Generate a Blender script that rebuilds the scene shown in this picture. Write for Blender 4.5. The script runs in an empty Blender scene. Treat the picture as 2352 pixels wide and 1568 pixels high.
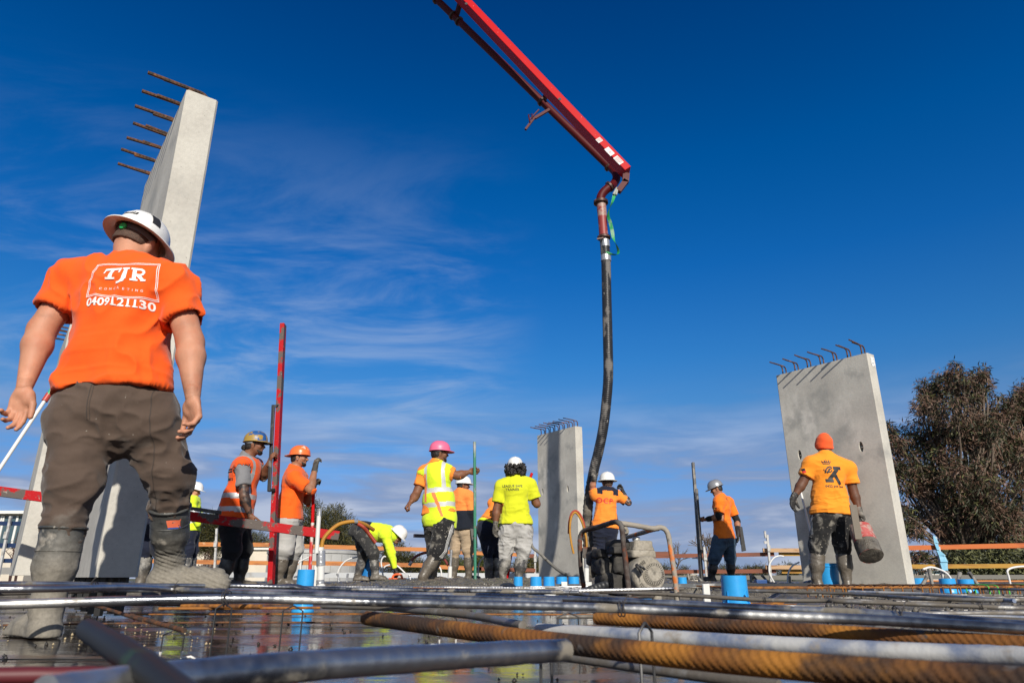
import bpy, bmesh, math, random
import numpy as np
from mathutils import Vector, Matrix, noise as mnoise
from mathutils.bvhtree import BVHTree

# ------------------------------------------------------------------ camera, sky, sun, exposure
R = math.radians
scene = bpy.context.scene
F, CX, CY, H = 1568.0, 1176.0, 784.0, 0.2        # a 24 mm lens measured on a 2352 px wide picture, 0.2 m above the deck
PITCH = math.atan(541.0 / F)
CP, SP = math.cos(PITCH), math.sin(PITCH)
cam_d = bpy.data.cameras.new('camera')
cam = bpy.data.objects.new('camera', cam_d)
scene.collection.objects.link(cam)
cam.location = (0, 0, H)
cam.rotation_euler = (math.pi / 2 + PITCH, 0, 0)
cam_d.lens = 24.0; cam_d.sensor_width = 36.0
cam_d.clip_start = 0.02; cam_d.clip_end = 3000
cam_d.dof.use_dof = True; cam_d.dof.focus_distance = 5.0; cam_d.dof.aperture_fstop = 9.0
scene.camera = cam

SUN_EL = R(29); SUN_AZ = math.atan2(0.235, -0.972)    # azimuth from +Y towards +X
w = bpy.data.worlds.new('World'); scene.world = w; w.use_nodes = True
nt = w.node_tree; nt.nodes.clear()
def wn(t, **k):
    n = nt.nodes.new(t)
    for a, b in k.items(): setattr(n, a, b)
    return n
WL = nt.links.new
out = wn('ShaderNodeOutputWorld'); bg = wn('ShaderNodeBackground')
sky = wn('ShaderNodeTexSky', sky_type='NISHITA', sun_disc=False, sun_elevation=SUN_EL, sun_rotation=SUN_AZ,
         altitude=100.0, air_density=1.0, dust_density=0.35, ozone_density=3.2)
tc = wn('ShaderNodeTexCoord')
sep = wn('ShaderNodeSeparateXYZ'); WL(tc.outputs['Generated'], sep.inputs[0])
def wmath(op, a, b=None, c=None, clamp=False):
    n = wn('ShaderNodeMath', operation=op); n.use_clamp = clamp
    for i, x in enumerate((a, b, c)):
        if x is None: continue
        if isinstance(x, (int, float)): n.inputs[i].default_value = x
        else: WL(x, n.inputs[i])
    return n.outputs[0]
def wmap(x, a, b, c=0.0, d=1.0, smooth=True):
    n = wn('ShaderNodeMapRange'); n.interpolation_type = 'SMOOTHSTEP' if smooth else 'LINEAR'
    WL(x, n.inputs[0])
    for i, q in zip((1, 2, 3, 4), (a, b, c, d)): n.inputs[i].default_value = q
    return n.outputs[0]
def wnoise(vec, scale, detail=6, rough=0.55, dist=0.0):
    n = wn('ShaderNodeTexNoise'); WL(vec, n.inputs['Vector'])
    n.inputs['Scale'].default_value = scale; n.inputs['Detail'].default_value = detail
    n.inputs['Roughness'].default_value = rough; n.inputs['Distortion'].default_value = dist
    return n.outputs['Fac']
def wmapping(vec, s, rot=(0, 0, 0), loc=(0, 0, 0)):
    n = wn('ShaderNodeMapping'); WL(vec, n.inputs[0]); n.inputs['Scale'].default_value = s
    n.inputs['Rotation'].default_value = rot; n.inputs['Location'].default_value = loc
    return n.outputs[0]
def wmix(fac, a, b):
    n = wn('ShaderNodeMix', data_type='RGBA')
    WL(fac, n.inputs[0])
    for i, x in ((6, a), (7, b)):
        if isinstance(x, tuple): n.inputs[i].default_value = (*x, 1)
        else: WL(x, n.inputs[i])
    return n.outputs[2]
Z = sep.outputs['Z']; X = sep.outputs['X']; Yc = sep.outputs['Y']
# the photograph's polarised sky: less red and green the higher one looks
ramp = wn('ShaderNodeValToRGB'); WL(Z, ramp.inputs[0]); cr = ramp.color_ramp; cr.interpolation = 'LINEAR'
stops = [(0.0, (.46, .60, 1.12)), (.10, (.48, .66, 1.06)), (.225, (.40, .82, 1.16)), (.296, (.22, .80, 1.28)), (.415, (.06, .71, 1.36)), (.542, (.0, .65, 1.30)), (.714, (.0, .46, 1.04)), (1.0, (.0, .42, .95))]
while len(cr.elements) < len(stops): cr.elements.new(0.5)
for e, (p_, c_) in zip(cr.elements, stops): e.position = p_; e.color = (*[q / 1.4 for q in c_], 1)
vm0 = wn('ShaderNodeVectorMath', operation='MULTIPLY'); WL(sky.outputs[0], vm0.inputs[0]); WL(ramp.outputs[0], vm0.inputs[1])
vm = wn('ShaderNodeVectorMath', operation='SCALE'); WL(vm0.outputs[0], vm.inputs[0]); vm.inputs[3].default_value = 1.4
# towards the sun the sky is hazy and white, and the polariser does nothing there
sunside = wmap(Yc, 0.15, -0.45)
vs_ = wn('ShaderNodeVectorMath', operation='MULTIPLY'); WL(sky.outputs[0], vs_.inputs[0]); vs_.inputs[1].default_value = (1.15, 1.02, 0.92)
base = wmix(sunside, vm.outputs[0], vs_.outputs[0])
# cirrus on a high layer: project the direction on a plane
zc = wmath('MAXIMUM', wmath('ADD', Z, 0.10), 0.05)
px_ = wmath('DIVIDE', X, zc); py_ = wmath('DIVIDE', Yc, zc)
comb = wn('ShaderNodeCombineXYZ'); WL(px_, comb.inputs[0]); WL(py_, comb.inputs[1])
n1 = wnoise(wmapping(comb.outputs[0], (0.75, 1.5, 1), rot=(0, 0, R(18))), 2.0, 8, 0.62, 0.5)
n2 = wnoise(wmapping(comb.outputs[0], (0.35, 0.45, 1), loc=(3.1, 1.7, 0)), 1.0, 3, 0.5)
reg = wmath('MULTIPLY', wmap(X, 0.06, -0.12), wmap(Z, 0.62, 0.30))
c1 = wmath('MULTIPLY', wmath('MULTIPLY', wmap(n1, 0.40, 0.68), wmap(n2, 0.34, 0.50)), reg)
n3 = wnoise(wmapping(tc.outputs['Generated'], (1.5, 1.5, 9.0), rot=(R(4), R(-3), 0)), 2.6, 7, 0.55, 0.35)
band = wmap(Z, 0.27, 0.10)
c2 = wmath('MULTIPLY', wmap(n3, 0.36, 0.52), band)
b2 = wmix(wmath('MULTIPLY', c1, 0.40), base, (5.2, 6.3, 8.4))
hz = wmap(n3, 0.47, 0.66)
b3 = wmix(wmath('MULTIPLY', c2, 0.88), b2, wmix(hz, (2.9, 3.8, 6.0), (5.8, 6.4, 7.9)))
WL(b3, bg.inputs['Color']); bg.inputs['Strength'].default_value = 0.085
WL(bg.outputs[0], out.inputs['Surface'])

sd = bpy.data.lights.new('sun', 'SUN'); sun = bpy.data.objects.new('sun', sd); scene.collection.objects.link(sun)
sd.energy = 5.0; sd.angle = R(0.7); sd.color = (1.0, 0.93, 0.82)
sv = Vector((math.sin(SUN_AZ) * math.cos(SUN_EL), math.cos(SUN_AZ) * math.cos(SUN_EL), math.sin(SUN_EL)))
sun.rotation_euler = sv.to_track_quat('Z', 'Y').to_euler(); sun.location = sv * 60
scene.view_settings.view_transform = 'Standard'; scene.view_settings.look = 'None'
scene.view_settings.gamma = 1.0; scene.view_settings.exposure = 0.0
scene.cycles.max_bounces = 6; scene.cycles.caustics_reflective = False; scene.cycles.caustics_refractive = False
# ------------------------------------------------------------------ helpers
random.seed(7); rng = np.random.default_rng(7)
V = Vector
def ray(u, v):
    t = (CY - v) / F; y = CP - t * SP; z = SP + t * CP
    return (u - CX) / F / y, z / y
def pt(u, v, Y):
    "the point at distance Y along the ground direction that is seen at (u, v)"
    x, z = ray(u, v); return Vector((x * Y, Y, H + z * Y))
def ptz(u, v, z):
    x, k = ray(u, v); Y = (z - H) / k; return Vector((x * Y, Y, z))
def gx(u, v, Y): return pt(u, v, Y).x

MATS = {}
def mat(name, base, rough=0.6, metal=0.0, layers=(), bump=None, rib=None, rvar=None, coat=0.0, sheen=0.0, sss=0.0, coord='Object', spec=None, fine=None, trans=0.0, zl=None):
    """procedural material. layers: (colour, scale, lo, hi, detail[, stretch, rough2]) mixed over the base by noise;
    bump: (scale, strength, detail); rib: (scale, strength) bands along the tube's length"""
    if name in MATS: return MATS[name]
    m = bpy.data.materials.new(name); m.use_nodes = True; t = m.node_tree
    b = t.nodes['Principled BSDF']
    tcn = t.nodes.new('ShaderNodeTexCoord'); co = tcn.outputs[coord]
    def nz(scale, detail=4, stretch=None, rough=0.55, dist=0.0):
        n = t.nodes.new('ShaderNodeTexNoise'); src = co
        if stretch:
            mp = t.nodes.new('ShaderNodeMapping'); mp.inputs['Scale'].default_value = stretch; t.links.new(co, mp.inputs[0]); src = mp.outputs[0]
        t.links.new(src, n.inputs['Vector']); n.inputs['Scale'].default_value = scale; n.inputs['Detail'].default_value = detail
        n.inputs['Roughness'].default_value = rough; n.inputs['Distortion'].default_value = dist
        return n.outputs['Fac']
    def mr(x, lo, hi, a=0., c=1.):
        n = t.nodes.new('ShaderNodeMapRange'); n.interpolation_type = 'SMOOTHSTEP'; t.links.new(x, n.inputs[0])
        for i, q in zip((1, 2, 3, 4), (lo, hi, a, c)): n.inputs[i].default_value = q
        return n.outputs[0]
    col = None; rg = None
    def cmix(f, a, bb):
        n = t.nodes.new('ShaderNodeMix'); n.data_type = 'RGBA'; t.links.new(f, n.inputs[0])
        for i, x in ((6, a), (7, bb)):
            if isinstance(x, tuple): n.inputs[i].default_value = (*x, 1)
            else: t.links.new(x, n.inputs[i])
        return n.outputs[2]
    def fmix(f, a, bb):
        n = t.nodes.new('ShaderNodeMix'); n.data_type = 'FLOAT'; t.links.new(f, n.inputs[0])
        for i, x in ((2, a), (3, bb)):
            if isinstance(x, (float, int)): n.inputs[i].default_value = x
            else: t.links.new(x, n.inputs[i])
        return n.outputs[0]
    cur = tuple(base); curr = rough
    for L in layers:
        c, sc, lo, hi = L[:4]; det = L[4] if len(L) > 4 else 4; st = L[5] if len(L) > 5 else None
        f = mr(nz(sc, det, st), lo, hi)
        cur = cmix(f, cur, tuple(c))
        if len(L) > 6: curr = fmix(f, curr, L[6])
    if zl:                         # dried mud from the ground up: (colour, z_full, z_none, noise scale, noise amount, rough)
        sp = t.nodes.new('ShaderNodeSeparateXYZ'); t.links.new(tcn.outputs['Object'], sp.inputs[0])
        ad = t.nodes.new('ShaderNodeMath'); ad.operation = 'MULTIPLY_ADD'; t.links.new(nz(zl[3], 6), ad.inputs[0]); ad.inputs[1].default_value = zl[4]; t.links.new(sp.outputs['Z'], ad.inputs[2])
        f = mr(ad.outputs[0], zl[2] + zl[4] * .5, zl[1] + zl[4] * .5)
        cur = cmix(f, cur, tuple(zl[0])); curr = fmix(f, curr, zl[5])
    if fine:                       # small value variation: (scale, amount)
        f = nz(fine[0], 3)
        n = t.nodes.new('ShaderNodeHueSaturation')
        if isinstance(cur, tuple): n.inputs['Color'].default_value = (*cur, 1)
        else: t.links.new(cur, n.inputs['Color'])
        t.links.new(mr(f, 0.25, 0.75, 1 - fine[1], 1 + fine[1]), n.inputs['Value']); cur = n.outputs[0]
    if isinstance(cur, tuple): b.inputs['Base Color'].default_value = (*cur, 1)
    else: t.links.new(cur, b.inputs['Base Color'])
    if rvar:
        curr = mr(nz(rvar[0], 4), 0.35, 0.65, rvar[1], rvar[2])
    if isinstance(curr, (float, int)): b.inputs['Roughness'].default_value = curr
    else: t.links.new(curr, b.inputs['Roughness'])
    b.inputs['Metallic'].default_value = metal
    b.inputs['Coat Weight'].default_value = coat
    if sheen: b.inputs['Sheen Weight'].default_value = sheen
    if spec is not None: b.inputs['Specular IOR Level'].default_value = spec
    if sss:
        b.inputs['Subsurface Weight'].default_value = sss; b.inputs['Subsurface Radius'].default_value = (1, .3, .15); b.inputs['Subsurface Scale'].default_value = 0.008
    if trans: b.inputs['Transmission Weight'].default_value = trans
    nrm = None
    if bump:
        bn = t.nodes.new('ShaderNodeBump'); t.links.new(nz(bump[0], bump[2] if len(bump) > 2 else 4, bump[3] if len(bump) > 3 else None), bn.inputs['Height'])
        bn.inputs['Strength'].default_value = 1.0; bn.inputs['Distance'].default_value = bump[1]; nrm = bn.outputs[0]
    if rib:
        wv = t.nodes.new('ShaderNodeTexWave'); wv.wave_type = 'BANDS'; wv.bands_direction = 'Y'
        mp = t.nodes.new('ShaderNodeMapping'); t.links.new(tcn.outputs['UV'], mp.inputs[0]); t.links.new(mp.outputs[0], wv.inputs[0])
        mp.inputs['Rotation'].default_value = (0, 0, rib[2] if len(rib) > 2 else 0)
        wv.inputs['Scale'].default_value = rib[0]; wv.inputs['Distortion'].default_value = 0
        bn = t.nodes.new('ShaderNodeBump'); t.links.new(wv.outputs['Fac'], bn.inputs['Height']); bn.inputs['Distance'].default_value = rib[1]
        if nrm: t.links.new(nrm, bn.inputs['Normal'])
        nrm = bn.outputs[0]
    if nrm: t.links.new(nrm, b.inputs['Normal'])
    MATS[name] = m; return m

def tag(o, label=None, cat=None, group=None, kind=None):
    if label: o['label'] = label
    if cat: o['category'] = cat
    if group: o['group'] = group
    if kind: o['kind'] = kind
    return o
def thing(name, label, cat, loc=(0, 0, 0), group=None):
    o = bpy.data.objects.new(name, None); scene.collection.objects.link(o); o.location = loc; o.empty_display_size = .1
    return tag(o, label, cat, group)
class MB:
    "collects vertices and faces in world space"
    def __init__(s): s.v = []; s.f = []; s.m = []; s.uv = []; s.n = 0
    def add(s, vs, fs, mi=0, uvs=None):
        b = s.n; s.v.extend([tuple(x) for x in vs]); s.n += len(vs)
        for i, f in enumerate(fs):
            s.f.append(tuple(b + k for k in f)); s.m.append(mi)
            s.uv.append(uvs[i] if uvs else [(0, 0)] * len(f))
        return s
    def box(s, c, size, ax=None, mi=0, taper=1.0):
        "box with centre c, full sizes, optional axes (3 vectors)"
        c = V(c); ax = ax or (V((1, 0, 0)), V((0, 1, 0)), V((0, 0, 1)))
        hx, hy, hz = [q / 2 for q in size]; vs = []
        for k in (-1, 1):
            tt = taper if k > 0 else 1.0
            for i, j in ((-1, -1), (1, -1), (1, 1), (-1, 1)):
                vs.append(c + ax[0] * (i * hx * tt) + ax[1] * (j * hy * tt) + ax[2] * (k * hz))
        return s.add(vs, [(3, 2, 1, 0), (4, 5, 6, 7), (0, 1, 5, 4), (1, 2, 6, 5), (2, 3, 7, 6), (3, 0, 4, 7)], mi)
    def bar(s, a, b, wd, ht, up=(0, 0, 1), mi=0):
        a, b = V(a), V(b); d = b - a; L = d.length; d.normalize()
        upv = V(up); sd_ = d.cross(upv); sd_.normalize(); u2 = sd_.cross(d)
        return s.box((a + b) / 2, (L, wd, ht), (d, -sd_, u2), mi)
    def tube(s, pts, r, seg=10, mi=0, caps=True, closed=False, wob=0.0):
        pts = [V(p) for p in pts]; n = len(pts)
        rs = r if isinstance(r, (list, tuple)) else [r] * n
        T = []
        for i in range(n):
            a = pts[max(0, i - 1)]; b = pts[min(n - 1, i + 1)]
            if closed: a = pts[i - 1]; b = pts[(i + 1) % n]
            d = b - a; T.append(d.normalized() if d.length > 1e-9 else V((0, 0, 1)))
        ref = V((0, 0, 1)) if abs(T[0].z) < .9 else V((1, 0, 0))
        N = (ref - T[0] * ref.dot(T[0])).normalized(); vs = []; Ls = [0.0]
        for i in range(n):
            if i: Ls.append(Ls[-1] + (pts[i] - pts[i - 1]).length); N = (N - T[i] * N.dot(T[i])).normalized()
            B = T[i].cross(N)
            for k in range(seg):
                a = 2 * math.pi * k / seg
                rr = rs[i] * (1 + wob * random.uniform(-1, 1)) if wob else rs[i]
                vs.append(pts[i] + (N * math.cos(a) + B * math.sin(a)) * rr)
        fs = []; uvs = []
        m_ = n if closed else n - 1
        for i in range(m_):
            j = (i + 1) % n
            for k in range(seg):
                k2 = (k + 1) % seg
                fs.append((i * seg + k, i * seg + k2, j * seg + k2, j * seg + k))
                l2 = Ls[j] if j > i else Ls[i] + .1
                uvs.append([(k / seg, Ls[i]), ((k + 1) / seg, Ls[i]), ((k + 1) / seg, l2), (k / seg, l2)])
        if caps and not closed:
            fs.append(tuple(range(seg))[::-1]); fs.append(tuple((n - 1) * seg + k for k in range(seg)))
            uvs.append([(0, 0)] * seg); uvs.append([(0, 0)] * seg)
        return s.add(vs, fs, mi, uvs)
    def lathe(s, prof, c=(0, 0, 0), ax=None, seg=24, mi=0, sx=1.0, sy=1.0):
        "profile of (r, z) turned round ax[2]"
        c = V(c); ax = ax or (V((1, 0, 0)), V((0, 1, 0)), V((0, 0, 1))); vs = []
        for r, z in prof:
            for k in range(seg):
                a = 2 * math.pi * k / seg
                vs.append(c + ax[0] * (r * sx * math.cos(a)) + ax[1] * (r * sy * math.sin(a)) + ax[2] * z)
        fs = []
        for i in range(len(prof) - 1):
            for k in range(seg):
                k2 = (k + 1) % seg; fs.append((i * seg + k, i * seg + k2, (i + 1) * seg + k2, (i + 1) * seg + k))
        if prof[0][0] > 1e-6: fs.append(tuple(range(seg))[::-1])
        if prof[-1][0] > 1e-6: fs.append(tuple((len(prof) - 1) * seg + k for k in range(seg)))
        return s.add(vs, fs, mi)
    def prism(s, poly, c, ax, depth, mi=0):
        "polygon (x,y) on axes ax[0],ax[1], extruded along ax[2]"
        c = V(c); n = len(poly)
        vs = [c + ax[0] * x + ax[1] * y for x, y in poly] + [c + ax[0] * x + ax[1] * y + ax[2] * depth for x, y in poly]
        fs = [tuple(range(n))[::-1], tuple(range(n, 2 * n))] + [(i, (i + 1) % n, n + (i + 1) % n, n + i) for i in range(n)]
        return s.add(vs, fs, mi)
    def build(s, name, mats, parent=None, smooth=True, loc=None, bevel=0.0, auto=None, noise=None):
        o_ = V(parent.location) if parent and parent.type == 'EMPTY' else V((0, 0, 0))
        if parent and parent.type != 'EMPTY': o_ = world_loc(parent)
        if loc is not None: o_ = V(loc)
        me = bpy.data.meshes.new(name)
        vs = np.array(s.v, dtype=float).reshape(-1, 3)
        if noise:                                    # lumpy surface: (scale, amplitude)
            for i in range(len(vs)):
                q = mnoise.noise_vector(V(vs[i]) * noise[0]); vs[i] += np.array(q) * noise[1]
        vs = vs - np.array(o_)
        me.from_pydata([tuple(x) for x in vs], [], s.f)
        uvl = me.uv_layers.new(name='UVMap')
        flat = [c for f in s.uv for uvv in f for c in uvv]
        if len(flat) == 2 * len(me.loops): uvl.data.foreach_set('uv', flat)
        if len(me.polygons) < 30000:
            bm = bmesh.new(); bm.from_mesh(me); bmesh.ops.recalc_face_normals(bm, faces=bm.faces[:]); bm.to_mesh(me); bm.free()
        return finish(name, me, mats, parent, smooth, loc, s.m, bevel, auto)
def world_loc(o):
    p = V(o.location); q = o.parent
    while q: p += V(q.location); q = q.parent
    return p
def finish(name, me, mats, parent, smooth, loc, mi=None, bevel=0.0, auto=None):
    if not isinstance(mats, (list, tuple)): mats = [mats]
    for m in mats: me.materials.append(m)
    if mi is not None and len(mats) > 1: me.polygons.foreach_set('material_index', list(mi))
    if smooth: me.polygons.foreach_set('use_smooth', [True] * len(me.polygons))
    me.update()
    o = bpy.data.objects.new(name, me); scene.collection.objects.link(o)
    if parent: o.parent = parent
    elif loc is not None: o.location = loc
    if smooth and auto is not False:
        try: me.set_sharp_from_angle(angle=R(auto or 40))
        except Exception: pass
    if bevel:
        md = o.modifiers.new('bevel', 'BEVEL'); md.width = bevel; md.segments = 2; md.limit_method = 'ANGLE'; md.angle_limit = R(40)
    return o

def spline(pts, n=8):
    "Catmull-Rom through points"
    P = [V(p) for p in pts]; P = [P[0] * 2 - P[1]] + P + [P[-1] * 2 - P[-2]]; o = []
    for i in range(1, len(P) - 2):
        for k in range(n):
            t = k / n; a, b, c, d = P[i - 1], P[i], P[i + 1], P[i + 2]
            o.append(0.5 * ((2 * b) + (c - a) * t + (2 * a - 5 * b + 4 * c - d) * t * t + (3 * b - a - 3 * c + d) * t ** 3))
    o.append(P[-2]); return o

# numpy value noise
def _h(i, j, k, s):
    n = (i * 374761393 + j * 668265263 + k * 2147483647 + s * 1274126177) & 0xffffffff
    n = ((n ^ (n >> 13)) * 1274126177) & 0xffffffff
    return ((n ^ (n >> 16)) & 0xffff) / 65535.0
def vnoise(P, s=0):
    P = np.asarray(P, float); I = np.floor(P).astype(np.int64); f = P - I; f = f * f * (3 - 2 * f)
    r = 0
    for dx in (0, 1):
        for dy in (0, 1):
            for dz in (0, 1):
                wgt = (f[:, 0] if dx else 1 - f[:, 0]) * (f[:, 1] if dy else 1 - f[:, 1]) * (f[:, 2] if dz else 1 - f[:, 2])
                r = r + wgt * _h(I[:, 0] + dx, I[:, 1] + dy, I[:, 2] + dz, s)
    return r
def fbm(P, s=0, o=4):
    r = 0; a = .5; t = 0
    for i in range(o): r = r + a * vnoise(P * (2 ** i) + i * 17.3, s + i); t += a; a *= .5
    return r / t

# ------------------------------------------------------------------ bodies: blended distance fields turned into one continuous surface
def P_cone(a, b, ra, rb, k=0.02): return ('c', np.array(a, float), np.array(b, float), ra, rb, k)
def P_ell(c, r, ax=None, k=0.02):
    A = np.eye(3) if ax is None else np.array([list(x) for x in ax], float)
    return ('e', np.array(c, float), np.array(r, float), A, None, k)
def d_prim(p, X_):
    if p[0] == 'c':
        _, a, b, ra, rb, k = p; ab = b - a; L2 = max(ab.dot(ab), 1e-9)
        t = np.clip(((X_ - a) @ ab) / L2, 0, 1)
        q = X_ - a - t[..., None] * ab
        return np.sqrt((q * q).sum(-1)) - (ra + (rb - ra) * t)
    _, c, r, A, _, k = p
    q = (X_ - c) @ A.T
    k0 = np.sqrt(((q / r) ** 2).sum(-1)); k1 = np.sqrt(((q / (r * r)) ** 2).sum(-1)) + 1e-9
    return np.where(k0 < 0.3, -min(r) * 0.7, k0 * (k0 - 1) / k1)
def bb(p, m):
    if p[0] == 'c':
        r = max(p[3], p[4]); return np.minimum(p[1], p[2]) - r - m, np.maximum(p[1], p[2]) + r + m
    e = np.sqrt(((p[3] * p[2][:, None]) ** 2).sum(0)); return p[1] - e - m, p[1] + e + m
def field_mesh(prims, h, cuts=(), subs=(), disp=None):
    """prims blended; cuts: functions f(X)->distance intersected (keep < 0); subs: prims carved away. returns verts, quads"""
    los, his = zip(*[bb(p, 0) for p in prims])
    lo = np.min(los, 0) - 3 * h; hi = np.max(his, 0) + 3 * h
    n = np.ceil((hi - lo) / h).astype(int) + 1
    D = np.full(n, 0.5, np.float32)
    axs = [lo[i] + h * np.arange(n[i]) for i in range(3)]
    def block(p, m):
        a, b = bb(p, m)
        i0 = np.maximum(np.floor((a - lo) / h).astype(int), 0); i1 = np.minimum(np.ceil((b - lo) / h).astype(int) + 1, n)
        if np.any(i1 <= i0): return None
        sl = tuple(slice(i0[q], i1[q]) for q in range(3))
        G = np.stack(np.meshgrid(*[axs[q][sl[q]] for q in range(3)], indexing='ij'), -1)
        return sl, G
    for p in prims:
        k = p[5]; r = block(p, max(k, 0) + 3 * h)
        if r is None: continue
        sl, G = r; d = d_prim(p, G).astype(np.float32); e = D[sl]
        if k > 0:
            hh = np.clip(0.5 + 0.5 * (e - d) / k, 0, 1); D[sl] = e * (1 - hh) + d * hh - k * hh * (1 - hh)
        else: D[sl] = np.minimum(e, d)
    for p in subs:
        r = block(p, 3 * h)
        if r is None: continue
        sl, G = r; D[sl] = np.maximum(D[sl], -d_prim(p, G))
    if cuts:
        G = np.stack(np.meshgrid(*axs, indexing='ij'), -1)
        for c in cuts: D = np.maximum(D, c(G).astype(np.float32))
    S = D < 0
    c000 = S[:-1, :-1, :-1]
    cnt = np.zeros(c000.shape, np.int8)
    for i in (0, 1):
        for j in (0, 1):
            for l in (0, 1): cnt += S[i:n[0] - 1 + i, j:n[1] - 1 + j, l:n[2] - 1 + l]
    act = (cnt > 0) & (cnt < 8)
    idx = np.argwhere(act)
    if len(idx) == 0: return np.zeros((0, 3)), np.zeros((0, 4), int)
    ids = -np.ones(act.shape, np.int64); ids[act] = np.arange(len(idx))
    acc = np.zeros((len(idx), 3)); w_ = np.zeros(len(idx))
    corners = [(i, j, l) for i in (0, 1) for j in (0, 1) for l in (0, 1)]
    val = {c: D[idx[:, 0] + c[0], idx[:, 1] + c[1], idx[:, 2] + c[2]] for c in corners}
    for a in corners:
        for q in range(3):
            if a[q] == 0:
                b = list(a); b[q] = 1; b = tuple(b); va, vb = val[a], val[b]; m = (va < 0) != (vb < 0)
                t = va / np.where(np.abs(va - vb) < 1e-9, 1e-9, va - vb)
                pnt = np.array(a, float) + np.outer(t, np.array(b, float) - np.array(a, float))
                acc[m] += pnt[m]; w_[m] += 1
    verts = lo + h * (idx + acc / w_[:, None])
    quads = []
    for q in range(3):
        a_, b_ = [(1, 2), (2, 0), (0, 1)][q]
        sA = [slice(None)] * 3; sB = [slice(None)] * 3; sA[q] = slice(0, -1); sB[q] = slice(1, None)
        ch = S[tuple(sA)] != S[tuple(sB)]
        e = np.argwhere(ch)
        e = e[(e[:, a_] > 0) & (e[:, b_] > 0) & (e[:, a_] < n[a_] - 1) & (e[:, b_] < n[b_] - 1)]
        def g(da, db):
            f = e.copy(); f[:, a_] -= da; f[:, b_] -= db; return ids[f[:, 0], f[:, 1], f[:, 2]]
        Q = np.stack([g(1, 1), g(0, 1), g(0, 0), g(1, 0)], 1)
        ins = S[e[:, 0], e[:, 1], e[:, 2]]
        Q = np.where(ins[:, None], Q, Q[:, ::-1]); quads.append(Q)
    quads = np.concatenate(quads); quads = quads[(quads >= 0).all(1)]
    if disp is not None:
        N = normals(verts, quads); verts = verts + N * disp(verts)[:, None]
    return verts, quads
def normals(v, q):
    a, b, c, d = (v[q[:, i]] for i in range(4)); nf = np.cross(c - a, d - b)
    N = np.zeros_like(v)
    for i in range(4): np.add.at(N, q[:, i], nf)
    return N / (np.linalg.norm(N, axis=1)[:, None] + 1e-12)
def smooth_v(v, q, it=1, lam=0.5):
    for _ in range(it):
        s = np.zeros_like(v); c = np.zeros(len(v))
        for i in range(4):
            for j in (1, 3):
                np.add.at(s, q[:, i], v[q[:, (i + j) % 4]]); np.add.at(c, q[:, i], 1)
        v = v * (1 - lam) + lam * s / np.maximum(c, 1)[:, None]
    return v
LAST = {}
def field_obj(name, prims, h, mats, parent, cuts=(), subs=(), disp=None, matfn=None, extra=(), sm=0):
    v, q = field_mesh(prims, h, cuts, subs, None)
    if sm: v = smooth_v(v, q, sm)
    if disp is not None: v = v + normals(v, q) * disp(v)[:, None]
    for (p2, h2, c2) in extra:                       # finer patches of the same skin (hands)
        v2, q2 = field_mesh(p2, h2, c2); q = np.concatenate([q, q2 + len(v)]); v = np.concatenate([v, v2])
    mi = None
    if matfn is not None: mi = matfn(v[q].mean(1)).astype(int)
    o_ = np.array(world_loc(parent)) if parent else np.zeros(3)
    me = bpy.data.meshes.new(name)
    me.vertices.add(len(v)); me.vertices.foreach_set('co', (v - o_).astype(np.float32).ravel())
    me.loops.add(len(q) * 4); me.loops.foreach_set('vertex_index', q.astype(np.int32).ravel())
    me.polygons.add(len(q)); me.polygons.foreach_set('loop_start', np.arange(0, len(q) * 4, 4, dtype=np.int32))
    me.polygons.foreach_set('loop_total', np.full(len(q), 4, np.int32))
    me.update(calc_edges=True); me.validate()
    LAST['vq'] = (v, q)
    if 'vol' in LAST: a_, b_, c_ = v[q[:, 0]], v[q[:, 1]], v[q[:, 2]]; print(name, 'vol', (a_ * np.cross(b_, c_)).sum() / 3)
    return finish(name, me, mats, parent, True, None, mi, auto=False)
# ------------------------------------------------------------------ people
MUD = (0.115, 0.098, 0.078); MUDDRY = (0.30, 0.275, 0.235); CEM = (0.20, 0.185, 0.16)
def skin(name, c):
    d = tuple(x * .72 for x in c)
    return mat(name, c, .58, layers=((tuple(min(1, x * 1.15) for x in c), 14, .45, .65, 4), (d, 7, .46, .66, 6), ((c[0] * .94, c[1] * .76, c[2] * .70), 12, .45, .75, 5), (tuple(x * .55 for x in c), 140, .66, .80, 3, (1, 1, .35))), bump=(160, .0006, 4), sss=.05, spec=.35)
SK = {'fair': (.50, .24, .15), 'tan': (.34, .165, .095), 'brown': (.20, .09, .05), 'dark': (.13, .06, .035)}
SKM = {k: skin('skin_' + k, v) for k, v in SK.items()}
M_eye = mat('eye', (.02, .015, .012), .15)
M_eyew = mat('eye_white', (.6, .55, .5), .25)
M_lip = mat('lip', (.28, .10, .08), .45)
M_hair = mat('black_hair', (.012, .009, .008), .55, bump=(220, .003, 3), fine=(60, .4))
M_stub = mat('cropped_hair', (.065, .040, .028), .8, bump=(420, .0012, 2), layers=(((.16, .085, .06), 300, .5, .7, 2),))
M_glove = mat('glove_black', (.018, .018, .019), .7, layers=((CEM, 20, .55, .75, 5), ), bump=(120, .001))
M_gloveg = mat('glove_muddy', (.05, .046, .04), .75, layers=((CEM, 16, .45, .65, 5), ), bump=(120, .001))
def cloth(name, c, amt=.10, dirt=None, rough=.85, sc=5.0, zl=None, extra=()):
    ly = [(tuple(x * (1 - amt * 1.6) for x in c), sc, .45, .75, 5)]
    if dirt: ly.append((dirt[0], dirt[1], dirt[2], dirt[3], 8))
    ly += list(extra)
    return mat(name, c, rough, layers=tuple(ly), bump=(420, .0007, 2), sheen=.15, spec=.25, zl=zl, fine=(260, .05))
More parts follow.
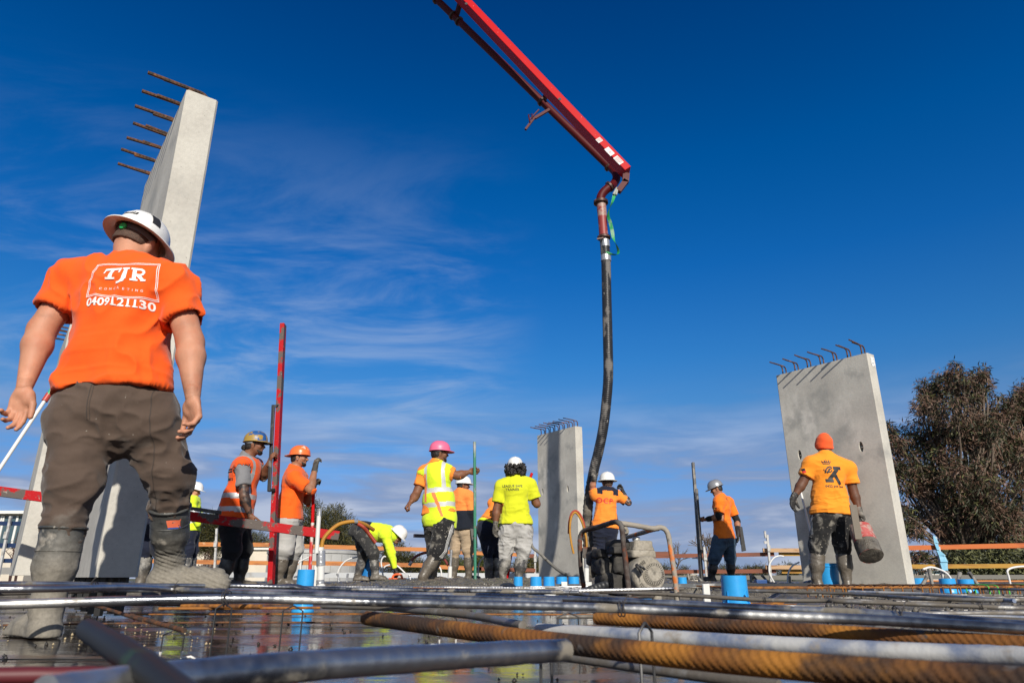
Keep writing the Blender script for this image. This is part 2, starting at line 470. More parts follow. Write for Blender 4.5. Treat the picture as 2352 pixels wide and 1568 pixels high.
def boot_mat(name, base, z0, z1, wet=False, dry=True):
    ly = [((.085, .085, .085), 7, .45, .7, 6)]
    if dry: ly += [(MUDDRY, 9, .56, .66, 9), (MUDDRY, 45, .66, .72, 4)]
    return mat(name, base, .42, layers=tuple(ly), bump=(60, .0022, 6), zl=(MUD, z0, z1, 7, .22, .35 if wet else .85), fine=(80, .18))

def basis(up, side):
    up = V(up).normalized(); side = (V(side) - up * V(side).dot(up)).normalized(); return side, up.cross(side), up
def lerp(a, b, t): return a + (b - a) * t
def torso(J, g, inf, k=.05, belly=1.0):
    s, f, u = J['axes']; nk, pl = J['nk'], J['pl']; L = (nk - pl).length
    sw = (J['sb'] - J['sa']).length / 2; ax = (s, f, u); mid = (J['sa'] + J['sb']) / 2
    P = [P_ell(lerp(mid, lerp(nk, pl, .32), .75), ((sw * .86) + inf, .118 * g + inf, .20 + inf), ax, k),
         P_ell(lerp(nk, pl, .66) + f * J.get('bf', 0), (.148 * g * belly + inf, .118 * g * belly + inf, .20 + inf), ax, k),
         P_ell(pl, (.158 * g + inf, .12 * g + inf, .15 + inf), ax, k),
         P_cone(J['sa'], J['sb'], .058 * g + inf, .058 * g + inf, k)]
    for q in ('sa', 'sb'): P.append(P_cone(lerp(nk, mid, .2), lerp(nk, J[q], .80), .052 + inf, .060 * g + inf, k + .02))
    return P
def arm(J, q, g, inf, r=(.054, .046, .047, .031), k=.02, t1=1.0):
    a, e, wv = J['s' + q], J['e' + q], J['w' + q]
    P = [P_ell(a, [(.062 * g + inf)] * 3, None, .03), P_cone(a, e, r[0] * g + inf, r[1] * g + inf, k)]
    m = lerp(e, wv, .28)
    P += [P_cone(e, m, r[1] * g * .95 + inf, r[2] * g + inf, k), P_cone(m, wv, r[2] * g + inf, .0275 + inf, k)]
    return P
def leg(J, q, g, inf, k=.025, bag=0.0):
    h, kn, an = J['h' + q], J['k' + q], J['n' + q]
    P = [P_cone(h, kn, .088 * g + inf + bag * .5, .060 * g + inf + bag, k)]
    m = lerp(kn, an, .3)
    P += [P_cone(kn, m, .056 * g + inf + bag * .8, .050 * g + .005 + bag * .15, k), P_cone(m, an, .050 * g + .004 + bag * .1, .034 * g, k)]
    return P
def hand(w_, D, N, S, curl=(.3, .35, .3), r=0.0, thumb=(.62, .75, .25), spread=0.0, sc=1.0, tcurl=.35):
    D = V(D).normalized(); S = (V(S) - D * V(S).dot(D)).normalized(); N = (V(N) - D * V(N).dot(D) - S * V(N).dot(S)).normalized()
    w_ = V(w_); P = []; off = (.030, .010, -.010, -.028); kl = (.090, .094, .089, .080); fl = (.93, 1, .94, .76)
    P.append(P_ell(w_ + D * .05 * sc, ((.040 + r) * sc, (.052 + r) * sc, (.017 + r) * sc), (S, D, N), .012))
    P.append(P_ell(w_ + D * .038 * sc + S * .026 * sc + N * .010, ((.019 + r) * sc, (.032 + r) * sc, (.018 + r) * sc), (S, D, N), .012))
    P.append(P_cone(w_ - D * .03, w_ + D * .02 * sc, .0255 + r, .026 + r, .015))
    for i in range(4):
        c3 = curl[i] if isinstance(curl[0], (tuple, list)) else curl
        kn = w_ + (D * kl[i] + S * off[i] * .95) * sc
        P.append(P_cone(w_ + D * .03 * sc + S * off[i] * .6 * sc, kn, (.0125 + r) * sc, (.0115 + r) * sc, .008))
        d = (D + S * off[i] * spread).normalized(); a = 0; p = kn
        for j, l in enumerate((.044, .027, .021)):
            a += c3[j]; dd = d * math.cos(a) + N * math.sin(a); q2 = p + dd * l * fl[i] * sc
            P.append(P_cone(p, q2, (.0098 - .0009 * j + r) * sc, (.0090 - .0009 * j + r) * sc, .003 if j else .006)); p = q2
    b0 = w_ + (D * .028 + S * .030 + N * .006) * sc
    d1 = (S * thumb[0] + D * thumb[1] + N * thumb[2]).normalized()
    b1 = b0 + d1 * .040 * sc; d2 = (d1 + N * tcurl + D * .35 - S * .25).normalized(); b2 = b1 + d2 * .030 * sc
    b3 = b2 + (d2 + N * tcurl * .7).normalized() * .020 * sc
    P += [P_cone(b0, b1, (.0145 + r) * sc, (.0115 + r) * sc, .01), P_cone(b1, b2, (.0115 + r) * sc, (.0105 + r) * sc, .003), P_cone(b2, b3, (.0105 + r) * sc, (.009 + r) * sc, .002)]
    return P
def head(J, s=1.0):
    hs_, hf, hu = J['hax']; c = J['hd']; ax = (hs_, hf, hu)
    o = lambda x, y, z: c + (hs_ * x + hf * y + hu * z) * s
    P = [P_ell(o(0, -.008, .022), (.075 * s, .093 * s, .092 * s), ax, .02), P_ell(o(0, .022, -.03), (.062 * s, .066 * s, .082 * s), ax, .03),
         P_ell(o(0, .070, -.088), (.024 * s, .020 * s, .018 * s), ax, .03),                  # chin
         P_cone(o(-.052, -.01, -.045), o(-.024, .062, -.088), .018, .014, .03), P_cone(o(.052, -.01, -.045), o(.024, .062, -.088), .018, .014, .03),
         P_cone(o(0, .086, .005), o(0, .108, -.028), .009, .013, .012), P_ell(o(0, .098, -.034), (.018, .012, .010), ax, .008),      # nose
         P_cone(o(-.035, .080, .018), o(.035, .080, .018), .011, .011, .014),                # brow
         P_ell(o(0, .086, -.056), (.022, .011, .006), ax, .006), P_ell(o(0, .084, -.066), (.020, .011, .006), ax, .006)]
    for q in (-1, 1):
        P += [P_ell(o(q * .078, -.006, -.018), (.010, .020, .033), ax, .006), P_ell(o(q * .087, -.012, -.006), (.006, .016, .018), ax, .004), P_ell(o(q * .045, .062, -.03), (.022, .022, .024), ax, .02)]
    P.append(P_cone(J['nk'] - hu * .03, o(0, -.022, -.05), .062 * J['ng'], .054 * J['ng'], .03))
    return P
def folds(amp, fr=(9, 9, 14), seed=1, fine=0.25):
    fr = np.array(fr, float)
    def f(v):
        w_ = fbm(v * 3.1 + seed, seed, 2) * 2.2
        n = vnoise(v * fr + w_[:, None], seed + 3); n2 = vnoise(v * fr * 2.1 + 5 + w_[:, None] * 1.5, seed + 5)
        rd = (1 - np.abs(2 * n - 1)) ** 2; rd2 = (1 - np.abs(2 * n2 - 1)) ** 2
        return amp * (rd - .33 + fine * 1.6 * (rd2 - .33))
    return f
def arm_cut(a, b, t, rad):
    "removes what lies past fraction t along a->b within rad of that line"
    a = np.array(a); b = np.array(b); ab = b - a; L = np.linalg.norm(ab); u = ab / L
    def f(G):
        q = G - a; al = q @ u; rr = np.sqrt(np.maximum((q * q).sum(-1) - al * al, 0)); return np.minimum(np.minimum(al - t * L, rad - rr), L * 1.12 + .02 - al)
    return f
def plane_cut(p, n):
    p = np.array(p); n = np.array(V(n).normalized()); return lambda G: (G - p) @ n
def region_cut(p, n, c, rad):
    "plane cut that only acts within rad of c"
    p = np.array(p); n = np.array(V(n).normalized()); c = np.array(c)
    return lambda G: np.minimum((G - p) @ n, rad - np.sqrt(((G - c) ** 2).sum(-1)))
def torso_t(J):
    nk, pl = np.array(J['nk']), np.array(J['pl']); d = pl - nk; L2 = d @ d
    s, f, u = (np.array(x) for x in J['axes'])
    return lambda c: ((c - nk) @ d / L2, (c - nk) @ s, (c - nk) @ f)

def hardhat(parent, J, m, kind='peak', sc=1.0, lift=.055, tilt=0.0, band=None, ridge=True, extra_c=None):
    hs_, hf, hu = J['hax']; c = J['hd'] + hu * lift
    if tilt: 
        q = Matrix.Rotation(tilt, 3, hs_); hf = q @ hf; hu = q @ hu
    n = 40; prof = [(math.cos(a), math.sin(a)) for a in [math.pi / 2 * k / 9 for k in range(10)]]
    rx, ry, rz = .118 * sc, .138 * sc, .118 * sc
    rows = []
    for ci, si in prof[::-1]:
        row = []
        for k in range(n):
            a = 2 * math.pi * k / n; e = ci ** .86 if ci > 0 else 0
            rr = 1.0
            if ridge and .15 < ci < .93:
                xs = abs(math.sin(a) * e); rr += .045 * max(0, 1 - (xs / .13) ** 2) * (1 if abs(math.cos(a)) > .3 else .6)
            row.append(c + (hs_ * (rx * e * math.sin(a)) + hf * (ry * e * math.cos(a))) + hu * (rz * (si ** .95) * rr))
        rows.append(row)
    def bw(a):
        if kind == 'full': return .036 + .010 * max(0, math.cos(a)) + .006 * max(0, -math.cos(a))
        return .007 + .052 * max(0, math.cos(a)) ** 1.6
    for (dr, dz) in ((.0, -.008), (1.0, -.014), (1.0, -.019), (.0, -.017), (-.2, -.010)):
        row = []
        for k in range(n):
            a = 2 * math.pi * k / n; wd = bw(a) * dr if dr >= 0 else -.006
            drop = -(.010 if kind == 'full' else .012 * max(0, math.cos(a))) * (1 if dr == 1 else 0)
            row.append(c + hs_ * ((rx + wd) * math.sin(a)) + hf * ((ry + wd) * math.cos(a)) + hu * (dz + drop))
        rows.append(row)
    for ci, si in prof[:6]:                          # inside of the shell
        rows.append([c + hs_ * ((rx - .006) * ci * math.sin(2 * math.pi * k / n)) + hf * ((ry - .006) * ci * math.cos(2 * math.pi * k / n)) + hu * ((rz - .006) * si - .008) for k in range(n)])
    mb = MB(); vs = [p for r_ in rows for p in r_]; fs = []
    for i in range(len(rows) - 1):
        for k in range(n):
            k2 = (k + 1) % n; fs.append((i * n + k, (i + 1) * n + k, (i + 1) * n + k2, i * n + k2))
    mb.add(vs, fs)
    o = mb.build('hard_hat', m, parent, auto=50)
    if band:
        b = MB(); seg = 26; rws = []
        for k in range(seg + 1):
            a = R(95) + R(170) * k / seg; cen = c + hs_ * (.096 * sc * math.sin(a)) + hf * (.112 * sc * math.cos(a)) - hu * (.034 - .010 * abs(math.cos(a)))
            outv = (hs_ * math.sin(a) + hf * math.cos(a)).normalized()
            for dx, dz in ((0, -.011), (.005, -.011), (.005, .011), (0, .011)): rws.append(cen + outv * dx + hu * dz)
        b.add(rws, [(4 * i + j, 4 * i + (j + 1) % 4, 4 * i + 4 + (j + 1) % 4, 4 * i + 4 + j) for i in range(seg) for j in range(4)])
        b.build('headband', band, o)
    return o, (c, hs_, hf, hu, rx, ry, rz)

def person(label, Y, Jd, face=(0, 1), hface=None, g=1.0, h=.0105, ng=1.0, gz=.1, hup=None, belly=1.0):
    "joints as (u, v, dy): picture position and distance offset; returns the thing and its joints in the world"
    J = {k: pt(q[0], q[1], Y + (q[2] if len(q) > 2 else 0)) for k, q in Jd.items()}
    up = (J['nk'] - J['pl']).normalized(); side = J['sb'] - J['sa']
    J['axes'] = basis(up, side); J['face'] = V((face[0], face[1], 0)).normalized()
    if 'ha' not in J:
        J['ha'] = J['pl'] - J['axes'][0] * .085 * g - J['axes'][2] * .05; J['hb'] = J['pl'] + J['axes'][0] * .085 * g - J['axes'][2] * .05
    hf = V((*(hface or face), 0)) if len(hface or face) == 2 else V(hface)
    hf.normalize(); hu = V(hup) if hup else V((0, 0, 1)); hu = (hu - hf * hu.dot(hf)).normalized() if abs(hf.z) < .2 or hup else (V((0, 0, 1)) - hf * hf.z).normalized()
    J['hax'] = (hf.cross(hu).normalized(), hf, hu); J['ng'] = ng; J['g'] = g; J['h'] = h; J['belly'] = belly
    ft = (J['na'] + J['nb']) / 2
    o = thing('person', label, 'person', (ft.x, ft.y, gz), 'construction workers on the deck')
    return o, J
def body(o, J, mt, hands=(), long=None, extra_mats=(), matfn=None, gap=.0):
    g, h = J['g'], J['h']
    P = head(J) + torso(J, g * .94, -.012) + leg(J, 'a', g * .92, -.012) + leg(J, 'b', g * .92, -.012) + arm(J, 'a', g, 0) + arm(J, 'b', g, 0)
    for q in 'ab':
        P += [P_cone(J['n' + q], J['n' + q] - V((0, 0, .05)), .035, .035, .02)]
    c, (hs_, hf, hu) = J['hd'], J['hax']
    def mf(p):
        m = np.zeros(len(p))
        for q in (-1, 1):
            e = np.array(c + hs_ * q * .031 + hf * .083 + hu * .0); m[((p - e) ** 2).sum(1) < .0085 ** 2] = 1
        l = np.array(c + hf * .094 - hu * .061); d = p - l; m[(np.abs(d @ np.array(hs_)) < .02) & (np.abs(d @ np.array(hu)) < .007) & (d @ np.array(hf) > -.012)] = 2
        if matfn is not None: m = matfn(p, m)
        return m
    ex = [(hp, .0042 if h > .008 else .0032, ()) for hp in hands]
    hp_, hh_ = head(J), min(h, .0058)
    ex.append((hp_, hh_, (plane_cut(J['nk'], -(J['hd'] - J['nk'])),)))
    return field_obj('body', P, h, [mt, M_eye, M_lip] + list(extra_mats), o, extra=ex, matfn=mf)
def hair(o, J, m=M_hair, low=-.05, thick=.010, fr=.02, curly=0.0, name='hair', prims=None, h=None):
    c, (hs_, hf, hu) = J['hd'], J['hax']; ax = (hs_, hf, hu)
    P = prims or [P_ell(c - hf * .010 + hu * .020, (.077 + thick, .094 + thick, .094 + thick), ax, .01), P_ell(c - hf * .045 - hu * .03, (.066 + thick, .052 + thick, .06), ax, .02)]
    cn, hfn, hun = np.array(c), np.array(hf), np.array(hu)
    def cut(G):
        q = G - cn; y = q @ hfn; z = q @ hun
        return np.maximum(np.minimum(y - fr, .065 - z), low - z - .0 * y)
    dp = (lambda v: curly * (vnoise(v * 75, 3) - .45) + curly * .7 * (vnoise(v * 32, 4) - .5)) if curly else (lambda v: .004 * (vnoise(v * 90, 3) - .5))
    return field_obj(name, P, h or min(J['h'], .006), m, o, cuts=(cut,) if not prims else (), disp=dp)
def beard(o, J, m=M_hair, h=.005):
    c, (hs_, hf, hu) = J['hd'], J['hax']; ax = (hs_, hf, hu); O = lambda x, y, z: c + hs_ * x + hf * y + hu * z
    P = [P_ell(O(0, .066, -.095), (.034, .030, .030), ax, .02), P_cone(O(-.066, .0, -.03), O(-.03, .066, -.088), .012, .018, .015), P_cone(O(.066, .0, -.03), O(.03, .066, -.088), .012, .018, .015),
         P_cone(O(-.018, .096, -.046), O(.018, .096, -.046), .006, .006, .004)]
    return field_obj('beard', P, h, m, o, disp=lambda v: .004 * (vnoise(v * 110, 8) - .5))
def shirt(o, J, mats, name='shirt', sleeve=.62, inf=.014, hem=1.10, h=None, disp=None, matfn=None, collar=True, vneck=0, sl_r=(.066, .074), long=False, skirt=.036, armhole=None, subs=True, tail=None, k=.05):
    g = J['g']; h = h or J['h']; s, f, u = J['axes']
    P = torso(J, g, inf, k, J['belly'])
    pe = lerp(J['nk'], J['pl'], hem + .15)
    P.append(P_cone(lerp(J['nk'], J['pl'], .8) - s * .06 * g, pe - s * .07 * g, .10 * g + inf, .105 * g + inf + skirt, .05)); P.append(P_cone(lerp(J['nk'], J['pl'], .8) + s * .06 * g, pe + s * .07 * g, .10 * g + inf, .105 * g + inf + skirt, .05))
    pc = lerp(J['nk'], J['pl'], hem); hn = (J['pl'] - J['nk']).normalized()
    if tail: hn = (hn + s * tail[0] + f * tail[1]).normalized()
    cuts = [region_cut(pc, hn, pc, .42)] if J.get('bent') else [plane_cut(pc, hn)]; sb = []
    if armhole is None:
        for q in 'ab':
            a, e, wr = J['s' + q], J['e' + q], J['w' + q]
            if long:
                P += [P_ell(a, [.070 * g + inf * .4] * 3, None, .03), P_cone(a, e, .064 * g + inf * .3, .056 * g + inf * .3, .03), P_cone(e, lerp(e, wr, .92), .058 * g + inf * .2, .043 * g, .02)]
            else:
                P += [P_ell(a, [.060 * g + inf * .4] * 3, None, .05), P_cone(a, lerp(a, e, sleeve + .15), sl_r[0] * g, sl_r[1] * g, .03)]
                cuts.append(arm_cut(a, e, sleeve, sl_r[1] * g + .022))
                if subs and h < .007: sb.append(P_cone(lerp(a, e, sleeve - .10), lerp(a, e, sleeve + .3), sl_r[1] * g - .014, sl_r[1] * g - .005))
    if collar: P.append(P_cone(J['nk'] + u * .012, lerp(J['nk'], J['hd'], .32), .068 * J['ng'] + inf * .3, .064 * J['ng'] + inf * .3, .02))
    if collar: cuts.append(region_cut(lerp(J['nk'], J['hd'], .28), (J['hd'] - J['nk']), J['hd'], .15))
    else: cuts.append(region_cut(lerp(J['nk'], J['hd'], .12), (J['hd'] - J['nk']), J['hd'], .17))
    sb.append(P_ell(pc + hn * .05, (.135 * g, .10 * g, .085), (s, f, u)))
    return field_obj(name, P, h, mats, o, cuts=cuts, subs=sb, disp=disp or folds(.010, (7, 7, 11), 2), matfn=matfn, sm=0)
def trousers(o, J, mats, inf=.012, bag=.018, h=None, disp=None, matfn=None, cutf=.62, k=.04, name='trousers', crot=.0):
    g = J['g']; s, f, u = J['axes']
    P = [P_ell(J['pl'] - u * .02, (.165 * g + inf, .128 * g + inf, .16), (s, f, u), k), P_ell(lerp(J['ha'], J['hb'], .5) - u * .06, (.10 * g, .09 * g, .10 + crot), (s, f, u), k)]
    for q in 'ab': P += leg(J, q, g, inf, .03, bag) + [P_ell(lerp(J['h' + q], J['k' + q], .12) , [.098 * g + inf] * 3, None, .05)]
    cuts = [arm_cut(J['k' + q], J['n' + q], max(cutf, .5), .14) for q in 'ab']
    return field_obj(name, P, h or J['h'], mats, o, cuts=cuts, disp=disp or folds(.013, (8, 8, 13), 4), matfn=matfn)
def boots(o, J, mt, top=.28, toes=None, g=None, h=None, sole=None, L=.17, rt=.073, name='boot', disp=None):
    g = g or (1 + (J['g'] - 1) * .5); h = h or J['h']
    for i, q in enumerate('ab'):
        kn, an = J['k' + q], J['n' + q]; td = V(toes[i]) if toes else V(J['face']); td.z = td.z * 1.0; td.normalize()
        base = an - V((0, 0, .075)); sz = (sole[i] if sole else an.z - .10)
        tp = lerp(kn, an, top); r = .062
        P = [P_cone(tp + (kn - an).normalized() * .08, lerp(tp, an, .5), (rt + .004) * g, (rt) * g, .02), P_cone(lerp(tp, an, .5), an, rt * g * .96, .050 * g, .02), P_cone(an, base - td * .02, .050, .044, .03),
             P_cone(base - td * .03 - V((0, 0, .005)), base + td * L * .6, .044, .046, .03), P_cone(base + td * L * .6, base + td * L + V((0, 0, .0)), .047, .040, .02),
             P_cone(base - td * .035 - V((0, 0, .03)), base + td * (L + .01) - V((0, 0, .025)), .047, .048, .01)]
        cuts = [arm_cut(an, kn, 1 - top, .14), lambda G, sz=sz: sz - G[..., 2]]
        sub = [P_cone(tp, tp + (kn - an).normalized() * .2, (rt - .006) * g, (rt) * g)]
        field_obj(name, P, h, mt, o, cuts=cuts, subs=sub, disp=disp or folds(.004, (10, 10, 26), 7 + i))
# printing and badges that follow the cloth
def surf(obj_):
    me = obj_.data; off = np.array(world_loc(obj_)); v = [V(np.array(x.co) + off) for x in me.vertices]
    return BVHTree.FromPolygons(v, [tuple(p.vertices) for p in me.polygons])
def hitpt(bvh, u, v):
    'where the sight line through (u, v) meets the cloth'
    x, z = ray(u, v); h = bvh.ray_cast(V((0, 0, H)), V((x, 1, z)).normalized())[0]; return h if h is not None else pt(u, v, 8)
def text_mesh(s, size, bold=0.0, spacing=1.0, sx=1.0, align='CENTER'):
    c = bpy.data.curves.new('t', 'FONT'); c.body = s; c.size = size; c.offset = bold; c.align_x = align; c.space_character = spacing; c.resolution_u = 4
    ob = bpy.data.objects.new('t', c); scene.collection.objects.link(ob); dg = bpy.context.evaluated_depsgraph_get(); dg.update()
    me = bpy.data.meshes.new_from_object(ob.evaluated_get(dg)); vs = [(v.co.x * sx, v.co.y) for v in me.vertices]; fs = [tuple(p.vertices) for p in me.polygons]
    bpy.data.objects.remove(ob); bpy.data.curves.remove(c); bpy.data.meshes.remove(me)
    return vs, fs
def rectpoly(x0, y0, x1, y1): return [(x0, y0), (x1, y0), (x1, y1), (x0, y1)], [(0, 1, 2, 3)]
def strokepoly(pts, wd):
    vs = []; n = len(pts)
    for i, p in enumerate(pts):
        a = pts[max(i - 1, 0)]; b = pts[min(i + 1, n - 1)]; dx, dy = b[0] - a[0], b[1] - a[1]; L = math.hypot(dx, dy) or 1
        vs += [(p[0] - dy / L * wd / 2, p[1] + dx / L * wd / 2), (p[0] + dy / L * wd / 2, p[1] - dx / L * wd / 2)]
    return vs, [(2 * i, 2 * i + 1, 2 * i + 3, 2 * i + 2) for i in range(n - 1)]
def shift(sh, dx, dy, s=1.0): return [(x * s + dx, y * s + dy) for x, y in sh[0]], sh[1]
def printed(name, shapes, parent, bvh, c, ux, uy, m, off=.003, cell=.02, dirn=None):
    "lays flat shapes on the surface hit from c along the print's normal"
    ux = V(ux).normalized(); uy = V(uy); uy = (uy - ux * uy.dot(ux)).normalized(); n = dirn or -(ux.cross(uy)); bm = bmesh.new()
    for vs, fs in shapes:
        bv = [bm.verts.new((x, y, 0)) for x, y in vs]
        for f in fs:
            try: bm.faces.new([bv[i] for i in f])
            except Exception: pass
    bmesh.ops.triangulate(bm, faces=bm.faces[:])
    for _ in range(4):
        es = [e for e in bm.edges if e.calc_length() > cell]
        if not es: break
        bmesh.ops.subdivide_edges(bm, edges=es, cuts=1); bmesh.ops.triangulate(bm, faces=bm.faces[:])
    o_ = world_loc(parent); last = None
    for v in bm.verts:
        p = V(c) + ux * v.co.x + uy * v.co.y
        hit = bvh.ray_cast(p - n * .4, n, 1.2)[0] or bvh.find_nearest(p)[0]
        v.co = hit - n * off - o_
    me = bpy.data.meshes.new(name); bm.to_mesh(me); bm.free()
    return finish(name, me, m, parent, True, None, auto=False)
M_print_w = mat('print_white', (.80, .80, .78), .6); M_print_k = mat('print_black', (.02, .02, .022), .6); M_print_r = mat('print_red', (.70, .02, .04), .6)
M_hatw = mat('hat_white', (.78, .78, .76), .28, layers=(((.62, .60, .56), 12, .5, .75, 5), ((.2, .18, .15), 90, .70, .76, 3)), bump=(30, .0008))
M_tape = mat('reflective_tape', (.42, .43, .44), .35, metal=.25, bump=(60, .001))
# ------------------------------------------------------------------ ground, deck and poured concrete
def pd(u, v, d):
    "point seen at (u, v) at depth d along the optical axis"
    t = (CY - v) / F; return V(((u - CX) / F * d, (CP - t * SP) * d, H + (SP + t * CP) * d))
def arr_mesh(name, v, q, mats, parent=None, smooth=True, mi=None):
    v = np.asarray(v, np.float32); q = np.asarray(q, np.int32); k = q.shape[1]
    o_ = np.array(world_loc(parent)) if parent else np.zeros(3)
    me = bpy.data.meshes.new(name); me.vertices.add(len(v)); me.vertices.foreach_set('co', (v - o_).astype(np.float32).ravel())
    me.loops.add(q.size); me.loops.foreach_set('vertex_index', q.ravel()); me.polygons.add(len(q))
    me.polygons.foreach_set('loop_start', np.arange(0, q.size, k, dtype=np.int32)); me.polygons.foreach_set('loop_total', np.full(len(q), k, np.int32))
    me.update(calc_edges=True)
    return finish(name, me, mats, parent, smooth, None, mi, auto=False)
def grid(xs, ys, zf):
    Xg, Yg = np.meshgrid(xs, ys, indexing='ij'); Zg = zf(Xg, Yg); v = np.stack([Xg, Yg, Zg], -1).reshape(-1, 3)
    n, m = len(xs), len(ys); i = np.arange(n - 1)[:, None] * m + np.arange(m - 1)[None, :]; i = i.ravel()
    return v, np.stack([i, i + m, i + m + 1, i + 1], 1)
M_ground = mat('dry_grass_ground', (.09, .10, .045), .95, layers=(((.16, .13, .08), .2, .45, .65, 5),))
g_ = MB(); g_.add([(-1500, -60, -4.6), (1500, -60, -4.6), (1500, 2500, -4.6), (-1500, 2500, -4.6)], [(0, 1, 2, 3)]); tag(g_.build('ground', M_ground), kind='structure')
# formply deck, wet
M_deck = mat('wet_formply', (.050, .030, .020), .3, layers=(((.13, .075, .045), 1.6, .42, .62, 8, (1, 3, 1), .22), ((.030, .024, .020), 1.7, .43, .50, 8, (1, 1.6, 1), .025), ((.16, .14, .12), 9, .62, .72, 8, (1, 2.5, 1), .5), ((.22, .20, .17), 60, .70, .74, 4, (1, 1, 1), .7)), bump=(9, .0016, 5, (1, 2, 1)), spec=.65)
xs = np.linspace(-9, 9, 90); ys = np.linspace(-2.5, 8.2, 60)
dv, dq = grid(xs, ys, lambda x, y: 0 * x + .0012 * (fbm(np.stack([x.ravel() * 2, y.ravel() * 2, 0 * x.ravel()], 1), 3).reshape(x.shape) - .5))
deck = tag(arr_mesh('deck', dv, dq, M_deck), kind='structure')
mb = MB()
for Yj in (1.9, 3.1, 4.3, 5.5, 6.7): mb.box((0, Yj, .0030), (18, .006, .003))
tag(mb.build('deck_joint', mat('dark_joint', (.008, .007, .006), .5)), kind='structure')
# wet concrete heightfield
def conc(x, y):
    P = np.stack([x.ravel(), y.ravel(), 0 * x.ravel()], 1)
    e = (fbm(P * 1.3, 11, 3).reshape(x.shape) - .5)
    back = np.clip((y - (7.3 + 1.2 * e + .35 * np.tanh((-x - 1.4) * 2))) / .55, 0, 1)
    right = np.clip(np.minimum((x - (.30 * y + .12 + .5 * e)) / .35, (y - 1.95 - .5 * e) / .35), 0, 1) * .62
    m = np.maximum(back, right); m = m * m * (3 - 2 * m)
    lump = (fbm(P * 5, 21, 4).reshape(x.shape) - .45) * .075 + (fbm(P * 22, 31, 3).reshape(x.shape) - .5) * .045
    far = np.clip(1 - (y - 11.5) / 4, .25, 1)
    return -.02 + m * (.125 + lump * far) + .055 * np.clip((y - 7.2) / 1.6, 0, 1) * np.clip((17 - y) / 3.5, 0, 1) * np.clip((x + 2.0) * 1.4, 0, 1) * np.clip((2.6 - x) * 1.4, 0, 1)
M_conc = mat('wet_concrete', (.125, .112, .092), .55, layers=(((.17, .155, .13), 6, .45, .65, 6), ((.065, .058, .048), 20, .50, .66, 5), ((.30, .28, .25), 110, .66, .72, 3)), bump=(70, .010, 6), rvar=(9, .25, .75), fine=(120, .25))
xs = np.concatenate([np.linspace(-16, -5.6, 60), np.linspace(-5.5, 6.5, 520), np.linspace(6.6, 18, 60)]); ys = np.concatenate([np.arange(1.6, 9.9, .024), np.arange(9.9, 18.2, .08)])
cv, cq = grid(xs, ys, conc); keep = cv[cq][:, :, 2].max(1) > -.012
tag(arr_mesh('concrete_pour', cv, cq[keep], M_conc), kind='structure')
# slab below, edge of the building
M_cs = mat('old_concrete', (.30, .29, .27), .85, bump=(30, .004))
mb = MB(); mb.box((1, 8.6, -.17), (40, 19.4, .26)); tag(mb.build('slab', M_cs), kind='structure')

# aggregate and crumbs
def crumbs(name, n, fn, sz, m, label, cat):
    vs = []; fs = []; b = 0
    for _ in range(n):
        p = fn(); s = random.uniform(*sz); q = [V((random.uniform(-1, 1), random.uniform(-1, 1), random.uniform(-.7, .9))).normalized() * s * random.uniform(.7, 1.2) for _ in range(6)]
        dirs = [(1, 0, 0), (-1, 0, 0), (0, 1, 0), (0, -1, 0), (0, 0, 1), (0, 0, -1)]
        for i, d in enumerate(dirs): vs.append(p + V(d) * s * random.uniform(.6, 1.3) + q[i] * .2)
        fs += [(b + i, b + j, b + k) for i, j, k in ((0, 2, 4), (2, 1, 4), (1, 3, 4), (3, 0, 4), (2, 0, 5), (1, 2, 5), (3, 1, 5), (0, 3, 5))]; b += 6
    o = arr_mesh(name, vs, fs, m, smooth=False); return tag(o, label, cat, kind='stuff')
def zc_(x, y): return float(conc(np.array([[x]]), np.array([[y]]))[0, 0])
def f1():
    y = 7.3 + random.random() ** 1.5 * 4; x = random.uniform(-2.5, 3.5); return V((x, y, max(zc_(x, y), 0) + .004))
crumbs('loose_aggregate', 2600, f1, (.004, .014), mat('aggregate', (.15, .135, .11), .6, layers=(((.34, .32, .28), 9, .6, .7, 2),)), 'grey stones and clods lying on the wet concrete pour', 'gravel')
def f2():
    while True:
        y = random.uniform(.8, 7.4); x = random.uniform(-.9, .75) * y
        if zc_(x, y) < .01: return V((x, y, .003))
crumbs('mud_crumbs', 420, f2, (.0012, .008), mat('dark_crumb', (.03, .026, .022), .5), 'dark crumbs of mud scattered over the wet deck', 'debris')
def f3():
    y = random.uniform(2.2, 3.6); x = random.uniform(-.72, -.40) * y; return V((x, y, .004))
crumbs('foam_crumbs', 90, f3, (.002, .006), mat('pale_crumb', (.45, .36, .22), .7), 'pale crumbs floating round the left gumboot', 'debris')
def f4():
    y = random.uniform(2.3, 6.5); x = y * random.uniform(.42, .85); return V((x, y, max(zc_(x, y), 0) + .004))
crumbs('concrete_clods', 900, f4, (.005, .02), M_conc, 'clods of concrete between the bars on the right', 'gravel')

